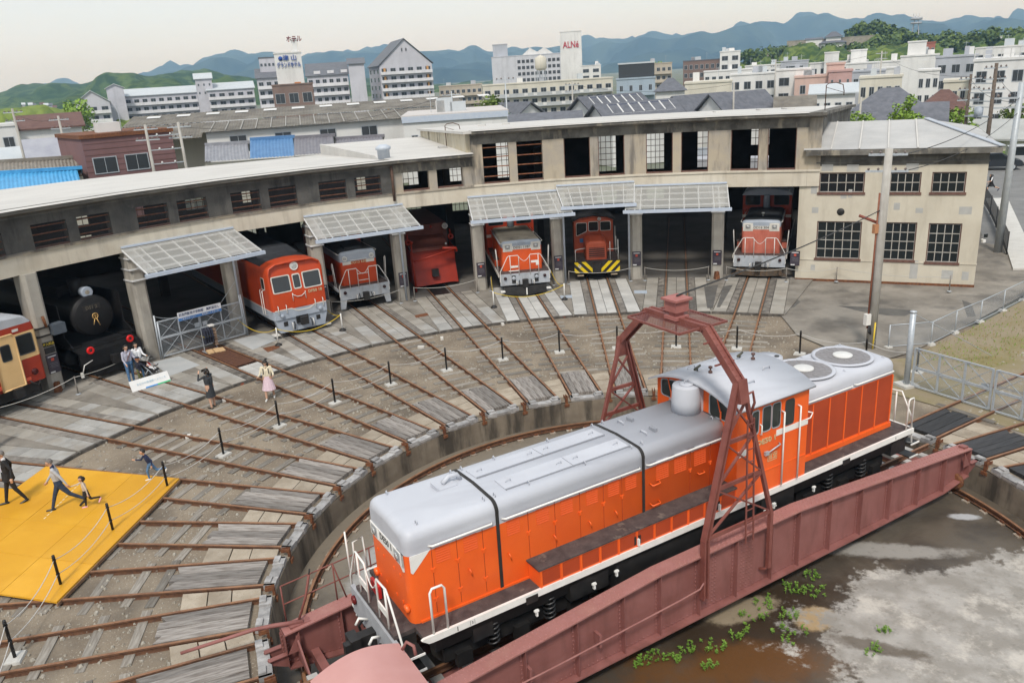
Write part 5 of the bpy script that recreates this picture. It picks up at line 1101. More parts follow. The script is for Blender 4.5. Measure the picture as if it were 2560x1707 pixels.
for s_ in(-1,1):
 MB().prism([(s_*1.0,.62),(s_*1.35,.62),(s_*1.38,.12),(s_*1.12,.12)],lambda y,z:(-.08,y,z),lambda y,z:(-.03,y,z)).build('rail_guard',GREYBUF,t)
MB().box((-2.4,-.45,3.02),(-1.4,.45,3.09)).build('roof_hatch',DARKROOF,t)
t=veh(4,24.15,'diesel_locomotive','large red box-cab locomotive with three windscreens and grey skirt outside its stall')
W_=1.40;LB=14.0
def sec(x,ins,zr):return[(x,-W_+ins,.95),(x,-W_+ins,1.38),(x,-W_+ins,2.2),(x,-W_+ins*1.2,3.15),(x,-W_+.10+ins,3.42),(x,-W_+.42+ins,3.58),(x,-.5,zr),(x,0,zr+.03),(x,.5,zr),(x,W_-.42-ins,3.58),(x,W_-.10-ins,3.42),(x,W_-ins*1.2,3.15),(x,W_-ins,2.2),(x,W_-ins,1.38),(x,W_-ins,.95)]
rings=[sec(-LB,0,3.66),sec(-1.15,0,3.66),sec(-.42,0,3.66),sec(-.16,.03,3.64),sec(-.05,.08,3.60)]
fr=sec(0.0,.12,3.52);fr=[(x-max(0,(z-2.15))*.17,y,z if z<3.4 else z-.05)for x,y,z in fr]
rings.append(fr);n=len(fr);mb=MB()
for q in rings:mb.v+=q
for k in range(len(rings)-1):
 for j in range(n-1):mb.face((k*n+j,k*n+j+1,(k+1)*n+j+1,(k+1)*n+j),1 if j in(0,n-2)else(2 if(k==0 and 4<=j<=n-6)else 0),True)
q=(len(rings)-1)*n
mb.face([q,q+1,q+n-2,q+n-1],1)
for(a,b)in((1,2),(2,3),(3,4),(4,5),(5,6)):mb.face([q+a,q+b,q+n-1-b,q+n-1-a],0,False)
mb.face([q+6,q+7,q+8],0);bd=mb.build('body',[REDO,BLUEG,DARKROOF],t)
MB().prism([(-1.05,3.60),(-.75,3.95),(.75,3.95),(1.05,3.60)],lambda y,z:(-9,y,z),lambda y,z:(-2.2-(z-3.6)*1.5,y,z)).build('roof_box',DARKROOF,bd)
def fx_(z):return-max(0,z-2.15)*.17+.004
for(ya,yb,z0,z1)in((-1.22,-.30,2.22,3.02),(-.19,.20,2.28,3.0),(.30,1.22,2.22,3.02)):
 window(bd,[(fx_(z0),ya,z0),(fx_(z0),yb,z0),(fx_(z1),yb,z1),(fx_(z1),ya,z1)],OFFW,glass_mat('loco glass',(.04,.045,.05),.06),.05,(1,0,.17))
lamp(bd,fx_(3.36)+.06,0,3.36,.20);MB().lathe([(.24,-.6),(.22,-.1),(.19,.0)],18,(fx_(3.36),0,3.34),(1,0,.0)).build('lamp_cowl',REDO,bd)
lettering('DF50 18',.20,DKGOLD,bd,(.012,.82,2.05),(0,1,0),(0,0,1),.004)
line=[(-1.29,1.38),(-.45,1.38),(-.15,1.22),(.42,1.22),(.72,1.38),(1.29,1.38)]
low=MB().prism([(-1.27,.95),(1.27,.95)]+line[::-1],lambda y,z:(-.02,y,z),lambda y,z:(.008,y,z));low.build('grey_front_panel',BLUEG,bd)
wl=MB()
for a,b in zip(line,line[1:]):wl.bar((.012,a[0],a[1]+.02),(.012,b[0],b[1]+.02),.02,.055)
wl.build('white_line',OFFW,bd)
for s_ in(-1,1):MB().box((-LB,s_*W_-.006,1.36),(-.1,s_*W_+.006,1.41)).build('white_line',OFFW,bd)
sk=MB().prism([(-1.32,.95),(-1.12,.28),(1.12,.28),(1.32,.95)],lambda y,z:(-.35,y,z),lambda y,z:(-.06,y,z)).build('skirt',BLUEG,t)
for s_ in(-1,1):
 MB().lathe([(.1,0),(.1,.06),(.07,.09),(0,.09)],12,(.0,s_*.95,1.12),(1,0,0)).build('marker_lamp',BLUEG,bd)
 MB().box((-.06,s_*.82-.10,.58),(-.045,s_*.82+.10,.80)).build('skirt_opening',BLACK,sk)
 for y in(.72,1.12):MB().tube([(.0,s_*y,1.62),(.07,s_*y,1.62),(.08,s_*y,1.25),(.02,s_*y,1.22)],.018,6).build('front_grab',WORNW,bd)
 for(y,z)in((.42,.62),(.52,.6)):MB().tube([(-.06,s_*y,z+.1),(.05,s_*y,z+.08),(.06,s_*(y+.02),z-.25)],.024,6).build('brake_hose',BLACK if y<.5 else WORNW,sk)
 for x in(-.75,-1.05):MB().tube([(x,s_*1.40,2.35),(x,s_*1.50,2.33),(x,s_*1.50,1.15),(x,s_*1.40,1.12)],.02,6).build('door_rail',WORNW,bd)
 window(bd,[(-1.0,s_*W_,2.35),(-.55,s_*W_,2.35),(-.55,s_*W_,2.95),(-1.0,s_*W_,2.95)],OFFW,GLASS,.03,(0,s_,0));MB().box((-1.85,s_*W_-.008,1.5),(-1.25,s_*W_+.008,3.1)).build('cab_door',REDO,bd)
 MB().box((-.5,s_*1.3-.15,.18),(-.1,s_*1.3+.15,.22)).build('step',WORNW,t)
MB().box((-.05,-.3,.62),(.02,.3,.98)).box((.0,-.14,.66),(.32,.14,.92)).box((.25,-.22,.6),(.45,.14,.98)).build('coupler',UNDER,t)
MB().tube([(.01,-.32,2.12),(.05,-.3,2.05),(.06,.0-.1,1.93),(.06,.1,1.93),(.05,.3,2.05),(.01,.32,2.12)],.018,6).tube([(.02,-.32,2.12),(.05,-.33,1.75)],.014,5).tube([(.02,.32,2.12),(.05,.31,1.75)],.014,5).build('front_chain',WORNW,bd)
MB().box((-12,-1.1,.5),(-.5,1.1,.95)).build('underframe',UNDER,t);wheels(t,(-2.0,-4.0))
MB().box((.006,-.28,1.42),(.02,.28,1.95)).build('front_door_panel',REDO,bd)
SOOT=mat('soot black paint',(.010,.010,.011),(.017,.017,.018),rough=.5,scale=3,spec=.2)
t=veh(2,26.0,'steam_locomotive','black steam locomotive with big headlamp in a dark stall')
bo=MB().lathe([(.86,-13),(.86,-1.15),(.90,-1.15),(.90,-.95),(.84,-.93),(.82,-.9),(.6,-.86),(0,-.82)],36,(0,0,2.58),(1,0,0)).build('boiler',SOOT,t)
MB().lathe([(.82,0),(.82,.03),(.78,.05),(.3,.12),(0,.14)],36,(-.92,0,2.58),(1,0,0)).build('smokebox_door',SOOT,bo)
lettering('D51 2',.20,mat('dull number brass',(.14,.12,.09),rough=.4,metal=.4),bo,(-.80,-.05,2.98),(0,1,0),(0,0,1),.004);MB().box((-.87,-.42,2.86),(-.815,.34,3.10)).build('number_plate',BLACK,bo)
GOLDH=mat('gold fitting',(.65,.42,.16),rough=.35,metal=.5)
MB().tube([(-.74,.12*math.cos(a),2.60+.12*math.sin(a))for a in[k*math.pi/8 for k in range(16)]],.018,6,closed=True).bar((-.74,-.12,2.6),(-.74,.12,2.6),.02,.02).bar((-.74,0,2.48),(-.74,0,2.72),.02,.02).tube([(-.74,-.05,2.48),(-.73,-.14,2.24)],.018,6).tube([(-.74,.04,2.46),(-.73,.12,2.16)],.018,6).build('door_wheel',GOLDH,bo)
lp=MB().lathe([(.20,-.35),(.24,.0),(.24,.04),(.21,.05)],20,(-1.0,0,3.62),(1,0,0)).build('headlamp',BLUEG,t);MB().lathe([(.20,.02),(.1,.05),(0,.055)],20,(-1.0,0,3.62),(1,0,0)).build('lens',mat('warm lens',(.36,.33,.27),(.2,.18,.15),rough=.1,scale=12),lp)
MB().lathe([(.28,0),(.25,.35),(.3,.75),(0,.75)],18,(-1.9,0,3.35)).build('chimney',SOOT,t);MB().box((-5.5,-.5,3.3),(-2.6,.5,3.75)).build('steam_dome',SOOT,t)
for s_ in(-1,1):
 MB().prism([(-.4,1.55),(-1.0,2.0),(-1.0,3.35),(-3.6,3.35),(-3.6,1.55)],lambda x,z:(x,s_*1.32,z),lambda x,z:(x,s_*1.35,z)).build('smoke_deflector',SOOT,t)
 MB().box((-12,min(s_*.9,s_*1.4),1.5),(-.6,max(s_*.9,s_*1.4),1.56)).build('running_board',SOOT,t)
 MB().lathe([(.3,-.7),(.33,-.6),(.33,.6),(.3,.7),(0,.72)],18,(-1.9,s_*1.12,.95),(1,0,0)).build('cylinder',SOOT,t)
 o=MB().lathe([(.16,-.04),(.16,.03),(.13,.045),(.06,.045),(.06,.02)],20,(.02,s_*.88,1.42),(1,0,0)).build('marker_lamp',mat('bright red lamp ring',(.62,.012,.012),rough=.35),t);MB().lathe([(.06,.03),(.03,.06),(0,.065)],12,(.02,s_*.88,1.42),(1,0,0)).build('lens',BLACK,o)
MB().box((-.12,-1.35,.72),(0,1.35,1.28)).build('buffer_beam',SOOT,t);MB().prism([(-1.3,1.28),(1.3,1.28),(1.3,1.34),(-1.3,1.34)],lambda y,z:(-1.0,y,z+.2),lambda y,z:(0,y,z)).build('front_deck',SOOT,t)
MB().box((0,-.13,.72),(.3,.13,1.0)).box((.22,-.2,.66),(.42,.14,1.04)).build('coupler',UNDER,t)
MB().prism([(-1.1,.72),(1.1,.72),(.8,.2),(-.8,.2)],lambda y,z:(-.2,y,z),lambda y,z:(-.1,y,z)).build('pilot',SOOT,t);wheels(t,(-1.4,));MB().box((-12,-.9,.6),(-.3,.9,1.45)).build('frame',SOOT,t)
MB().tube([(.05,-.9,1.0),(.1,-1.3,.9),(.1,-1.42,.6)],.02,5).box((.02,-1.5,.4),(.1,-1.4,.62)).build('coupling_lever',WORNW,t)
CREAMC=mat('railcar cream',(.68,.46,.22),(.62,.41,.19),rough=.45,scale=1.5);REDC=mat('railcar red',(.33,.035,.015),(.28,.03,.014),rough=.45,scale=1.5);SILV=mat('railcar grey roof',(.42,.44,.48),(.36,.38,.41),rough=.5,scale=2)
t=veh(1,25.9,'railcar','cream and red railcar with grey roof at the left edge','railcar')
def rsec(x,i_):
 w2=1.45-i_;return[(x,-w2,.95),(x,-w2,1.95),(x,-w2,3.0),(x,-w2+.06,3.32),(x,-w2+.30,3.58),(x,-.7,3.76-i_),(x,0,3.82-i_),(x,.7,3.76-i_),(x,w2-.30,3.58),(x,w2-.06,3.32),(x,w2,3.0),(x,w2,1.95),(x,w2,.95)]
rg=[rsec(-14,0),rsec(-.35,0),rsec(-.1,.05),rsec(0,.16)];n=13;mb=MB()
for q in rg:mb.v+=q
for k in range(3):
 for j in range(12):mb.face((k*n+j,k*n+j+1,(k+1)*n+j+1,(k+1)*n+j),{0:1,1:0,2:1,9:1,10:0,11:1}.get(j,2),True)
q=3*n;mb.face([q,q+1,q+11,q+12],1);mb.face([q+1,q+2,q+10,q+11],0);mb.face([q+2,q+3,q+9,q+10],1);mb.face([q+3+k for k in range(7)],2);bd=mb.build('body',[CREAMC,REDC,SILV],t)
for s_ in(-1,1):
 window(bd,[(.002,s_*.52,2.12),(.002,s_*1.2,2.12),(.002,s_*1.2,2.92),(.002,s_*.52,2.92)],DARKG,GLASS,.04,(1,0,0))
 MB().lathe([(.13,0),(.13,.04),(.1,.06),(0,.06)],14,(0,s_*.95,1.35),(1,0,0)).build('tail_lamp',mat('dark red lamp',(.06,.01,.01),rough=.2),bd)
 MB().box((.0,s_*.6-.12,3.10),(.015,s_*.6+.12,3.2)).build('marker_plate',OFFW,bd)
 MB().tube([(.02,s_*.62,1.12),(.18,s_*.66,1.0),(.16,s_*.9,.82),(.02,s_*1.05,.95)],.03,6).box((.0,s_*.58-.12,1.1),(.1,s_*.58+.12,1.22),1).build('jumper_cable',[BLACK,mat('red jumper cover',(.5,.08,.04))],bd)
 for k in range(6):x=-2.2-k*1.5;window(bd,[(x,s_*1.45,2.15),(x-1.0,s_*1.45,2.15),(x-1.0,s_*1.45,2.92),(x,s_*1.45,2.92)],WORNW,GLASS,.03,(0,s_,0))
dr=MB().box((.0,-.42,.98),(.10,.42,3.05)).build('gangway_door',CREAMC,bd)
MB().tube([(.10,-.45,1.0),(.10,-.45,2.95),(.10,-.36,3.08),(.10,.36,3.08),(.10,.45,2.95),(.10,.45,1.0),(.10,-.45,1.0)],.035,8).build('gangway_rim',CREAMC,bd);window(dr,[(.10,-.2,2.1),(.10,.2,2.1),(.10,.2,2.75),(.10,-.2,2.75)],DARKG,GLASS,.03,(1,0,0))
lamp(bd,-.05,0,3.5,.14)
MB().box((-13,-1.2,.45),(-.3,1.2,.95)).build('underframe',UNDER,t);MB().box((0,-.13,.72),(.3,.13,1.0)).box((.22,-.2,.66),(.42,.14,1.04)).build('coupler',UNDER,t);wheels(t,(-1.6,-3.7))
PLOW=mat('shade-darkened plough red',(.29,.024,.010),(.23,.019,.008),rough=.5,scale=2);PLOWD=mat('dull plough top',(.12,.035,.025),(.16,.05,.035),rough=.7,scale=2)  # plough red lowered so the colour carries the shade of the stall
t=veh(6,28.2,'snowplough','dark red snowplough with angled blade in the stall beside the black drain grate','snowplough')
bl=MB().grid(10,8,lambda u,v:(-.15-.9*(1-v)**2*0-.55*math.sin(v*math.pi*.55)-.35*u,-1.32+2.64*u,.22+1.95*v-.12*max(0,u-.85)*4*(v<.2)))
bl.build('blade',PLOW,t)
MB().prism([(-1.30,.25),(-1.35,2.15),(-2.6,2.3),(-2.6,.25)],lambda x,z:(x+.75,-1.32,z),lambda x,z:(x+.75,-1.30,z)).prism([(-1.30,.25),(-1.35,2.15),(-2.6,2.3),(-2.6,.25)],lambda x,z:(x+.4,1.30,z),lambda x,z:(x+.4,1.32,z)).build('side_plate',PLOW,t)
MB().prism([(-.55,2.12),(-.75,2.28),(-3.6,3.0),(-3.6,2.85)],lambda x,z:(x-.0,-1.25,z),lambda x,z:(x-.35,1.0,z)).build('top_deck',PLOWD,t)
MB().tube([(.12,-1.30,.02),(.05,-1.32,1.6),(.0,-1.32,1.75)],[.07,.07,.05],8).tube([(.0,-1.32,1.7),(-.05,-1.3,2.75)],.035,6).lathe([(0,-.1),(.09,-.06),(.1,0),(.09,.06),(0,.1)],12,(-.05,-1.3,2.8)).build('marker_post',PLOW,t)
MB().tube([(.02,-1.28,1.72),(-.35,1.25,2.12)],.045,8).build('cross_bar',PLOW,t);MB().tube([(-.3,.5,2.25),(-.42,1.3,2.15),(-.35,1.32,1.95)],.07,8).build('hinge_arm',PLOW,t)
for s_,x in((1,-1.6),(-1,-1.2)):
 MB().lathe([(.07,-.06),(.17,-.06),(.17,.06),(.07,.06),(.07,-.06)],16,(x,s_*1.30,2.62),(1,0,0)).tube([(x,s_*1.3,2.78),(x-.1,s_*1.28,3.05)],.05,6).build('lifting_eye',PLOW,t)
lamp(t,-2.4,1.18,3.12,.17);MB().lathe([(0,-.08),(.08,-.05),(.09,0),(.08,.05),(0,.08)],10,(-2.2,.3,3.2)).build('beacon',PLOW,t)
MB().lathe([(.06,0),(.07,.03),(.0,.05)],12,(-.62,.78,2.42),(1,0,.3)).build('small_lamp',LAMP_GLASS,t)
MB().box((-.75,-.13,.75),(-.3,.13,1.05)).box((-.42,-.22,.68),(-.2,.16,1.1)).build('coupler',UNDER,t)
MB().box((-9,-1.3,.9),(-2.6,1.3,3.3)).build('wagon_body',PLOWD,t);MB().box((-9,-1.0,.45),(-1.2,1.0,.9)).build('underframe',UNDER,t);wheels(t,(-2.2,-3.8))
SHR=mat('shunter red',(.40,.07,.03),(.46,.10,.05),rough=.55,scale=2,streak=(.28,.05,.025),streak_scale=(1.5,1.5,.5),streak_amt=.5);YEL=mat('warning yellow',(.72,.52,.01),(.66,.47,.01),rough=.5,scale=3)
t=veh(8,26.9,'shunter','small red shunter with yellow and black striped front','shunter')
bm_=MB().box((-.15,-1.28,.42),(0,1.28,1.08)).build('buffer_beam',BLACK,t)
for s_ in(-1,1):
 for k in range(3):
  y0=.02+k*.47;pts=[(y0,.44 if k else .42),(y0+.24,.44),(y0+.24+.62,1.07),(y0+.62,1.07)]
  cl=[]
  def clip(poly,lim):
   o_=[]
   for a,b in zip(poly,poly[1:]+poly[:1]):
    if a[0]<=lim:o_.append(a)
    if(a[0]-lim)*(b[0]-lim)<0:f=(lim-a[0])/(b[0]-a[0]);o_.append((lim,a[1]+f*(b[1]-a[1])))
   return o_
  cl=clip(pts,1.275)
  if len(cl)>2:MB().prism([(s_*a,b)for a,b in cl],lambda y,z:(0.0,y,z),lambda y,z:(.006,y,z)).build('stripe',YEL,bm_)
MB().box((0,-.2,.58),(.22,.2,.98)).box((.15,-.27,.5),(.36,.2,1.02)).build('coupler',UNDER,t)
MB().lathe([(.09,0),(.09,.03),(.06,.03),(.05,.0)],14,(.006,-.98,.84),(1,0,0)).build('marker_ring',WORNW,bm_)
for s_ in(-1,1):MB().box((-.3,s_*.95-.18,.27),(.05,s_*.95+.18,.31)).build('step',mat('worn step wood',(.35,.28,.2),scale=4),t)
hd=MB();rg=[]
for x,i_,z in((-2.6,0,2.16),(-.55,0,2.16),(-.38,.04,2.12),(-.33,.07,2.06)):
 w2=.62-i_;rg.append([(x,-w2,1.1),(x,-w2,z-.22),(x,-w2+.08,z-.08),(x,-.35,z),(x,.35,z),(x,w2-.08,z-.08),(x,w2,z-.22),(x,w2,1.1)])
hd.loft(rg,0,False);hdo=hd.build('engine_hood',SHR,t)
MB().box((-.335,-.42,1.22),(-.32,.46,1.80)).build('grille',BLACK,hdo)
for k in range(5):MB().box((-.322,-.44,1.26+k*.118),(-.30,.48,1.295+k*.118)).build('grille_bar',SHR,hdo)
MB().box((-2.7,-1.25,1.0),(-.1,1.25,1.08)).build('deck',TREAD,t)
prof=[(-1.15,1.05),(-1.15,2.95),(-.8,3.10),(0,3.20),(.8,3.10),(1.15,2.95),(1.15,1.05)];c=MB().prism(prof,lambda y,z:(-2.5,y,z),lambda y,z:(-4.6,y,z)).build('cab',SHR,t)
MB().prism([(-1.25,2.92),(-.82,3.14),(0,3.26),(.82,3.14),(1.25,2.92),(1.25,3.02),(.82,3.26),(0,3.40),(-.82,3.26),(-1.25,3.02)],lambda y,z:(-2.38,y,z),lambda y,z:(-4.75,y,z)).build('cab_roof',DARKROOF,c)
for pts in([(-1.02,2.05),(-.38,2.32),(-.38,2.86),(-1.02,2.86)],[(-.30,2.32),(.30,2.32),(.30,2.90),(-.30,2.90)],[(.38,2.32),(1.02,2.32),(1.02,2.88),(.38,2.88)]):window(c,[(-2.498,y,z)for y,z in pts],WORNW,GLASS,.03,(1,0,0))
lamp(c,-2.46,.35,3.03,.11);MB().box((-2.5,-.82,1.68),(-2.49,-.62,1.92)).build('blue_plate',mat('blue plate',(.05,.16,.36)),c)
rl=MB()
for p in([(-.1,-1.2,1.08),(-.1,-1.2,1.78)],[(-.1,-1.2,1.72),(-.12,-1.05,1.78),(-.35,-.62,1.78)],[(-.1,.75,1.08),(-.1,.75,2.15)],[(-.1,1.2,1.08),(-.1,1.2,2.25)],[(-.1,.62,1.72),(-.1,1.2,1.72)],[(-.4,1.24,1.08),(-.4,1.24,1.8)],[(-2.3,1.24,1.08),(-2.3,1.24,2.6)],[(-1.8,1.24,1.08),(-1.8,1.24,2.1)]):rl.tube(p,.019,6)
rl.build('railing',WORNW,t);MB().box((-4.4,-.9,.55),(-.2,.9,1.0)).build('underframe',UNDER,t);wheels(t,(-1.0,-3.2))
def sag(a,b,d,n=14):a=Vector(a);b=Vector(b);return[a.lerp(b,k/n)-Vector((0,0,d*4*(k/n)*(1-k/n)))for k in range(n+1)]
BASEC=mat('pale post base',(.52,.51,.48),(.44,.43,.40),rough=.85,scale=6);CHAIN=mat('white plastic chain',(.56,.55,.53),(.47,.46,.45),rough=.6,scale=30)
pole_me=MB().lathe([(.036,.05),(.036,.92),(.042,.925),(.042,.95),(.028,.96),(.04,.985),(.03,1.01),(0,1.02)],10).mesh('post_shaft',BLACK)
col_me=MB().lathe([(.046,.46),(.046,.49)],10).lathe([(.046,.86),(.046,.885)],10).mesh('post_collar',BLACK);base_me=MB().prism([(-.17,-.22),(.17,-.22),(.17,.22),(-.17,.22)],lambda x,y:(x,y,0),lambda x,y:(x*.94,y*.94,.06)).mesh('post_base',BASEC)
posts=list(range(-4,12))+[12,12.75]
pp=[]
for k,i in enumerate(posts):
 p=pol(15.25,i,-.13);pp.append(p);t=thing('chain_post','slim black chain post on a pale base, %s from the left'%ORD[k]if i>-4 else 'slim black chain post at the bottom left corner, lowest of the row','post',p,ang(i),'black chain posts round the ring')
 for nm,me in(('post_shaft',pole_me),('post_collar',col_me),('post_base',base_me)):put(nm,me,t)
for k in range(len(posts)-1):
 for lv in((.88,.48)if posts[k]<4 else(.88,)):
  a=pp[k]+Vector((0,0,lv));b=pp[k+1]+Vector((0,0,lv));o=MB().tube(sag(a,b,.20 if lv>.6 else .16),.0105,5).build('chain',CHAIN)
  tag(o,'%s white chain hanging between the %s and %s black posts from the left'%('upper' if lv>.6 else 'lower',ORD[k],ORD[k+1]),'chain','white chains between the black posts')
YROPE=mat('yellow rope',(.66,.47,.03),(.6,.42,.03),rough=.8,scale=20)
wp={}
for key,(x,y),lb in(('a',(-9.04,21.64),'white post on a black foot left of the three-window locomotive'),('b',(-5.98,22.58),'white post on a black foot right of the three-window locomotive'),('c',(1.79,22.87),'white post on a black foot left of the orange hood locomotive'),('d',(5.53,22.48),'white post on a black foot right of the orange hood locomotive')):
 t=thing('rope_post',lb,'post',(x,y,0),0,'white rope posts');wp[key]=Vector((x,y,0))
 MB().lathe([(.035,.06),(.035,.85),(.02,.87),(0,.87)],10).build('post_shaft',WHITEP,t);MB().lathe([(.17,0),(.17,.03),(.12,.08),(.05,.12),(0,.12)],16).build('foot',BLACK,t)
pil=lambda i,dy=0,z=.8:pol(26.65,i,z)
for a,b,d,lb in((pil(3.45),wp['a']+Vector((0,0,.8)),.38,'yellow rope from the gate pillar to the first white post'),(wp['a']+Vector((0,0,.8)),wp['b']+Vector((0,0,.8)),.42,'yellow rope sagging in front of the three-window locomotive'),(wp['b']+Vector((0,0,.8)),pil(4.45),.3,'yellow rope from the second white post to the pillar behind'),(pil(6.62,z=.75),wp['c']+Vector((0,0,.8)),.35,'yellow rope from the left pillar to the post by the orange locomotive'),(wp['c']+Vector((0,0,.8)),wp['d']+Vector((0,0,.8)),.42,'yellow rope sagging in front of the orange hood locomotive'),(wp['d']+Vector((0,0,.8)),pil(7.4,z=.75),.3,'yellow rope from the right post to the shunter pillar')):
 tag(MB().tube(sag(a,b,d),.016,6).build('rope',YROPE),lb,'rope','yellow ropes')
tp={}
for k,i in enumerate((1.66,4.55,5.42,5.6,6.42,6.6,7.42,7.62,8.42,8.6,9.4,9.62,10.34,10.9,12.1)):
 p=pol(26.3 if i<10.5 else 26.9,i,0)if i>2 else Vector((-17.06,18.83,0));tp[i]=p
 t=thing('rope_stake','thin dull metal rope stake at the stalls, %s from the left'%ORD[k],'post',p,0,'thin rope stakes');MB().lathe([(.024,.02),(.024,.78),(0,.79)],8).build('stake',mat('dull stake metal',(.16,.14,.12),(.24,.22,.2),scale=9),t);MB().lathe([(.11,0),(.11,.015),(.03,.03)],12).build('foot',GALV,t)
for a,b,lb in((1.66,None,'pale rope from the railcar stall to the pillar by the steam locomotive'),(4.55,5.42,'pale rope across the ladder-railing locomotive stall'),(5.6,6.42,'pale rope across the snowplough stall'),(7.62,8.42,'pale rope across the shunter stall'),(8.6,9.4,'pale rope across the empty stall'),(9.62,10.34,'pale rope across the faded locomotive stall'),(10.34,10.9,'pale rope along the annex wall, left span'),(10.9,12.1,'pale rope along the annex wall, right span')):
 q=tp[b]if b else pol(26.5,2.42);tag(MB().tube(sag(tp[a]+Vector((0,0,.74)),q+Vector((0,0,.74)),.18),.013,5).build('rope',ROPE),lb,'rope','pale ropes across the stalls')
tag(MB().tube(sag((-17.06,18.83,.74),(-19.9,16.2,.74),.2),.013,5).build('rope',ROPE),'pale rope in front of the cream and red railcar','rope','pale ropes across the stalls')
YP=mat('yellow panel paint',(.64,.33,.022),(.58,.285,.018),rough=.42,scale=.5,lo=.35,hi=.7,streak=(.80,.45,.06),streak_scale=(.4,.4,.4),streak_amt=.5,speck=(.55,.27,.03),speck_scale=7,speck_pos=.66,rnd=.05,bump=.1,bscale=3)
B_=Vector((-12.37,8.84,0));A_=Vector((-16.72,11.64,0));C_=Vector((-14.67,3.14,0));e1=(A_-B_).normalized();e2=(C_-B_).normalized();Lw=(A_-B_).length;Ll=(C_-B_).length
yp=thing('panel_platform','bright yellow panel platform laid over the tracks at the left','platform',B_)
nu,nv=3,4
for i in range(nu):
 for j in range(nv):
  q=[(e1*(Lw*(i+a)/nu)+e2*(Ll*(j+b)/nv))for a,b in((0,0),(1,0),(1,1),(0,1))];c=sum(q,Vector())/4;q=[c+(p-c)*.9945 for p in q]
  MB().prism([(p.x,p.y)for p in q],lambda x,y:(x,y,.01),lambda x,y:(x,y,.06)).build('panel',YP,yp,(0,0,random.uniform(-.002,.002)))
for j in range(2):
 q=[(e1*(Lw*(1+(1/3)*a))+e2*(Ll*(j*.5+.5*b+.25)))for a,b in((0,0),(1,0),(1,1),(0,1))];MB().prism([(p.x,p.y)for p in q],lambda x,y:(x,y,.01),lambda x,y:(x,y,.0585)).build('panel',YP,yp)
eb=MB()
for a,b in((B_-B_,C_-B_),(B_-B_,A_-B_)):eb.bar(a+Vector((0,0,-.03)),b+Vector((0,0,-.03)),.05,.08)
eb.build('edge_board',mat('raw edge timber',(.17,.10,.06),(.24,.15,.09),scale=6),yp)
tp_=mat('worn white tape',(.72,.62,.42))
for k in range(14):
 p=e1*(Lw*.62)+e2*(Ll*(.1+k*.028))+e1*(-.02*k);MB().cbox((p.x,p.y,.0625),(.10,.03,.003),rz=math.atan2(e2.y,e2.x)).build('tape_dash',tp_,yp)
gt=thing('mesh_gate','grey double-leaf chain-link gate closing a stall under the first canopy','gate',(0,0,0),ang(3))
LINK=mesh_mat('chain link',(.30,.33,.36),.12,.075)
xg=26.2
for y in(2.1,2.0,-2.12,-2.2):MB().tube([(xg,y,0),(xg,y*.97,2.05 if abs(y)>2.05 else 1.75)],.04,8).build('gate_post',GALV,gt)
for(ya,yb)in((1.98,.06),(.0,-2.05)):
 lf=MB()
 for z in(.1,.95,1.72):lf.bar((xg,ya,z),(xg,yb,z),.04,.06 if z!=.95 else .10)
 for y in(ya,(ya+yb)/2,yb):lf.bar((xg,y,.1),(xg,y,1.72),.045,.045)
 l_=lf.build('gate_leaf',GALV,gt);h=(ya+yb)/2
 for y0,y1 in((ya,h),(h,yb)):
  MB().bar((xg-.02,y0,.95),(xg-.02,y1,1.72),.02,.02).bar((xg-.025,y1,.95),(xg-.025,y0,1.72),.02,.02).build('brace',GALV,l_);MB().bar((xg-.02,y0,.1),(xg-.02,y1,.95),.02,.02).bar((xg-.025,y1,.1),(xg-.025,y0,.95),.02,.02).build('brace',GALV,l_)
 MB().poly([(xg,ya,.1),(xg,yb,.1),(xg,yb,1.72),(xg,ya,1.72)]).build('wire_mesh',LINK,l_)
MB().box((xg-.06,-.28,1.05),(xg-.03,-.06,1.25)).box((xg-.06,.1,1.05),(xg-.03,.32,1.25)).build('latch',GALV,gt)
MB().tube(sag((xg,2.0,1.98),(xg-.1,1.0,1.72),.05),.01,4).build('stay_wire',GALV,gt);MB().tube([(xg-.05,-1.1,1.9),(xg+.2,-2.1,2.7)],.008,4).build('stay_wire',GALV,gt)
bn=thing('gate_banner','white and blue banner with Japanese writing tied to the mesh gate','banner',(0,0,0),ang(3))
xb_=xg-.08;MB().box((xb_-.012,-1.06,1.52),(xb_,1.04,1.93)).build('cloth',mat('banner white',(.80,.81,.83),(.74,.75,.78),scale=2),bn);MB().box((xb_-.016,-1.055,1.525),(xb_-.0125,1.035,1.66)).build('blue_strip',mat('banner blue',(.07,.20,.48)),bn)
NAVY=mat('navy ink',(.05,.07,.16));lettering('記念撮影用子供制服　無料貸出し',.15,NAVY,bn,(xb_-.016,0,1.79),(0,-1,0),(0,0,1),.003,width=1.95,ext=.001);lettering('〜まなびルーム〜　　　観光あいくうルーム',.085,INK,bn,(xb_-.019,0,1.595),(0,-1,0),(0,0,1),.002,width=1.85,ext=.001)
cs=thing('costume_stand','small stand hung with dark uniforms and cardboard boxes before the gate','costume stand',(-12.06,22.28,0),ang(3)+math.pi)
MB().bar((0,-.3,.05),(0,-.3,1.2),.03,.03).bar((0,.3,.05),(0,.3,1.2),.03,.03).bar((0,-.32,1.2),(0,.32,1.2),.03,.03).bar((-.25,-.3,.03),(.25,-.3,.03),.04,.04).bar((-.25,.3,.03),(.25,.3,.03),.04,.04).build('rack',GALV,cs)
UNI=mat('dark navy uniform',(.018,.02,.035),(.03,.033,.05),rough=.85,scale=8);UNY=mat('yellow braid',(.6,.45,.05));CARD=mat('cardboard',(.45,.30,.16),(.52,.36,.2),rough=.9,scale=4)
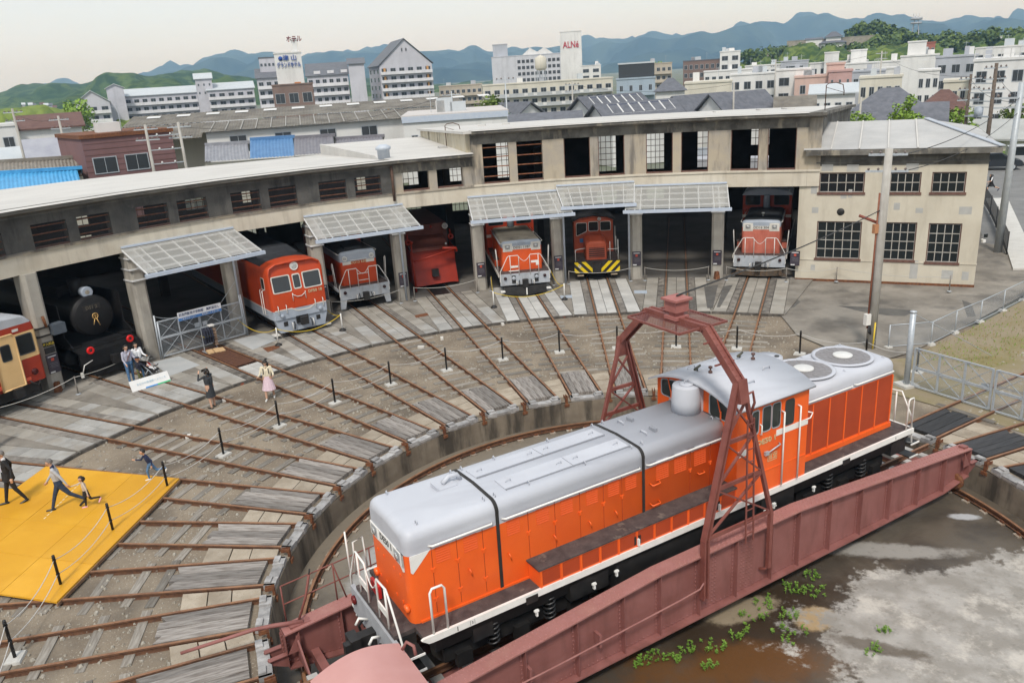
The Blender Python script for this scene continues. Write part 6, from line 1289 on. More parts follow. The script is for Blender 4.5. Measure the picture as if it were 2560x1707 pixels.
for y in(-.24,-.12,.0,.12):
 MB().prism([(-.03,1.15),(-.2,1.05),(-.26,.72),(-.19,.70),(-.17,.42),(.17,.42),(.19,.70),(.26,.72),(.2,1.05),(.03,1.15)],lambda x,z:(x,y-.035,z),lambda x,z:(x,y+.035,z)).build('uniform',UNI,cs);MB().box((-.19,y-.04,.76),(.19,y+.04,.785)).build('braid',UNY,cs)
for k in range(6):MB().box((-.12,.2,.25+k*.14),(.14,.34,.36+k*.14)).build('cap_box',mat('brown cap box',(.16,.10,.07),(.28,.2,.14),scale=9,rnd=.3),cs)
for(x,y,r)in((.3,-.18,.3),(.35,.12,-.5),(.42,.3,.2)):MB().prism([(x-.18,y-.12),(x+.16,y-.14),(x+.18,y+.12),(x-.14,y+.15)],lambda a,b:(a,b,.01),lambda a,b:(a*1.0,b,.10+.05*math.sin(9*a))).build('carton',CARD,cs)
MB().box((-.1,.05,1.18),(.15,.3,1.24)).build('paper',WHITE,cs)
nb=thing('notice_board','long low white board with blue and green edge propped on the apron','sign',(-14.27,18.51,0),math.atan2(.76,1.34))
MB().prism([(-.14,0),(-.11,0),(.09,.40),(.06,.40)],lambda y,z:(-.80,y,z),lambda y,z:(.80,y,z)).build('board',mat('board white',(.72,.72,.71),(.66,.66,.65),scale=3),nb)
for(xa,xb2,c)in((-.25,.25,(.05,.25,.6)),(.25,.79,(.05,.45,.2))):MB().prism([(-.145,.004),(-.14,.004),(-.118,.05),(-.123,.05)],lambda y,z:(xa,y,z),lambda y,z:(xb2,y,z)).build('edge_stripe',mat('stripe %s'%('blue' if xa<0 else 'green'),c),nb)
lettering('まなびの鉄道館へようこそ',.10,mat('pale blue ink',(.35,.5,.6)),nb,(.05,-.052,.22),(1,0,0),(0,.45,.9),0,width=1.2,ext=.001);MB().prism([(.0,0),(.3,0),(.08,.35)],lambda y,z:(-.5,y,z),lambda y,z:(-.48,y,z)).build('prop_foot',WHITE,nb)
fb=thing('pillar_box','dark blue-grey box strapped to the pillar beside the railcar','control box',(0,0,0),ang(1.5))
MB().box((26.45,-.75,2.35),(26.85,-.20,2.78)).build('case',mat('dark blue case',(.06,.075,.095),(.08,.095,.115),scale=5),fb)
for z in(2.38,2.72):MB().box((26.66,-.36,z-.03),(27.5,.36,z+.03)).build('strap',BLACK,fb)
MB().tube([(26.6,-.05,2.75),(26.6,.0,3.2)],.06,8).build('rusty_stub',RUST,fb)
ns=thing('pillar_notices','yellow and black notice plates above the board on the railcar pillar','sign',(0,0,0),ang(1.5))
MB().box((26.66,-.22,1.93),(26.69,.22,2.12)).build('yellow_plate',mat('notice black',(.03,.03,.02)),ns);lettering('立入禁止',.12,UNY,ns,(26.655,0,2.02),(0,-1,0),(0,0,1),.003,ext=.001);MB().box((26.66,-.21,1.63),(26.69,.21,1.88)).build('dark_plate',BLACK,ns)
for idx,lb in((1.5,'railcar'),(9.5,'empty stall')):
 p=pol(26.55,idx-(.03 if idx<2 else 0),0);o=MB().prism([(-.14,-.12),(.13,-.14),(.14,.12),(-.12,.13)],lambda x,y:(x,y,-.0),lambda x,y:(x*.7,y*.7,.42)).build('rusty_stump',RUST,None,p);tag(o,'rusty iron stump at the foot of the pillar by the %s'%lb,'stump','rusty stumps')
CPOLE=mat('concrete pole',(.36,.345,.315),(.43,.415,.385),rough=.85,scale=2.5,streak=(.24,.22,.19),streak_scale=(3,3,.3),streak_amt=.6)
ISOL=mat('insulator',(.16,.13,.12),rough=.3)
up=thing('utility_pole','concrete utility pole with lamp and meter box in front of the annex','utility pole',(14.0,9.75,-.12))
MB().tube([(0,0,0),(.08,-.02,7.95)],[.19,.14],14).build('pole',CPOLE,up)
vd=Vector((.743,-.669,0))
for z,w_ in((7.72,1.35),(7.1,1.5)):
 MB().bar((.07-vd.x*w_/2,-vd.y*w_/2,z),(.07+vd.x*w_/2,vd.y*w_/2,z),.08,.08).build('cross_arm',GALV,up)
 for k in(-.85,-.4,.4,.85):MB().lathe([(.03,0),(.05,.05),(.03,.09),(0,.1)],8,(.07+vd.x*w_/2*k,vd.y*w_/2*k,z+.04)).build('insulator',ISOL,up)
MB().tube([(-.22,.02,.9),(-.18,.02,3.2),(-.15,.02,6.3)],.035,6).build('conduit',mat('rusty conduit',(.18,.06,.035),(.24,.09,.05),scale=6),up)
MB().tube([(-.1,.1,5.15),(-.62,.5,5.42)],.055,8).build('lamp_tube',mat('red-brown lamp',(.24,.07,.045),(.19,.055,.04),scale=4),up)
MB().box((-.30,-.05,4.75),(-.12,.1,5.1)).build('ballast_box',mat('orange-brown box',(.42,.2,.1)),up);MB().box((-.38,-.1,1.05),(-.16,.08,1.5)).build('meter_box',WHITE,up);MB().tube([(-.2,-.06,1.05),(-.24,-.1,.75),(-.16,-.12,.65),(-.14,-.08,.95)],.03,6).build('cable_loop',BLACK,up)
MB().tube([(-.06,-.2,0),(-.02,-.19,1.15)],.03,6).build('guard_strip',mat('yellow guard',(.7,.5,.05)),up)
def wire(a,b,d,label,r=.012,m=None):
 return tag(MB().tube(sag(a,b,d,20),r,4).build('overhead_wire',m or BLACK),label,'wire','overhead wires')
wire((13.95,9.8,5.5),tuple(Vector((0,0,6.35))),.12,'black cable from the concrete pole to the top of the lattice arch',.022)
FLINK=mesh_mat('fence link',(.36,.39,.42),.13,.06)
fpts=[(14.62,9.45),(16.0,9.9),(18.0,10.4),(20.3,11.0),(22.4,11.85),(24.4,12.7),(26.2,13.6),(27.8,14.8),(29.5,16.2),(31.2,17.5)]
fpts=[(14.62,9.45),(16.35,9.05),(18.3,9.8),(20.3,10.46),(22.4,11.25),(24.5,12.07),(26.6,12.95),(28.8,13.9),(31.2,15.0),(33.6,16.1)]
fc=thing('chain_link_fence','galvanised chain-link fence along the weedy bank on the right','fence',(0,0,-.12))
for k,(x,y)in enumerate(fpts):
 MB().tube([(x,y,0),(x,y,1.0)],.024,6).build('fence_post',GALV,fc)
 MB().prism([(-.14,-.14),(.14,-.14),(.14,.14),(-.14,.14)],lambda a,b:(x+a,y+b,-.02),lambda a,b:(x+a*.8,y+b*.8,.09)).build('post_footing',BASEC,fc)
for(a,b)in zip(fpts,fpts[1:]):
 MB().tube([(*a,.98),(*b,.98)],.02,6).build('top_rail',GALV,fc);MB().tube([(*a,.08),(*b,.08)],.014,6).build('bottom_rail',GALV,fc)
 d=Vector((b[0]-a[0],b[1]-a[1],0));o=MB().poly([(0,0,.08),(0,d.length,.08),(0,d.length,.97),(0,0,.97)]).build('wire_mesh',FLINK,fc,(a[0],a[1],0),math.atan2(d.y,d.x)-math.pi/2)
MB().prism([(24.6,12.12),(26.2,12.78)],lambda x,y:(x,y,.12),lambda x,y:(x,y,.95)).build('fence_panel',mat('grey fence panel',(.33,.36,.4)),fc)
MB().box((27.0,13.02,.35),(28.3,13.05,.85)).build('fence_sign',WHITE,fc,None,None)
gp=thing('gate_post','tall round galvanised gate post behind the locomotive','post',(12.35,5.95,-.12));MB().tube([(0,0,0),(0,0,2.75)],.10,14).build('shaft',GALV,gp);MB().lathe([(.115,2.75),(.115,2.8),(0,2.83)],14).build('cap',GALV,gp);MB().cbox((0,0,.03),(.6,.6,.16)).build('footing',BASEC,gp)
wire((12.35,5.95,2.6),(17.2,6.9,-.05),-.02,'steel stay wire from the gate post to the ground',.012,GALV)
def yard_gate(P0,P1,label,h=1.42):
 P0=Vector((*P0,-.05));P1=Vector((*P1,-.05));d=P1-P0;n=d.length;g_=thing('yard_gate',label,'gate',P0,math.atan2(d.y,d.x)-math.pi/2,'galvanised yard gates')
 f_=MB();nb_=3 if n>2 else 2
 for z in(.03,h*.5,h):f_.bar((0,0,z),(0,n,z),.045,.05 if z!=h*.5 else .09)
 for k in range(nb_+1):f_.bar((0,n*k/nb_,.03),(0,n*k/nb_,h),.06,.06)
 fo=f_.build('gate_frame',GALV,g_)
 for k in range(nb_):
  a,b=n*k/nb_,n*(k+1)/nb_
  for z0,z1 in((.03,h*.5),(h*.5,h)):MB().bar((.02,a,z0),(.02,b,z1),.022,.022).build('brace',GALV,fo);MB().bar((-.02,b,z0),(-.02,a,z1),.022,.022).build('brace',GALV,fo)
 MB().poly([(0,0,.03),(0,n,.03),(0,n,h),(0,0,h)]).build('wire_mesh',FLINK,fo);MB().bar((-.05,n-.35,h*.52),(-.05,n-.1,h*.52),.04,.2).build('latch',GALV,fo)
yard_gate((12.42,5.75),(13.05,3.10),'left leaf of the galvanised gate across the bridge track');yard_gate((13.07,2.98),(13.75,.35),'right leaf of the galvanised gate at the right edge')
kw=MB();ka=[Vector(p)for p in((44.8,33.7,0),(33.4,21.6,0),(27.6,15.6,0))]
kw.prism([(44.8,33.7),(34.0,22.0),(28.6,16.4),(29.6,15.9),(35.3,21.6),(46.2,33.0)],lambda x,y:(x,y,-.2),lambda x,y:(x,y,.02));struct(kw.build('pale_kerb',mat('pale kerb concrete',(.56,.55,.52),(.48,.47,.44),rough=.85,scale=1.5)))
bf=thing('black_fence','black mesh fence beside the annex corner','fence',(0,0,-.1));
bp_=[(43.2,32.3),(40.2,28.9),(37.0,25.4),(33.9,22.1),(31.2,19.2)]
for x,y in bp_:MB().tube([(x,y,0),(x,y,1.35)],.03,6).build('fence_post',BLACK,bf)
for(a,b)in zip(bp_,bp_[1:]):MB().poly([(*a,.05),(*b,.05),(*b,1.3),(*a,1.3)]).build('fence_panel',clear_mat('black mesh',(.015,.015,.018),.9,.6),bf)
MB().poly([(x,y,.0)for x,y in((30.5,19),(33,22.4),(42,32.4),(38,34),(29.5,21))]).build('dark_gap',mat('dark shingle',(.05,.045,.04),(.2,.19,.17),scale=6),None,(0,0,-.09))['kind']='structure'
STEELP=mat('grey steel pole',(.36,.39,.42),(.43,.46,.48),rough=.5,metal=.2,scale=4)
lp_=thing('steel_lamp_pole','tall grey steel pole with cross arms beyond the annex','utility pole',(31.3,19.9,-.12));MB().tube([(0,0,0),(.1,-.05,9.4)],[.22,.15],14).build('pole',STEELP,lp_)
for z in(8.6,8.1):MB().bar((-.8,.75,z),(1.0,-.85,z),.1,.1).build('cross_arm',STEELP,lp_)
for k in(-.7,-.3,.5,.9):MB().lathe([(.05,0),(.08,.08),(.04,.16),(0,.18)],8,(k,-k*.9,8.66)).build('insulator',ISOL,lp_)
MB().lathe([(.22,0),(.24,.1),(.24,.65),(.2,.75),(0,.78)],14,(.75,-.6,7.2)).build('transformer',mat('transformer grey',(.3,.32,.34)),lp_)
for x,y in((25.3,15.6),):
 o=thing('floodlight','small white floodlight and solar cell on the annex corner','lamp',(24.55,14.85,2.2));MB().cbox((.15,0,0),(.16,.12,.14)).build('head',WHITE,o);MB().cbox((.25,0,.25),(.22,.03,.18)).build('solar_cell',GLASS,o);MB().cbox((.05,0,.1),(.1,.04,.04)).build('arm',WHITE,o)
import numpy as np
SKIN=mat('skin',(.55,.34,.24),(.50,.30,.21),rough=.55,scale=8);HAIRB=mat('black hair',(.012,.010,.009),(.03,.024,.02),rough=.5,scale=20);HAIRG=mat('short grey hair',(.20,.185,.17),(.10,.09,.085),rough=.8,scale=20)
LIPS=mat('lips',(.40,.13,.11));EYEM=mat('dark eyes',(.02,.016,.014),rough=.2)
def ico_pts():
 mb=MB();mb.lathe([(0.0001,-1)]+[(math.cos(t),math.sin(t))for t in[-1.2,-.75,-.3,.15,.6,1.05]]+[(.0001,1)],10);return mb
_S=ico_pts()
def person(label,loc,heading,H,cols,pose,hair='short',hairm=None,name='person',look=(0,0),extra=None,fat=1.1,child=False):
 """cols: top, legs, shoes, arms (sleeve material); pose: dict of limb angles in degrees"""
 k=H/1.72;hk=(1.28 if child else 1.0);t=thing(name,label,'person',loc,heading);caps=[];mats=[SKIN,cols['top'],cols['legs'],cols['shoes'],cols.get('arms',cols['top']),LIPS,EYEM,cols.get('shirt',cols['top'])]
 def cap(a,b,ra,rb,m):caps.append((Vector(a),Vector(b),ra,rb,m))
 def rotd(f,o,s_):
  f,o=R_(f),R_(o);return Vector((math.sin(f)*math.cos(o),s_*math.sin(o),-math.cos(f)*math.cos(o)))
 lean=R_(pose.get('lean',0));hz=(.90-(.05 if child else 0))*k+pose.get('dz',0)
 hip=Vector((0,0,hz));up=Vector((math.sin(lean),0,math.cos(lean)))
 chest=hip+up*.36*k;neck=hip+up*.56*k;sh=hip+up*.50*k;w=.165*k*(.9 if child else 1)*fat
 for s_ in(-1,1):
  y=Vector((0,s_,0));cap(hip+y*.075*k*fat,hip+up*.12*k+y*.07*k*fat,.105*k*fat,.098*k*fat,2);cap(hip+up*.13*k+y*.065*k*fat,chest+y*.08*k*fat,.10*k*fat,.105*k*fat,1)
  cap(chest+y*.07*k,sh+y*(w-.035*k),.10*k*fat,.062*k,1)
  tf,kb,to=pose.get('leg'+'RL'[s_>0],(0,0,3));th=.43*k*(.93 if child else 1);sn=.42*k*(.93 if child else 1)
  h0=hip+y*.085*k;kn=h0+rotd(tf,to,s_)*th;an=kn+rotd(tf-kb,to*.3,s_)*sn
  cap(h0,kn,.092*k*fat,.060*k,2);cap(kn,an+Vector((0,0,.02)),.060*k,.043*k,cols.get('shin',2));fdir=Vector((math.cos(R_(tf-kb)*.8),0,math.sin(R_(tf-kb)*.8)if kb>20 or tf<-8 else 0))
  cap(an+Vector((-.03*k,0,-.045*k)),an+fdir*.17*k+Vector((0,s_*.02,-.055*k)),.042*k,.034*k,3)
  af,ao,eb=pose.get('arm'+'RL'[s_>0],(5,10,15));s0=sh+y*w;ed=rotd(af,ao,s_);el=s0+ed*.29*k;wd=rotd(af+eb,ao*.5 if eb<80 else-ao*.6,s_);wr=el+wd*.25*k
  cap(s0,el,.052*k,.041*k,4);cap(el,wr,.041*k,.030*k,cols.get('fore',4));pd=wd;pm_=wr+pd*.07*k
  cap(wr,pm_,.027*k,.032*k,0);side=pd.cross(y).normalized()if pd.cross(y).length>.1 else Vector((1,0,0))
  for q,(ln,off)in enumerate(((.062,-.030),(.075,-.010),(.07,.010),(.055,.028))):
   b0=pm_+side*off*k+pd*.015*k;cap(b0,b0+(pd+y*(-s_)*.35).normalized()*ln*k,.0105*k,.009*k,0)
  cap(wr+pd*.02*k+side*.03*k,wr+pd*.07*k+side*.055*k,.012*k,.010*k,0)
 nd=Vector((math.sin(lean*1.0),0,math.cos(lean)));hc=neck+nd*.135*k*hk+Vector((.02*k,0,0));lx,ly=R_(look[0]),R_(look[1])
 F=Vector((math.cos(lx)*math.cos(ly),math.sin(lx)*math.cos(ly),-math.sin(ly)));Lf=Vector((-math.sin(lx),math.cos(lx),0));U=F.cross(Lf)
 cap(neck-nd*.05*k,hc-nd*.05*k,.055*k,.050*k,0);hr=k*hk
 cap(hc+U*.035*hr-F*.012*hr,hc+U*.025*hr+F*.012*hr,.088*hr,.084*hr,0);cap(hc-U*.02*hr+F*.02*hr,hc-U*.062*hr+F*.038*hr,.068*hr,.040*hr,0)
 cap(hc+F*.088*hr+U*.008*hr,hc+F*.108*hr-U*.022*hr,.010*hr,.013*hr,0)
 for s_ in(-1,1):cap(hc+F*.0885*hr+Lf*s_*.033*hr+U*.014*hr,hc+F*.0887*hr+Lf*s_*.036*hr+U*.014*hr,.0085*hr,.0085*hr,6);cap(hc+Lf*s_*.088*hr-F*.01*hr,hc+Lf*s_*.092*hr-F*.012*hr-U*.02*hr,.018*hr,.013*hr,0)
 cap(hc+F*.083*hr-U*.048*hr+Lf*.016*hr,hc+F*.083*hr-U*.048*hr-Lf*.016*hr,.0085*hr,.0085*hr,5)
 cap(neck-nd*.03*k,neck+nd*.005*k,.064*k,.058*k,7)
 mb=MB()
 for a,b,ra,rb,m in caps:
  d=(b-a);ln=d.length;d=d.normalized()if ln>1e-6 else Vector((0,0,1));prof=[(max(1e-4,ra*math.cos(x)),ra*math.sin(x))for x in(-1.5707,-1.0,-.5,0)]+[(max(1e-4,rb*math.cos(x)),ln+rb*math.sin(x))for x in(0,.5,1.0,1.5707)]
  mb.lathe(prof,10,a,d)
 me=mb.mesh('body_src',SKIN);o=put('body_src',me);r=o.modifiers.new('r','REMESH');r.mode='VOXEL';r.voxel_size=max(.0085,.0105*k);r.use_smooth_shade=True;sm=o.modifiers.new('s','SMOOTH');sm.factor=.5;sm.iterations=2
 dg=bpy.context.evaluated_depsgraph_get();nm=bpy.data.meshes.new_from_object(o.evaluated_get(dg));bpy.data.objects.remove(o)
 nm.materials.clear()
 for m in mats:nm.materials.append(m)
 n=len(nm.polygons);C=np.zeros(n*3,'f');nm.polygons.foreach_get('center',C);C=C.reshape(-1,3);best=np.full(n,1e9);bi=np.zeros(n,'i')
 for a,b,ra,rb,m in caps:
  A=np.array(a);Dv=np.array(b-a);q=np.clip(((C-A)@Dv)/max(1e-9,Dv@Dv),0,1);dist=np.linalg.norm(C-(A+q[:,None]*Dv),axis=1)-(ra+(rb-ra)*q)-(.004 if m in(5,6)else 0);bt=dist<best;best[bt]=dist[bt];bi[bt]=m
 nm.polygons.foreach_set('material_index',bi);nm.polygons.foreach_set('use_smooth',[True]*n);nm.update();body=put('body',nm,t)
 if hair:
  hb=MB();hm=hairm or HAIRB;thick=1.0 if hair!='thin' else .985
  def hp(u,v):
   a=u*2*math.pi;el=R_(92-128*v);fr=math.cos(a);lim=el
   lowest=R_(28)if fr>.55 else(R_(28)-(R_(60)*min(1,(.55-fr)/.6)))
   el=math.pi/2-(math.pi/2-lowest)*v;rr=(.1015+.004*math.sin(9*a)*v)*hr*thick
   return hc+U*.022*hr-F*.006*hr+(F*math.cos(a)*math.cos(el)*.96+Lf*math.sin(a)*math.cos(el)*.97+U*math.sin(el)*1.06)*rr
  hb.grid(24,8,hp)
  if hair in('bob','long','tail'):
   for s_ in(-1,1):hb.tube([hc+Lf*s_*.085*hr+U*.03*hr-F*.01*hr,hc+Lf*s_*.095*hr-U*.05*hr,hc+Lf*s_*.082*hr-U*(.11 if hair=='bob' else .15)*hr],[.035*hr,.038*hr,.02*hr],8)
   hb.tube([hc-F*.075*hr+U*.02*hr,hc-F*.09*hr-U*.06*hr,hc-F*.07*hr-U*(.12 if hair=='bob' else .26)*hr],[.07*hr,.075*hr,.04*hr],10)
  if hair=='tail':hb.tube([hc-F*.09*hr+U*.05*hr,hc-F*.2*hr+U*.02*hr,hc-F*.3*hr-U*.08*hr],[.04*hr,.05*hr,.015*hr],8)
  hb.build('hair',hm,t)
 if extra:extra(t,dict(k=k,hip=hip,up=up,hc=hc,F=F,U=U,Lf=Lf,hr=hr,sh=sh,neck=neck,chest=chest))
 return t
def skirt(mt,z0,z1,r0,r1,pleat=0):
 def f(t,d):
  k=d['k'];hip=d['hip']
  def g(u,v):
   a=u*2*math.pi;r=(r0+(r1-r0)*v)*k*(1+pleat*v*math.sin(a*14));return(hip.x+r*math.cos(a)*.85,hip.y+r*math.sin(a),hip.z+(z0+(z1-z0)*v)*k)
  MB().grid(56 if pleat else 28,5,g).build('skirt',mt,t)
 return f
BLK=mat('black suit cloth',(.012,.012,.013),(.02,.02,.021),rough=.85,scale=12);GRY=mat('light grey sweater',(.36,.37,.39),(.42,.43,.45),rough=.9,scale=14);JEAN=mat('dark blue jeans',(.022,.035,.065),(.035,.055,.1),rough=.85,scale=10);JEANL=mat('blue jeans',(.06,.14,.27),(.10,.2,.36),rough=.85,scale=9);BEIGE=mat('beige jumper',(.50,.42,.34),(.44,.37,.3),rough=.9,scale=12)
NAVYC=mat('navy jacket',(.014,.022,.06),(.02,.03,.08),rough=.85,scale=10);CHAR=mat('charcoal suit',(.03,.034,.04),(.042,.046,.052),rough=.85,scale=12);CREAMK=mat('cream knit',(.68,.62,.48),(.6,.54,.41),rough=.95,scale=16);PINKS=mat('pale pink skirt',(.60,.45,.52),(.68,.54,.60),rough=.8,scale=14);SHOEB=mat('black shoe',(.012,.012,.012),rough=.35);SHOEP=mat('pink shoe',(.7,.38,.48));SHOEW=mat('white shoe',(.65,.65,.63));LILAC=mat('grey lilac jumper',(.34,.34,.42),(.40,.40,.48),rough=.9,scale=14);OLIVE=mat('olive trousers',(.13,.13,.045),(.17,.165,.06),rough=.9,scale=10);SHIRT=mat('white shirt',(.72,.73,.75))
def tie(t,d):
 k=d['k'];c=d['chest'];MB().box((c.x+.108*k,-.045*k,c.z-.20*k),(c.x+.122*k,.045*k,c.z+.13*k)).build('shirt_front',SHIRT,t);MB().box((c.x+.122*k,-.022*k,c.z-.20*k),(c.x+.13*k,.022*k,c.z+.12*k)).build('tie',mat('blue striped tie',(.08,.12,.45),(.4,.42,.6),scale=30,lo=.45,hi=.5),t);MB().box((c.x+.10*k,.09*k,c.z+.02*k),(c.x+.122*k,.15*k,c.z+.045*k)).build('name_badge',WHITE,t)
 skirt(BLK,.16,-.12,.165,.20)(t,d)
person('man in black suit and blue tie walking on the yellow platform',(-17.01,9.17,.06),R_(196),1.74,dict(top=BLK,legs=BLK,shoes=SHOEB,shirt=SHIRT),dict(legR=(16,4,3),legL=(-14,12,3),armR=(-30,20,40),armL=(-30,22,40)),'short',HAIRG,look=(8,12),extra=tie)
person('balding man in grey sweater striding across the yellow platform, leading a girl',(-15.46,8.15,.06),R_(190),1.70,dict(top=GRY,legs=JEAN,shoes=SHOEB,shirt=NAVYC),dict(legR=(24,6,3),legL=(-32,18,3),armR=(18,10,20),armL=(-34,14,8),lean=6,dz=-.045),'thin',HAIRG,look=(6,14))
person('little girl in beige jumper and dark skirt held by the hand',(-14.78,7.95,.06),R_(196),1.02,dict(top=BEIGE,legs=BLK,shoes=SHOEP,shin=2),dict(legR=(10,4,3),legL=(-24,55,3),armR=(70,12,15),armL=(-15,35,10),lean=3),'bob',look=(30,4),child=True,extra=skirt(BLK,.12,-.20,.13,.20))
person('small boy in navy jacket and jeans running at the platform tip',(-13.15,9.11,.06),R_(200),1.12,dict(top=NAVYC,legs=JEANL,shoes=SHOEW),dict(legR=(26,30,3),legL=(-32,50,4),armR=(38,8,70),armL=(-40,16,50),lean=16,dz=-.03),'short',child=True)
def cam_x(t,d):
 c=d['hc'];MB().cbox((c.x+.17,0,c.z+.0),(.05,.13,.09)).build('camera',BLACK,t);skirt(CHAR,.14,-.42,.155,.20)(t,d)
person('woman in charcoal suit and skirt taking a photograph',(-11.68,15.12,-.12),R_(136),1.60,dict(top=CHAR,legs=SKIN,shoes=SHOEB),dict(legR=(2,2,3),legL=(-3,2,3),armR=(60,22,122),armL=(60,22,122)),'bob',extra=cam_x)
def pack(t,d):
 skirt(PINKS,.13,-.48,.15,.27,.06)(t,d);k=d['k']
 for s_ in(-1,1):MB().bar((.10*k,s_*.10*k,d['chest'].z+.12*k),(.11*k,s_*.11*k,d['chest'].z-.12*k),.035,.015).build('backpack_strap',BLACK,t)
 MB().cbox((-.17*k,0,d['chest'].z-.05),(.12,.26,.32)).build('backpack',BLACK,t)
person('woman in cream knit and pale pink skirt looking down',(-9.54,15.07,-.12),R_(262),1.60,dict(top=CREAMK,legs=SKIN,shoes=SHOEW),dict(legR=(12,6,5),legL=(-8,10,5),armR=(18,16,70),armL=(10,16,75)),'tail',look=(-10,32),extra=pack)
def strap(t,d):k=d['k'];MB().bar((.115*k,.13*k,d['sh'].z),(.118*k,-.13*k,d['hip'].z+.12),.03,.012).build('bag_strap',mat('brown strap',(.15,.06,.04)),t)
person('man in lilac-grey jumper and jeans posing by the steam locomotive',(-15.05,19.20,0),R_(-48),1.70,dict(top=LILAC,legs=JEANL,shoes=SHOEW),dict(legR=(3,2,4),legL=(-3,2,4),armR=(12,12,40),armL=(20,8,60)),'short',look=(10,6),extra=strap)
person('woman in white blouse standing behind the posing man',(-14.74,19.66,0),R_(-55),1.62,dict(top=SHIRT,legs=JEANL,shoes=SHOEB),dict(armR=(15,8,50),armL=(20,8,60)),'bob',look=(0,8))
def cap_(t,d):
 c=d['hc'];hr=d['hr'];MB().lathe([(.10*hr,.0),(.105*hr,.045*hr),(.125*hr,.075*hr),(.10*hr,.10*hr),(0,.105*hr)],18,c+d['U']*.03*hr).build('peaked_cap',UNI,t);MB().lathe([(.106*hr,0),(.106*hr,.03*hr)],18,c+d['U']*.035*hr).build('cap_band',mat('orange cap band',(.7,.2,.04)),t)
 MB().lathe([(.0,0),(.07*hr,0),(.07*hr,.012),(0,.012)],12,c+d['U']*.03*hr+d['F']*.10*hr).build('cap_peak',BLACK,t);skirt(UNI,.20,-.12,.15,.18)(t,d)
person('child in uniform cap and dark coat beside the pushchair',(-14.68,19.08,0),R_(-30),1.12,dict(top=UNI,legs=OLIVE,shoes=JEANL),dict(armR=(10,6,30),armL=(45,4,40)),'short',child=True,look=(10,10),extra=cap_)
person('girl in dark sailor dress running past the parked cars',(47.9,36.2,-.11),R_(165),1.55,dict(top=BLK,legs=BLK,shoes=NAVYC,fore=0,shin=0,arms=SHIRT),dict(legR=(30,18,3),legL=(-38,30,3),armR=(-25,12,50),armL=(20,12,60),lean=10,dz=-.05),'tail',extra=skirt(BLK,.12,-.30,.15,.24))
person('person in dark clothes cut off by the left edge above the platform',(-18.98,14.05,0),R_(150),1.68,dict(top=BLK,legs=NAVYC,shoes=SHOEB),dict(legR=(12,4,3),legL=(-16,8,3)),'short')
pc=thing('pushchair','black pushchair with grey hood beside the posing family','pushchair',(-14.32,19.38,0),R_(-25))
wh=MB().lathe([(.05,-.02),(.085,-.02),(.085,.02),(.05,.02)],14,(0,0,0),(0,1,0)).mesh('wheel',BLACK)
for x,y in((.34,.2),(.34,-.2),(-.26,.24),(-.26,-.24)):put('wheel',wh,pc,(x,y,.085))
for s_ in(-1,1):MB().tube([(.36,s_*.2,.12),(.1,s_*.24,.5),(-.45,s_*.22,1.0)],.016,6).tube([(-.26,s_*.24,.1),(.1,s_*.24,.52)],.016,6).build('frame_tube',GALV,pc)
MB().tube([(-.45,-.22,1.0),(-.5,0,1.02),(-.45,.22,1.0)],.018,6).build('handle',BLACK,pc)
MB().prism([(.32,.36),(.28,.46),(-.02,.44),(-.26,.88),(-.34,.86),(-.1,.34)],lambda x,z:(x,-.19,z),lambda x,z:(x,.19,z)).build('seat',BLACK,pc)
MB().grid(8,8,lambda u,v:(-.2-.3*math.cos(R_(20+90*u))+.24*u,-.21+.42*v,.78+.26*math.sin(R_(20+80*u))*math.sin(math.pi*(.15+.7*v)))).build('sun_hood',mat('grey hood cloth',(.3,.3,.29),(.05,.05,.05),scale=5),pc)
MB().tube([(.3,-.2,.62),(.38,0,.64),(.3,.2,.62)],.02,6).build('front_bar',BLACK,pc)
person('baby in white and red clothes sitting in the pushchair',(-14.27,19.36,.0),R_(-25),.70,dict(top=mat('red bib cloth',(.5,.05,.03)),legs=SHIRT,shoes=SHIRT,arms=SHIRT),dict(legR=(75,45,8),legL=(75,45,8),armR=(50,15,30),armL=(50,15,30),lean=-25,dz=.20),'short',child=True)
def wallm(n,c,c2=None):return mat(n,c,c2 or tuple(x*.88 for x in c),rough=.85,scale=.25,streak=tuple(x*.72 for x in c),streak_scale=(.8,.8,.12),streak_amt=.5)
TW=wallm('town white wall',(.66,.66,.65));TWG=wallm('town lilac grey wall',(.50,.50,.55));TG=wallm('town grey wall',(.40,.42,.46));TC=wallm('town cream wall',(.58,.55,.47));TB=wallm('town brown wall',(.20,.14,.12));TP=wallm('town pink wall',(.56,.40,.35));TBL=wallm('town blue-grey wall',(.33,.40,.47));TBE=wallm('town beige wall',(.44,.39,.32));MAROON=wallm('maroon cladding',(.20,.11,.11))
TILE=mat('grey roof tile',(.085,.09,.105),(.125,.13,.15),rough=.55,scale=1.5,rnd=.12);TILEB=mat('blue roof tile',(.07,.17,.34),(.10,.22,.40),rough=.5,scale=1.5);BRR=mat('brown roof',(.10,.05,.042),(.14,.075,.06),rough=.7,scale=1.5);CORR=mat('weathered corrugated roof',(.13,.118,.10),(.20,.185,.16),rough=.9,scale=.6,streak=(.07,.062,.055),streak_scale=(.5,.5,.5),streak_amt=.6);SLATE=mat('dark slate roof',(.10,.105,.12),(.13,.135,.15),rough=.6,scale=.6);PALER=mat('pale sheet roof',(.42,.46,.49),(.47,.5,.52),rough=.6,scale=.5);SOLAR=mat('solar panel',(.02,.025,.055),(.035,.04,.075),rough=.12,scale=3,spec=.8)
BLKG=glass_mat('far window glass',(.045,.05,.055),.15)
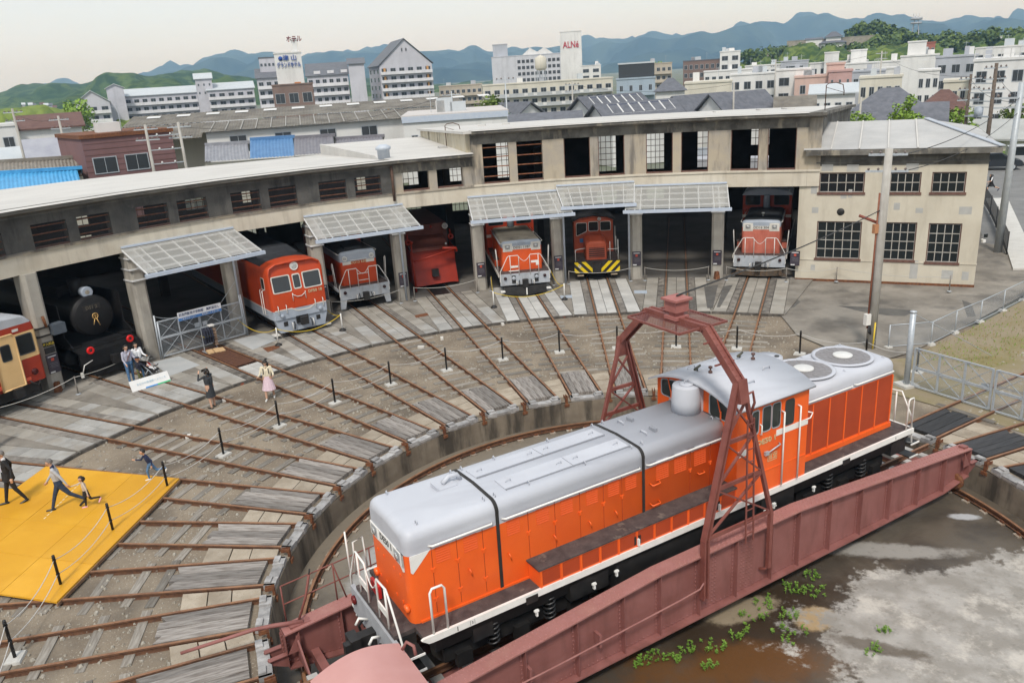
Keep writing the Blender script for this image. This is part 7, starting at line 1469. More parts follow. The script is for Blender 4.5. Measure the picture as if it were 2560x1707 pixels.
def wmesh(w_,h_):
 k=('w',round(w_,2),round(h_,2))
 if k not in _cache:
  f=min(.08,w_*.08);mb=MB();mb.box((-w_/2,-.05,0),(w_/2,.02,f)).box((-w_/2,-.05,h_-f),(w_/2,.02,h_)).box((-w_/2,-.05,f),(-w_/2+f,.02,h_-f)).box((w_/2-f,-.05,f),(w_/2,.02,h_-f)).box((-.02,-.04,f),(.02,.02,h_-f)).box((-w_/2+f,-.012,f),(w_/2-f,.01,h_-f),1);_cache[k]=mb.mesh('window',[GALV,BLKG])
 return _cache[k]
def bld(label,x0,x1,yt,D,dp,wall,roof=None,kind='flat',fl=0,co=0,bal=None,rh_=0,cat='building',name='building',D1=None,side=0,fh=3.0,ww=.62,whf=.55,top_gap=.6,eave=.5,parent=None,zb=-.2,part='wall',cset=None):
 """a block whose front runs between two sighted edges; local x along the front, y away from the viewer"""
 xm=(x0+x1)/2;zt=at(xm,yt,(D+(D1 or D))/2).z;A=at(x0,yt,D);B=at(x1,yt,D1 or D);A.z=B.z=zb;d=B-A;W=d.length;Hh=zt-zb;rz=math.atan2(d.y,d.x)
 if parent is None:t=thing(name,label,cat,A,rz);off=Matrix.Identity(4)
 else:t=parent;off=t.matrix_basis.inverted()@(Matrix.Translation(A)@Matrix.Rotation(rz,4,'Z'))
 def add(nm,me,par=None,loc=(0,0,0)):
  o=put(nm,me,t)
  o.matrix_local=off@Matrix.Translation(Vector(loc));return o
 wo=add(part,MB().box((0,0,0),(W,dp,Hh-rh_)).mesh(part,wall));H0=Hh-rh_;e=eave
 rm=roof or wall
 if kind=='flat':
  add('roof',MB().box((-.15,-.15,H0),(W+.15,dp+.15,H0+.35)).mesh('roof',rm));rq=random.Random(int(x0*7+yt))
  if parent is None and W>6 and cat=='building':
   for k in range(rq.randrange(1,4)):u_=rq.uniform(.08,.85)*W;s2=rq.uniform(.8,2.2);add('roof_unit',MB().box((0,0,0),(s2,s2*.8,rq.uniform(.7,1.8))).mesh('roof_unit',rq.choice((TW,TG,PALER))),loc=(u_,dp*.3,H0+.35))
   add('aerial',MB().bar((0,0,0),(0,0,2.6),.06,.06).bar((-.6,0,2.3),(.6,0,2.3),.04,.04).mesh('aerial',GALV),loc=(rq.uniform(.1,.9)*W,dp*.4,H0+.3))
 elif kind=='gx':add('roof',MB().prism([(-e,H0-.1),(dp/2,H0+rh_),(dp+e,H0-.1),(dp+e,H0+.1),(dp/2,H0+rh_+.22),(-e,H0+.1)],lambda y,z:(-e,y,z),lambda y,z:(W+e,y,z)).mesh('roof',rm));add('gable',MB().prism([(0,H0),(dp/2,H0+rh_),(dp,H0)],lambda y,z:(.02,y,z),lambda y,z:(W-.02,y,z)).mesh('gable',wall))
 elif kind=='gy':add('roof',MB().prism([(-e,H0-.1),(W/2,H0+rh_),(W+e,H0-.1),(W+e,H0+.12),(W/2,H0+rh_+.25),(-e,H0+.12)],lambda x,z:(x,-e,z),lambda x,z:(x,dp+e,z)).mesh('roof',rm));add('gable',MB().prism([(0,H0),(W/2,H0+rh_),(W,H0)],lambda x,z:(x,.02,z),lambda x,z:(x,dp-.02,z)).mesh('gable',wall))
 elif kind=='hip':
  q=min(dp/2,W/2)*.8;P=[(-e,-e,H0),(W+e,-e,H0),(W+e,dp+e,H0),(-e,dp+e,H0),(q,dp/2,H0+rh_),(W-q,dp/2,H0+rh_)];mb=MB();mb.v=P
  for f in((0,1,5,4),(1,2,5),(2,3,4,5),(3,0,4),(3,2,1,0)):mb.face(f)
  add('roof',mb.mesh('roof',rm))
 elif kind=='mono':add('roof',MB().prism([(-e,H0-.2),(dp,H0+rh_),(dp,H0+rh_+.2),(-e,H0)],lambda y,z:(-e,y,z),lambda y,z:(W+e,y,z)).mesh('roof',rm))
 for r in range(fl):
  z=H0-top_gap-(r+1)*fh+fh*(1-whf)*.45
  if z<.3:break
  if bal:add('balcony',MB().box((.2,-1.15,z-fh*.18),(W-.2,-1.05,z+fh*.13)).box((.2,-1.15,z-fh*.24),(W-.2,0,z-fh*.18)).mesh('balcony',bal))
  for c in range(co):
   if cset and c not in cset:continue
   add('window',wmesh(W/co*ww,fh*whf),loc=(W*(c+.5)/co,0,z))
 if side:
  sw=wmesh(dp/side*.4,fh*whf)
  for r in range(fl):
   z=H0-top_gap-(r+1)*fh+.4
   if z<.3:break
   for c in range(side):
    for xx,ra in((0,-math.pi/2),(W,math.pi/2)):o=put('window',sw,t);o.matrix_local=off@Matrix.Translation((xx,dp*(c+.5)/side,z))@Matrix.Rotation(ra,4,'Z')
 t['_w']=W;return t,W,H0,off
BW=wallm('balcony white',(.66,.66,.69))
t,W,H,o_=bld('white gabled apartment house, leftmost of the distant flats',181,268,228,330,16,TWG,PALER,'gy',7,3,BW,4.0,side=2)
bld('',262,306,211,345,9,TWG,PALER,'gy',rh_=1.5,parent=t,part='lift_tower')
t,W,H,o_=bld('long stepped white apartment block with balconies and lift tower',303,490,219,352,14,TWG,PALER,'mono',8,9,BW,2.5);bld('',484,526,184,348,9,TWG,PALER,'gx',2,3,rh_=2.0,parent=t,part='lift_tower',whf=.3,ww=.3);bld('',514,632,206,346,14,TWG,PALER,'mono',6,5,BW,2.5,parent=t,part='wing_wall')
t,W,H,o_=bld('grey flats with dark roof left of the hotel tower',637,696,170,300,14,TWG,SLATE,'mono',7,3,BW,3.2);bld('',646,686,146,308,8,TWG,SLATE,'flat',1,4,parent=t,part='lift_tower',whf=.35)
t,W,H,o_=bld('grey flats with dark dormered roof right of the hotel tower',762,866,156,300,14,TWG,SLATE,'mono',8,6,BW,4.2);bld('',868,908,144,296,12,TWG,SLATE,'mono',0,0,rh_=2,parent=t,part='stair_tower')
for k in range(3):put('dormer',MB().box((0,0,0),(2.2,.8,1.0)).mesh('dormer',BW),t).matrix_local=Matrix.Translation((2.5+k*4.6,.6,H+.5))
for k in range(8):put('stair_opening',MB().box((0,-.1,0),(1.8,.05,1.8)).mesh('stair_opening',DARKG),t).matrix_local=o_@Matrix.Translation((W+2.2,-.5,H-3.5-k*3.2))
t,W,H,o_=bld('brown hotel block carrying a white sign tower',679,782,213,226,12,TB,None,'flat',1,3,cat='hotel',name='hotel',fh=5,whf=.5,ww=.7);t2,W2,H2,o2=bld('',684,752,134,229,8,TW,None,'flat',parent=t,part='sign_tower');t3,W3,H3,o3=bld('',727,743,101,230,2.5,TW,None,'flat',parent=t,part='chimney')
SBL=mat('sign blue',(.02,.07,.30));SRD=mat('sign dark red',(.16,.05,.06));ORW=mat('orange door',(.45,.16,.04))
def sign(body,size,m,par,off,x,z,wid=None,y=-.25,bold=.02):
 o=lettering(body,size,m,par,(0,0,0),(1,0,0),(0,0,1),bold,width=wid,name='sign_lettering',ext=.05);o.matrix_basis=off@Matrix.Translation((x,y,z))@o.matrix_basis;return o
sign('津 山',1.5,SBL,t,o2,W2*.56,H2-1.2,W2*.5);sign('グランドホテル',1.5,SBL,t,o2,W2*.5,H2-2.9,W2*.88);sign('ホテル',1.6,SRD,t,o3,W3/2,H3+.2,3.9,bold=.05)
put('sign_emblem',MB().lathe([(.55,-.06),(.55,.0),(0,.0)],18,(0,0,0),(0,-1,0)).mesh('sign_emblem',SBL),t).matrix_local=o2@Matrix.Translation((W2*.22,-.2,H2-1.2))
for x in(.62,):put('door',MB().box((0,-.1,0),(1.6,.05,2.3)).mesh('door',ORW),t).matrix_local=o2@Matrix.Translation((W2*x,-.05,H2-9.5))
t,W,H,o_=bld('tall lilac-grey apartment tower with steep gable',941,1074,98,300,22,TWG,SLATE,'gy',7,6,BW,8.5,top_gap=.2,side=3,fh=2.75,D1=304)
for k in range(6):
 for c in(.09,.91):put('orange_wall',MB().box((0,-.12,0),(.7,.05,1.6)).mesh('orange_wall',mat('orange balcony wall',(.5,.27,.1))),t).matrix_local=Matrix.Translation((W*c-.35,0,H-2.4-k*2.75))
for x in(.44,.52):put('gable_slit',MB().box((0,-.1,0),(.35,.05,1.0)).mesh('gable_slit',DARKG),t).matrix_local=Matrix.Translation((W*x,-.05,H+4.5))
bld('low beige flats right of the gabled tower',1097,1205,215,320,12,TBE,None,'flat',3,8,TBE)
t,W,H,o_=bld('large pale grey department store with sign tower',1228,1455,138,420,30,wallm('store pale wall',(.52,.53,.57)),None,'flat',cat='store',name='department_store');t2,W2,H2,o2=bld('',1399,1453,80,419,10,TW,None,'flat',parent=t,part='sign_tower');bld('',1231,1268,113,424,9,TG,None,'flat',parent=t,part='plant_room')
AR=mat('sign red',(.42,.05,.07));sign('ALNé',4.2,AR,t,o2,W2/2,H2-6,W2*.74,bold=.06)
_op=MB().box((0,-.1,0),(1.5,.3,1.5)).mesh('opening',DARKG)
for r in range(5):
 for c in range(11):put('opening',_op,t,(W*.285+c*2.15,0,H-3.4-r*2.9))
put('roof_tent',MB().prism([(0,0),(4,3.2),(7.5,1.2),(11,3.2),(15.5,0)],lambda x,z:(x,2,z),lambda x,z:(x,9,z)).mesh('roof_tent',TW),t).matrix_local=Matrix.Translation((W*.34,0,H+.3))
bld('small white block at the right foot of the department store',1452,1502,165,400,14,TW,None,'flat',2,2)
t,W,H,o_=bld('long cream five storey flats with grey balconies',1206,1532,206,232,11,TC,None,'flat',4,14,wallm('balcony grey',(.44,.46,.47)),fh=2.75,D1=236,side=1)
_bs=MB().box((0,-1.2,0),(1.0,-1.15,.8)).mesh('balcony_screen',TW)
for r in range(4):
 for c in range(14):
  if(c*5+r)%3:put('balcony_screen',_bs,t,(W*(c+.35)/14,0,H-.6-(r+1)*2.75+.12))
wt=thing('water_tower','white water tank on a lattice stand before the department store','water tower',at(1356,250,236).xy.to_3d()+Vector((0,0,-.2)));zt_=at(1356,137,236).z;MB().lathe([(.0,-4),(1.3,-3.8),(1.6,-3.2),(1.6,-.6),(0,.2)],16,(0,0,zt_)).build('tank',TC,wt)
for a in range(4):MB().bar((1.6*math.cos(a*1.57),1.6*math.sin(a*1.57),5),(1.1*math.cos(a*1.57),1.1*math.sin(a*1.57),zt_-3.5),.2,.2).build('stand_leg',GALV,wt)
t,W,H,o_=bld('blue-grey three storey house with roof terrace canopy',1541,1638,198,200,9,TBL,None,'flat',1,4,TBL,ww=.35);bld('',1546,1636,160,201,8,mat('dark terrace',(.04,.045,.05)),PALER,'flat',parent=t,part='terrace_room')
TWR=TW
rows=[('beige flats far behind the blue-grey house',1612,1680,160,320,10,TBE,None,'flat',3,5,TBE,0),('white house with dark hipped roof beside the blue-grey house',1640,1712,196,150,10,TW,TILE,'hip',1,3,None,2.2),('long brown office block on the skyline',1708,1802,152,330,14,TB,SLATE,'flat',3,7,None,0),('slim white tower block beside the brown office',1800,1851,130,318,14,TW,None,'flat',6,2,None,0),('low white block under the castle hill',1863,1956,165,300,12,TW,None,'flat',2,6,None,0),('grey clad block with louvres under the castle hill',1952,2022,154,285,14,TG,None,'flat',1,1,None,0),('wide white block with roof rooms below the castle',2024,2170,157,265,16,TW,None,'flat',2,6,None,0),('white cube on the roof line left below the castle',2062,2098,133,262,8,TW,None,'flat',0,0,None,0),('white cube with red mark right below the castle',2128,2168,127,262,8,TW,None,'flat',0,0,None,0),('white two storey house with veranda left of the pink block',1826,1942,187,190,10,TW,None,'flat',2,4,None,0),('plain white house joined to the pink block',1940,2026,176,180,9,TW,None,'flat',3,2,None,0),('grey shed-like block right of the pink block',2131,2214,180,205,10,TG,None,'flat',1,4,None,0),('tall white building with stepped tower',2252,2348,141,230,12,TW,None,'flat',0,0,None,0),('white slab tower above the stepped building',2271,2317,106,232,9,TW,None,'flat',0,0,None,0),('red-brown box on the skyline',2316,2339,108,290,7,wallm('red-brown wall',(.34,.13,.10)),None,'flat',1,2,None,0),('grey-blue block with small balconies on the right',2340,2446,143,190,12,TG,None,'flat',2,3,None,0),('white house front with turquoise balcony',2296,2350,178,178,9,TW,None,'flat',3,3,None,0),('big white building with railed flat roof at the right edge',2436,2620,150,140,16,TW,None,'flat',3,4,None,0),('low white roofs between the houses, right of centre',1712,1830,208,170,12,TC,None,'flat',0,0,None,0),('white terrace house behind the tiled roofs',2205,2262,172,235,10,TW,None,'flat',2,3,None,0),('pale grey house below the white slab tower',2150,2256,195,150,9,TC,None,'flat',1,5,None,0),('white block left of the pink building, half hidden',1880,1990,200,215,10,TW,None,'flat',2,5,None,0),('long white terrace right of the pink building',2115,2260,158,250,12,TW,None,'flat',2,7,None,0),('cream house under the grey-blue block',2360,2440,205,150,9,TC,None,'flat',1,4,None,0),('white shop houses in front of the castle slope',1760,1880,178,260,12,TW,None,'flat',2,7,None,0),('pale grey house with dark windows before the white terrace',2030,2140,214,140,8,TW,PALER,'gx',1,4,None,1.2),('white houses at the far right behind the railed roof',2440,2600,118,240,12,TW,None,'flat',1,6,None,0),('white house with dark tiled gable, left of the tiled pair',1737,1862,238,120,9,TW,TILE,'gx',0,0,None,3.0),('white house with dark tiled gable, right of the tiled pair',1832,1962,232,116,9,TW,TILE,'gx',0,0,None,3.4),('small house with brown tiled roof',1942,2034,247,118,8,TBE,CORR,'gx',0,0,None,2.2),('large white house with wide grey hipped roof',2105,2352,224,98,12,TW,TILE,'hip',2,7,None,3.4),('lower grey tiled wing in front of the large white house',2190,2362,268,88,7,TW,TILE,'gx',0,0,None,2.2),('house with red-brown hipped roof on the right',2305,2420,228,112,9,TB,BRR,'hip',1,4,None,2.2),('small white gabled house before the cream flats',1284,1362,258,130,9,TW,TILE,'gy',0,0,None,2.2),('long dark tiled roof just behind the shed',1266,1450,289,104,8,TW,TILE,'gx',0,0,None,1.4),('white house with brown roof and dark windows at the left',38,198,290,130,12,TW,BRR,'gx',1,4,None,1.6),('grey metal-roofed house at the left',62,196,352,108,8,TC,mat('grey lilac metal roof',(.28,.29,.34),(.34,.35,.39),scale=.6),'gx',0,0,None,3.2),('low white shop at the left edge',-60,38,318,128,8,TW,None,'flat',1,2,None,0),('cream house with grey roof at the far left edge',-60,60,378,112,8,TC,PALER,'gx',1,3,None,2.0)]
TURN={'pair':6,'roof':0,'flats':5}
for r in rows:bld(r[0],*r[1:6],r[6],r[7],r[8],r[9],r[10],r[11],r[12],D1=r[2+2]+TURN.get(r[0].split()[-1],0),cat='house' if r[8]in('gx','gy','hip')else 'building',name='house' if r[8]in('gx','gy','hip')else 'building')
rl_=thing('roof_railing','white railing round the flat roof at the right edge','railing',at(2436,150,140));
for k in range(9):p=at(2436,150,140).lerp(at(2620,138.5,140),k/8)-at(2436,150,140);MB().box((p.x-.04,p.y-.04,-.3),(p.x+.04,p.y+.04,1.3)).build('baluster',TW,rl_)
q=at(2620,138.5,140)-at(2436,150,140);MB().bar((0,0,1.3),q+Vector((0,0,1.3)),.1,.12).bar((0,0,.6),q+Vector((0,0,.6)),.06,.08).build('hand_rail',TW,rl_)
t,W,H,o_=bld('salmon pink three storey building with roof tower',1987,2072,194,170,11,TP,None,'flat',1,2,ww=.35);bld('',2067,2112,162,171,7,TP,None,'flat',parent=t,part='roof_tower');bld('',2072,2131,180,168,11,wallm('darker pink wall',(.48,.31,.29)),None,'flat',3,3,parent=t,part='wing_wall',ww=.3)
t,W,H,o_=bld('maroon clad building with two curtained windows behind the low roof',200,430,339,84,10,MAROON,RUST,'flat',D1=86)
for fx2 in(.20,.55):put('window',wmesh(2.1,1.5),t).matrix_local=Matrix.Translation((W*fx2,-.02,H-3.2))
for k in range(9):put('cladding_line',MB().box((0,-.025,0),(W,-.002,.03)).mesh('cladding_line',BRR),t).matrix_local=Matrix.Translation((0,0,H-.5*(k+1)))
t,W,H,o_=bld('white building with pale blue parapet behind the shed',1006,1268,291,86,14,TW,mat('pale pinkish roof',(.5,.47,.45)),'flat');put('parapet',MB().box((-.1,-.2,0),(W+.1,-.05,.6)).mesh('parapet',LBLUE),t).matrix_local=Matrix.Translation((0,0,H-.35))
for k,(fx2,w2)in enumerate(((.10,.7),(.42,1.8),(.62,1.8))):put('window',wmesh(w2,.8),t).matrix_local=Matrix.Translation((W*fx2,-.02,H-2.4))
def ribbed(p00,p10,p01,n,amp=.05,th=.08):
 """roof slope as real ribs; p00-p10 eave, p01 above p00"""
 A,B,Cc=Vector(p00),Vector(p10),Vector(p01);up=(B-A).cross(Cc-A).normalized();up=up if up.z>0 else-up
 return MB().grid(n*2,1,lambda u,v:A+(B-A)*u+(Cc-A)*v+up*(amp if round(u*n*2)%2 else 0),0,False)
ww_=thing('warehouse','long warehouse with weathered corrugated roofs and skylights','warehouse',at(520,350,100).xy.to_3d()+Vector((0,0,-.2)),0)
O=Vector(ww_.location);f1=at(515,337,99);f2=at(1010,306,99);dirx=Vector((f2.x-f1.x,f2.y-f1.y,0));Lx=dirx.length;dirx.normalize();diry=Vector((-dirx.y,dirx.x,0));zl=at(760,313,99).z
def LP(x,y,z):p=Vector((f1.x,f1.y,0))+dirx*x+diry*y;return Vector((p.x,p.y,z))-Vector((O.x,O.y,O.z))
def at_l(px,py,y):
 best=at((515+1010)/2,py,99+y);return best.z
MB().box((0,0,-.2),(Lx,22,zl)).build('wall',TW,ww_,LP(0,0,-O.z+O.z*1)if False else(LP(0,0,0)),math.atan2(dirx.y,dirx.x))
z1=at(760,290,106).z;z2=at(760,264,114).z;ribbed(LP(-.6,-.6,zl),LP(Lx+6,-.6,zl),LP(-.6,7,z1),90).build('lower_roof',CORR,ww_,raw=True)
ribbed(LP(-10,7.2,z1+.1),LP(Lx+9,7.2,z1+.1),LP(-10,15,z2),110).build('upper_roof',CORR,ww_,raw=True)
MB().poly([LP(-10,7.2,z1+.05),LP(-10,15,z2-.1),LP(-10,15,0),LP(-10,7.2,0)]).poly([LP(-10,7.2,z1+.05),LP(-.6,7.2,z1+.05),LP(-.6,7.2,0),LP(-10,7.2,0)]).build('annex_wall',TC,ww_);ribbed(LP(-10.5,1.5,zl-.6),LP(-.7,1.5,zl-.6),LP(-10.5,7.2,z1+.05),28).build('side_roof',CORR,ww_,raw=True)
for k in range(13):
 x=-8+k*3.5;sl=(z2-z1-.1)/7.8;MB().poly([LP(x,12.2,z1+.1+5.0*sl+.1),LP(x+1.6,12.2,z1+.1+5.0*sl+.1),LP(x+1.6,13.6,z1+.1+6.4*sl+.1),LP(x,13.6,z1+.1+6.4*sl+.1)]).build('skylight',TW,ww_)
for k in range(14):x=.5+k*Lx/13.5;MB().bar(LP(x,-.6,zl+.1),LP(x,7,z1+.1),.12,.05).build('roof_batten',mat('pale batten',(.3,.29,.27)),ww_)
for px in(590,700,812,918):put('window',wmesh(1.9,1.2),ww_,LP(Lx*(px-515)/495,-.06,zl-1.75),math.atan2(dirx.y,dirx.x))
for(x0,x1,ya,yb,D,mt_,lb)in((512,625,362,402,80,mat('pale grey tiles',(.20,.205,.23),(.27,.275,.30),rough=.5,scale=2),'pale grey tiled roof, leftmost of the row behind the shed'),(625,738,348,394,80,TILEB,'blue tiled roof in the row behind the shed'),(735,838,344,386,80,mat('lilac grey tiles',(.15,.145,.165),(.20,.195,.215),rough=.5,scale=2),'lilac grey tiled roof right of the blue roof'),(838,962,346,372,81,mat('lilac grey tiles',(.15,.145,.165)),'lilac grey tiled roof, rightmost of the row'),(-40,205,402,446,84,mat('tan tiles',(.17,.15,.125),(.23,.21,.18),rough=.6,scale=2),'tan tiled roof at the left edge'),(-40,206,430,478,79,mat('bright blue tiles',(.05,.26,.50),(.08,.34,.6),rough=.4,scale=2),'bright blue tiled roof at the left edge')):
 xm=(x0+x1)/2;sl=-.0628;p0=at(x0,yb-sl*(xm-x0),D);p1=at(x1,yb+sl*(x1-xm),D);q0=at(x0,ya-sl*(xm-x0),D+5);q1=at(x1,ya+sl*(x1-xm),D+5);t=thing('tiled_house',lb,'house',(p0.x,p0.y,-.2),0,'tiled roofs behind the shed');o0=Vector((p0.x,p0.y,-.2));n=int((p1-p0).length/.30)
 ribbed(p0-o0,p1-o0,q0-o0,n,.07).build('roof',mt_,t,raw=True);MB().poly([p0-o0+Vector((0,.3,-.1)),p1-o0+Vector((0,.3,-.1)),Vector((p1.x-o0.x,p1.y-o0.y+.3,0)),Vector((0,.3,0))]).build('wall',TC,t);MB().bar(q0-o0+Vector((0,0,.12)),q1-o0+Vector((0,0,.12)),.35,.3).build('ridge',mt_,t)
 ribbed(q0-o0,q1-o0,Vector((2*(q0.x-p0.x),2*(q0.y-p0.y),p0.z+.2)),n,.07).build('back_slope',mt_,t,raw=True)
for(x0,x1,ya,yb,D,lb)in((1492,1640,240,262,112,'house with solar panels on its dark roof, the farther one'),(1530,1722,258,289,102,'house with solar panels on its dark roof, the nearer one')):
 t,W,H,o_=bld(lb,x0,x1,ya,D,9,TW,TILE,'gx',rh_=2.6,cat='house',name='house',D1=D+5)
 for k in range(6):
  for j in range(2):
   xa=W*.12+k*W*.14;y0,y1=.2+j*2.0,2.1+j*2.0;zz_=lambda y:H+.18+2.6*(y+.0)/4.5
   MB().poly([(xa,y0,zz_(y0)+.06),(xa+W*.13,y0,zz_(y0)+.06),(xa+W*.13,y1,zz_(y1)+.06),(xa,y1,zz_(y1)+.06)]).build('solar_panel',SOLAR,t);[MB().bar((xa+q_,y0,zz_(y0)+.09),(xa+q_,y1,zz_(y1)+.09),.09,.04).build('panel_frame',TW,t)for q_ in(0,W*.13)];MB().bar((xa,y0,zz_(y0)+.09),(xa+W*.13,y0,zz_(y0)+.09),.09,.04).build('panel_frame',TW,t)
t,W,H,o_=bld('long low shed with pale grey roof beyond the car park',2170,2640,309,106,8,TC,mat('pale grey shed roof',(.40,.41,.40),(.33,.34,.33),scale=.5),'gx',1,9,rh_=1.6,fh=2.4,ww=.3,cat='shed',name='shed',D1=100)
GR=mat('grass slope',(.08,.14,.03),(.13,.19,.05),rough=.95,scale=.8,bump=.8,bscale=8);mb=MB();mb.grid(20,6,lambda u,v:(at(2380+260*u,300,99).x+3.0*v,at(2380+260*u,300,99).y+4.0*v,-.12+1.8*v+.12*math.sin(u*40+v*9)));struct(mb.build('grass_bank',GR))
def car(label,loc,rz,paint,van=False):
 t=thing('parked_car',label,'car',loc,rz,'parked cars');L_=4.2;prof=[(-2.1,.35),(-2.1,.95),(-2.0,1.35 if not van else 1.85),(-1.2,1.62 if not van else 1.95),(.2,1.66 if not van else 1.95),(1.1,1.08 if not van else 1.2),(1.95,.92 if not van else 1.0),(2.12,.7),(2.12,.35)]
 rg_=[]
 for y,k in((-.84,.96),(-.78,1.0),(.78,1.0),(.84,.96)):rg_.append([(x*(1 if abs(y)<.8 else .985),y,.35+(z-.35)*k)for x,z in prof])
 MB().loft(rg_,0,False).build('body',paint,t)
 zt2=1.56 if not van else 1.85
 for s_ in(-1,1):MB().prism([(-1.75,1.02),(.85,1.02),(.25,zt2),(-1.55,zt2)],lambda x,z:(x,s_*.835,z),lambda x,z:(x,s_*.845,z)).build('side_window',GLASS,t)
 MB().prism([(-.68,0),(.68,0),(.6,1),(-.6,1)],lambda y,v:(1.08-.82*v,y,1.12+.48*v+(.25*v if van else 0)),lambda y,v:(1.12-.82*v,y,1.15+.48*v+(.25*v if van else 0))).build('windscreen',GLASS,t)
 for x in(-1.3,1.3):
  for s_ in(-1,1):w_=MB().lathe([(.2,-.1),(.31,-.09),(.31,.09),(.2,.1)],16,(x,s_*.76,.31),(0,1,0)).build('wheel',BLACK,t);MB().lathe([(0,.0),(.2,.0)],14,(x,s_*.87,.31),(0,1,0)).build('rim',GALV,w_)
 for s_ in(-1,1):MB().box((2.06,s_*.62-.16,.68),(2.13,s_*.62+.16,.82)).build('headlight',LAMP_GLASS,t)
 MB().box((2.11,-.2,.48),(2.14,.2,.6)).build('number_plate',WHITE,t)
car('dark blue-black car parked beyond the annex corner',(59.0,46.2,-.1),R_(-36),mat('dark car paint',(.02,.025,.032),rough=.2,coat=.5));car('silver van parked at the right edge',(63.6,46.6,-.1),R_(-40),mat('silver car paint',(.5,.51,.52),rough=.25,metal=.4),True)
LEAF={k:mat('leaves '+k,c,c2,rough=.7,scale=1.2,rnd=.1)for k,c,c2 in(('mid',(.075,.12,.022),(.12,.17,.03)),('bright',(.16,.27,.03),(.22,.33,.05)),('dark',(.045,.085,.02),(.075,.12,.03)),('yellow',(.33,.32,.03),(.26,.28,.04)))}
BARK=mat('bark',(.10,.075,.055),(.15,.115,.085),rough=.9,scale=6)
def tree(label,px,py_top,D,wpx,kind,zb=-.2,n=900):
 top=at(px,py_top,D);p=Vector((top.x,top.y,zb));H=top.z-zb;R0=wpx/2*D/2006;t=thing('tree',label,'tree',p,0);rn=random.Random(int(px));c0=max(.35*H,H-2.6*R0)
 tr=MB().tube([(0,0,0),(.1,0,c0),(.0,.1,c0+(H-c0)*.6)],[.05*R0+.12,.04*R0+.08,.04],7)
 for k in range(6):a=k*1.05;tr.tube([(.05,.05,c0*.8+k*.05*H),(R0*.6*math.cos(a),R0*.6*math.sin(a),c0+(H-c0)*(.3+.09*k))],[.07,.02],5)
 tr.build('trunk',BARK,t);cr=MB();cl=[(Vector((rn.uniform(-.6,.6)*R0,rn.uniform(-.6,.6)*R0,c0+(H-c0)*rn.uniform(.15,.9))),R0*rn.uniform(.3,.5))for k in range(14)]
 for k in range(n):
  c,r=cl[rn.randrange(14)];d=Vector((rn.gauss(0,1),rn.gauss(0,1),rn.gauss(0,1))).normalized()*r*rn.uniform(.6,1.05);q=c+d;q.z=min(q.z,H);s_=R0*rn.uniform(.07,.14);a=Vector((rn.gauss(0,1),rn.gauss(0,1),rn.gauss(0,.6))).normalized()*s_;b=d.cross(a).normalized()*s_*.7
  cr.poly([q-a,q-b*.8,q+a,q+b])
 cr.build('crown',LEAF[kind],t,raw=True);return t
for a in(('dense green tree behind the white parapet building',1225,240,112,92,'mid'),('small green tree right of the dense one',1280,268,108,50,'dark'),('bright young tree before the large white house',2258,236,86,62,'bright'),('low bright green tree behind the annex',2158,280,82,80,'bright'),('low green shrub tree before the tiled wing',2290,282,84,60,'bright'),('green tree by the wooden poles',2400,268,96,90,'bright'),('green trees at the hillside, far left above the white house',190,250,260,70,'bright'),('palm-like tree at the right edge',2540,262,118,60,'mid'),('shrub tree beyond the shed, right of centre',1640,152,330,40,'bright'),('yellow-flowering bush seen through the left shed windows',300,520,110,60,'yellow')):tree(*a)
def pole(label,px,yt,yb,D,m=None,arms=2,r=.16):
 top=at(px,yt,D);t=thing('utility_pole',label,'utility pole',(top.x,top.y,-.2),0,'background utility poles');H=top.z+.2;MB().tube([(0,0,0),(0,0,H)],[r,r*.7],8).build('pole',m or CPOLE,t)
 for k in range(arms):MB().bar((-1.0,.25,H-.4-k*.9),(1.0,-.25,H-.4-k*.9),.1,.1).build('cross_arm',GALV,t);[MB().lathe([(.06,0),(.09,.1),(0,.2)],6,(x,-x*.25,H-.35-k*.9)).build('insulator',ISOL,t)for x in(-.85,-.4,.4,.85)]
 return top
WOODP=mat('dark wooden pole',(.10,.075,.06),(.15,.12,.095),rough=.9,scale=5)
t1=pole('leftmost pole before the white house',30,272,400,104);t2=pole('pole left of the maroon building',145,290,395,100);t3=pole('left pole of the pair before the maroon building',362,312,425,79);t4=pole('right pole of the pair before the maroon building',445,306,415,79);t5=pole('grey pole at the right end of the warehouse',1128,228,290,92,STEELP,1,.1);t6=pole('grey pole left of the dense green tree',1262,190,300,90,STEELP,1,.1);t7=pole('pole before the cream flats',1430,205,290,120);t8=pole('pole before the tiled pair of houses',1835,206,275,118,None,0);t9=pole('pole among the white houses',1940,150,245,175);t10=pole('tall pole behind the large white house',2205,128,225,160);h1=pole('left wooden pole of the platform pair on the right',2428,186,310,86,WOODP,3);h2=pole('right wooden pole of the platform pair on the right',2492,158,310,84,WOODP,3,.2);t11=pole('bare pole stub behind the annex roof',2153,243,320,86,None,0,.13)
pf=thing('pole_platform','steel platform with transformers between the wooden poles','transformer platform',h1-Vector((0,0,3.6)));q=h2-h1;q.z=0;MB().bar((0,0,0),q,.5,.12).bar((0,0,.8),q+Vector((0,0,.8)),.06,.06).build('deck',GALV,pf);MB().lathe([(.35,0),(.38,.8),(0,.9)],12,q*.5).build('transformer',PIPE,pf)
for y in(-.8,-1.6,-2.3):MB().bar((0,0,3.6+y),q+Vector((0,0,3.6+y)),.08,.08).build('tie_bar',GALV,pf)
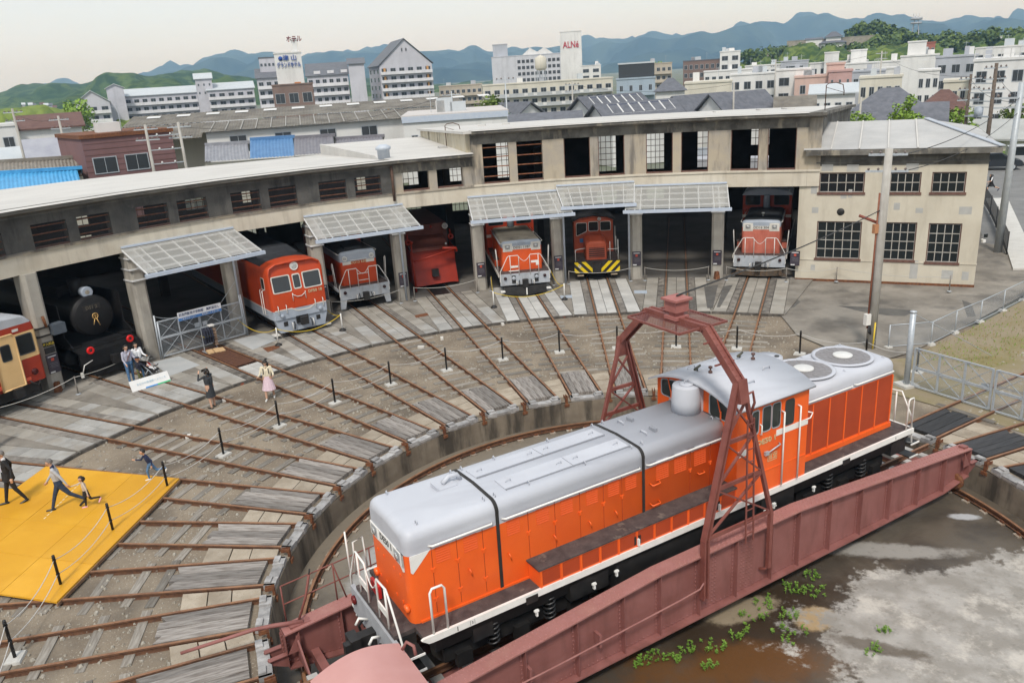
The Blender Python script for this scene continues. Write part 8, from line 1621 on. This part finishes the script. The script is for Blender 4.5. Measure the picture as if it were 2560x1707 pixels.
for y in(-1.0,-2.2,-3.4):
 o=thing('cross_brace','horizontal steel tie between the paired poles at the left, %s from the top'%ORD[int(-y)],'brace',t3+Vector((0,0,y)));MB().bar((0,0,0),t4-t3,.08,.08).build('tie_bar',GALV,o);[MB().lathe([(.08,0),(.1,.12),(0,.22)],6,(t4-t3)*f).build('insulator',TW,o)for f in(.3,.7)]
Z8=Vector((0,0,-.4));steel=Vector((31.4,19.85,8.5))
for a,b,d,lb in((t1,t2,.6,'wire between the two leftmost poles'),(t2,t3,.8,'wire from the second pole to the left pair'),(t4,t5,1.5,'wire passing over the low roof before the warehouse'),(h1,steel,.6,'wire from the wooden pair to the steel pole'),(h2,steel+Vector((0,0,.3)),.5,'upper wire from the wooden pair to the steel pole'),(steel,Vector((14.1,9.7,7.7)),.5,'wire from the steel pole to the concrete pole'),(steel+Vector((0,0,-.4)),Vector((14.1,9.7,7.1)),.6,'lower wire from the steel pole to the concrete pole'),(t10,h1,1.0,'long wire above the large white house'),(t7,t8,1.0,'long wire above the solar roofs'),(t9,t10,1.0,'wire above the pink building')):wire(a+Z8 if a is not steel else a,b+Z8*.5,d,lb,.018)
ms=thing('telecom_tower','slender lattice telecom tower on the castle hill','telecom tower',at(2282,150,560).xy.to_3d()+Vector((0,0,20)));zt_=at(2282,34,560).z-20;tw=MB()
for a in range(4):tw.bar((2.6*math.cos(a*1.57),2.6*math.sin(a*1.57),0),(1.0*math.cos(a*1.57),1.0*math.sin(a*1.57),zt_*.85),.3,.3)
tw.build('tower_legs',TG,ms);MB().lathe([(3,0),(3,1.0),(0,1.1)],10,(0,0,zt_*.5)).build('lower_gallery',TG,ms);MB().lathe([(3.2,0),(3.2,1.4),(0,1.5)],10,(0,0,zt_*.68)).build('upper_gallery',TG,ms)
for a in range(4):MB().bar((2*math.cos(a),2*math.sin(a),zt_*.7),(2*math.cos(a),2*math.sin(a),zt_*.98),.3,.3).build('antenna',TW,ms)
from mathutils import noise as mn
def ridge(name,pts,D,dep,m,amp,fr,seed,z0=-.3,nu=220,nv=26,back=.5):
 """a real hill range: crest follows the sighted skyline at distance D, foot dep nearer, spurs by noise"""
 pts=sorted(pts);mb=MB()
 def prof(x):
  for(a,b)in zip(pts,pts[1:]):
   if a[0]<=x<=b[0]:k=(x-a[0])/(b[0]-a[0]);k=k*k*(3-2*k);return a[1]+(b[1]-a[1])*k
  return pts[-1][1]
 def f(u,v):
  x=pts[0][0]+(pts[-1][0]-pts[0][0])*u;y=prof(x);s_=v/.7 if v<.7 else 1-(v-.7)/.3*back
  d=D-dep*(1-v/.7)if v<.7 else D+dep*.6*(v-.7)/.3;c=at(x,y,D);p=at(x,y,d);n1=mn.fractal(Vector((p.x*fr+seed,p.y*fr,seed)),1.0,2.0,5);n2=mn.fractal(Vector((p.x*fr*5,p.y*fr*5,seed+9)),1.0,2.0,3)
  sh_=s_**1.25;z=z0+(c.z-z0)*sh_+amp*n1*4*s_*(1-s_)*1.2+amp*.2*n2*min(1,s_*3)*(1 if v<.62 else .5);lim=CAM_P.z+(c.z-CAM_P.z)*d/D*(.97+.05*n2*(1 if D<2000 else .25));return(p.x,p.y,min(z,lim)if v<.69 else z)
 mb.grid(nu,nv,f);return struct(mb.build(name,m,raw=True))
FOR_FAR=mat('far forest',(.008,.018,.018),(.032,.05,.04),rough=1,scale=.006,detail=9,spec=.05,lo=.42,hi=.58)
FOR_MID=mat('forest canopy',(.04,.075,.022),(.085,.125,.035),rough=1,scale=.02,spec=.1,bump=.0,streak=(.022,.048,.016),streak_scale=(.06,.06,.06),streak_amt=.9,streak_lo=.46,streak_hi=.56)
FOR_NEAR=mat('bright forest canopy',(.085,.13,.028),(.15,.19,.045),rough=1,scale=.04,spec=.1,streak=(.035,.065,.02),streak_scale=(.15,.15,.15),streak_amt=.9,streak_lo=.46,streak_hi=.56)
ridge('far_mountains',[(-300,300),(150,240),(380,187),(440,178),(470,164),(540,141),(600,139),(680,135),(740,150),(790,135),(830,125),(900,131),(1000,132),(1070,126),(1140,128),(1185,121),(1230,138),(1290,128),(1340,117),(1400,120),(1460,115),(1510,105),(1560,107),(1610,91),(1660,98),(1700,93),(1755,76),(1780,82),(1850,63),(1910,48),(1960,58),(2000,44),(2070,38),(2110,50),(2150,54),(2185,39),(2250,42),(2300,56),(2390,60),(2420,50),(2480,43),(2530,45),(2600,58),(2900,40)],5200,1700,FOR_FAR,190,.0016,3.1,nu=320)
ridge('near_mountains',[(350,225),(500,205),(650,172),(740,176),(830,162),(900,170),(1000,182),(1080,172),(1180,172),(1260,186),(1400,176),(1500,160),(1600,150),(1700,146),(1800,128),(1950,120),(2200,115),(2600,102)],3900,900,FOR_FAR,110,.0022,8.4,nu=260)
ridge('wooded_hills',[(-400,262),(-200,255),(0,236),(60,229),(130,212),(200,208),(270,181),(330,183),(370,191),(430,183),(520,178),(590,189),(640,197),(700,206),(800,212),(950,214),(1150,216),(1300,205)],1500,750,FOR_MID,40,.006,1.7,nu=280)
ridge('castle_hill',[(1790,190),(1850,160),(1900,132),(1960,118),(2040,105),(2120,96),(2200,84),(2260,92),(2330,108),(2360,104),(2400,92),(2440,86),(2500,88),(2580,84),(2700,92),(2900,120)],620,230,FOR_NEAR,10,.03,5.2,nu=300,nv=34)
ridge('left_foothill',[(-300,290),(-60,278),(40,268),(110,262),(160,272),(210,262),(260,285),(330,300)],420,110,mat('spring green foothill',(.12,.17,.035),(.19,.24,.05),rough=1,scale=.05,spec=.1,streak=(.06,.10,.02),streak_scale=(.2,.2,.2),streak_amt=.8),7,.05,2.2,nu=120,nv=16)
rn=random.Random(5);cm=MB()
def clump(px,py,D,r):
 p=at(px,py,D)
 for k in range(42):
  d=Vector((rn.gauss(0,1),rn.gauss(0,1),abs(rn.gauss(0,1))-.2)).normalized()*r*rn.uniform(.75,1.1);q=p+d;a=Vector((rn.gauss(0,1),rn.gauss(0,1),rn.gauss(0,.5))).normalized()*r*.32;b=d.cross(a).normalized()*r*.26;cm.poly([q-a,q-b,q+a,q+b],rn.randrange(2))
for k in range(330):
 px=rn.uniform(1850,2600);base=162-(px-1850)*.16 if px<2150 else 122-(px-2150)*.05;py=base+rn.uniform(-22,26)
 if 1955<px<2195 and py<120:continue
 clump(px,min(py,178),560+rn.uniform(-30,20),rn.uniform(2.2,4.0))
for k in range(46):px=rn.uniform(2120,2260);clump(px,66+abs(px-2190)*.22+rn.uniform(-3,18),600,rn.uniform(2.5,4.2))
o=cm.build('hill_wood',[LEAF['mid'],LEAF['dark']],raw=True);o['kind']='stuff';o['label']='dense green wood covering the castle hill';o['category']='wood'
STW=mat('castle stone wall',(.25,.225,.185),(.33,.30,.25),rough=.9,scale=.3,streak=(.15,.135,.11),streak_scale=(.4,.4,.4),streak_amt=.6)
bld('long grey stone rampart of the castle',1968,2190,97,585,5,STW,None,'flat',cat='wall',name='castle_wall',zb=12);bld('lower stone rampart on the castle slope',1918,2032,132,548,4,STW,None,'flat',cat='wall',name='castle_wall',zb=5);bld('right lower stone rampart among the trees',2092,2210,126,545,4,STW,None,'flat',cat='wall',name='castle_wall',zb=5)
t,W,H,o_=bld('white castle turret with two grey tiled roofs',2053,2113,95,578,12,TW,TILE,'hip',rh_=3.0,cat='castle turret',name='castle_turret',zb=15,eave=1.2);bld('',2066,2104,79,580,8,TW,TILE,'hip',rh_=3.2,parent=t,part='upper_wall',zb=20,eave=1.1);bld('',2015,2056,96,580,3,TW,TILE,'gx',rh_=.8,parent=t,part='parapet_wall',zb=16)
for(a,b,y,lb)in((2478,2506,93,'small white house on the right hilltop'),):bld(lb,a,b,y,585,8,TW,None,'flat',1,2,cat='house',name='house',zb=10)
rn=random.Random(8)
for k in range(14):
 px=60+rn.uniform(-20,110);D=900+rn.uniform(-60,60);y=258+rn.uniform(-3,8);bld('small distant house on the left hillside, %s of the cluster'%ORD[k],px,px+rn.uniform(7,12),y,D,8,rn.choice((TW,TC,TG)),rn.choice((TILE,BRR,PALER)),'gx',rh_=1.6,cat='house',name='house',zb=5)
aw=thing('arched_bridge','pale concrete arch bridge seen through the right shed windows','bridge',pol(58,10.1,-.2),ang(10)+math.pi/2);pr=[(-9,0),(-9,3.6),(9,3.6),(9,0),(4.2,0)]+[(4.2*math.cos(a),2.4*math.sin(a))for a in[k*math.pi/12 for k in range(1,12)]]+[(-4.2,0)]
MB().prism(pr,lambda x,z:(x,0,z),lambda x,z:(x,3,z)).build('arch_wall',mat('pale bridge concrete',(.42,.43,.46),(.36,.37,.4),scale=.6),aw);MB().box((-9,0,3.6),(9,.15,4.3)).build('parapet',GALV,aw)
WEED=mat('weed leaf',(.10,.20,.025),(.16,.28,.04),rough=.6,scale=9);wl=[(2.65,-1.79,.62),(.8,-2.18,.42),(1.38,-1.9,.36),(1.56,-2.49,.3),(1.21,-2.99,.52),(.18,-2.66,.34),(-.59,-2.74,.42),(-1.1,-2.62,.24),(-1.86,-2.62,.36),(-1.53,-2.82,.24),(3.22,-3.66,.18),(2.51,-4.1,.26),(-2.29,-2.67,.2),(-.92,-3.27,.2),(2.3,-1.6,.35),(3.0,-1.4,.25)];order=sorted(range(len(wl)),key=lambda k:wl[k][0]*.955-wl[k][1]*.27)
for q,k in enumerate(order):
 x,y,r=wl[k];t=thing('weed_clump','leafy green weed clump on the wet pit floor, %s from the left'%ORD[q],'weed',(x,y,-.955),0,'weeds in the pit');lf=MB();st_=MB();r*=.82;ns=int(6+26*r)
 for j in range(ns):
  a=rn.uniform(0,6.28);rr=r*math.sqrt(rn.random());bx,by=rr*math.cos(a)*1.1,rr*math.sin(a)*.75;h=rn.uniform(.06,.2);tx,ty=bx+rn.uniform(-.06,.06),by+rn.uniform(-.06,.06);st_.tube([(bx,by,0),(tx,ty,h)],.005,3)
  for m_ in range(9):
   u=rn.uniform(.2,1);a2=rn.uniform(0,6.28);s_=rn.uniform(.022,.05);p=Vector((bx+(tx-bx)*u,by+(ty-by)*u,h*u));d=Vector((math.cos(a2),math.sin(a2),rn.uniform(-.1,.6)))*s_;w_=Vector((-math.sin(a2),math.cos(a2),0))*s_*.5;lf.poly([p,p+d*.6+w_,p+d*1.3,p+d*.6-w_])
 lf.build('leaves',WEED,t,raw=True);st_.build('stems',WEED,t,raw=True)
gm=MB()
for k in range(2600):
 u=rn.random();x=15+19*u;y=8.7+(x-15)*.375-rn.uniform(.5,5.5)*(.5+u);h=rn.uniform(.03,.11);a=rn.uniform(0,6.28);dx,dy=.02*math.cos(a),.02*math.sin(a);gm.poly([(x-dx,y-dy,-.1),(x+dx,y+dy,-.1),(x+rn.uniform(-.03,.03),y+rn.uniform(-.03,.03),-.1+h)],rn.randrange(2))
o=gm.build('grass_tufts',[mat('dry grass',(.24,.19,.07),(.32,.26,.11),scale=3),LEAF['bright']],raw=True);o['kind']='stuff';o['label']='sparse dry and green grass on the right bank';o['category']='grass'
HZ=bpy.data.materials.new('thin blue air');HZ.use_nodes=True;nt=HZ.node_tree;nt.nodes.remove(nt.nodes['Principled BSDF']);pv=nt.nodes.new('ShaderNodeVolumePrincipled');pv.inputs['Absorption Color'].default_value=(1,1,1,1);pv.inputs['Color'].default_value=(.36,.64,1.0,1);pv.inputs['Density'].default_value=.00019;pv.inputs['Anisotropy'].default_value=.0;nt.links.new(pv.outputs[0],nt.nodes['Material Output'].inputs['Volume'])
o=MB().box((-6500,-900,-3),(7800,8600,345)).build('haze',HZ);o['kind']='stuff';o['label']='thin blue haze over the far hills';o['category']='haze'
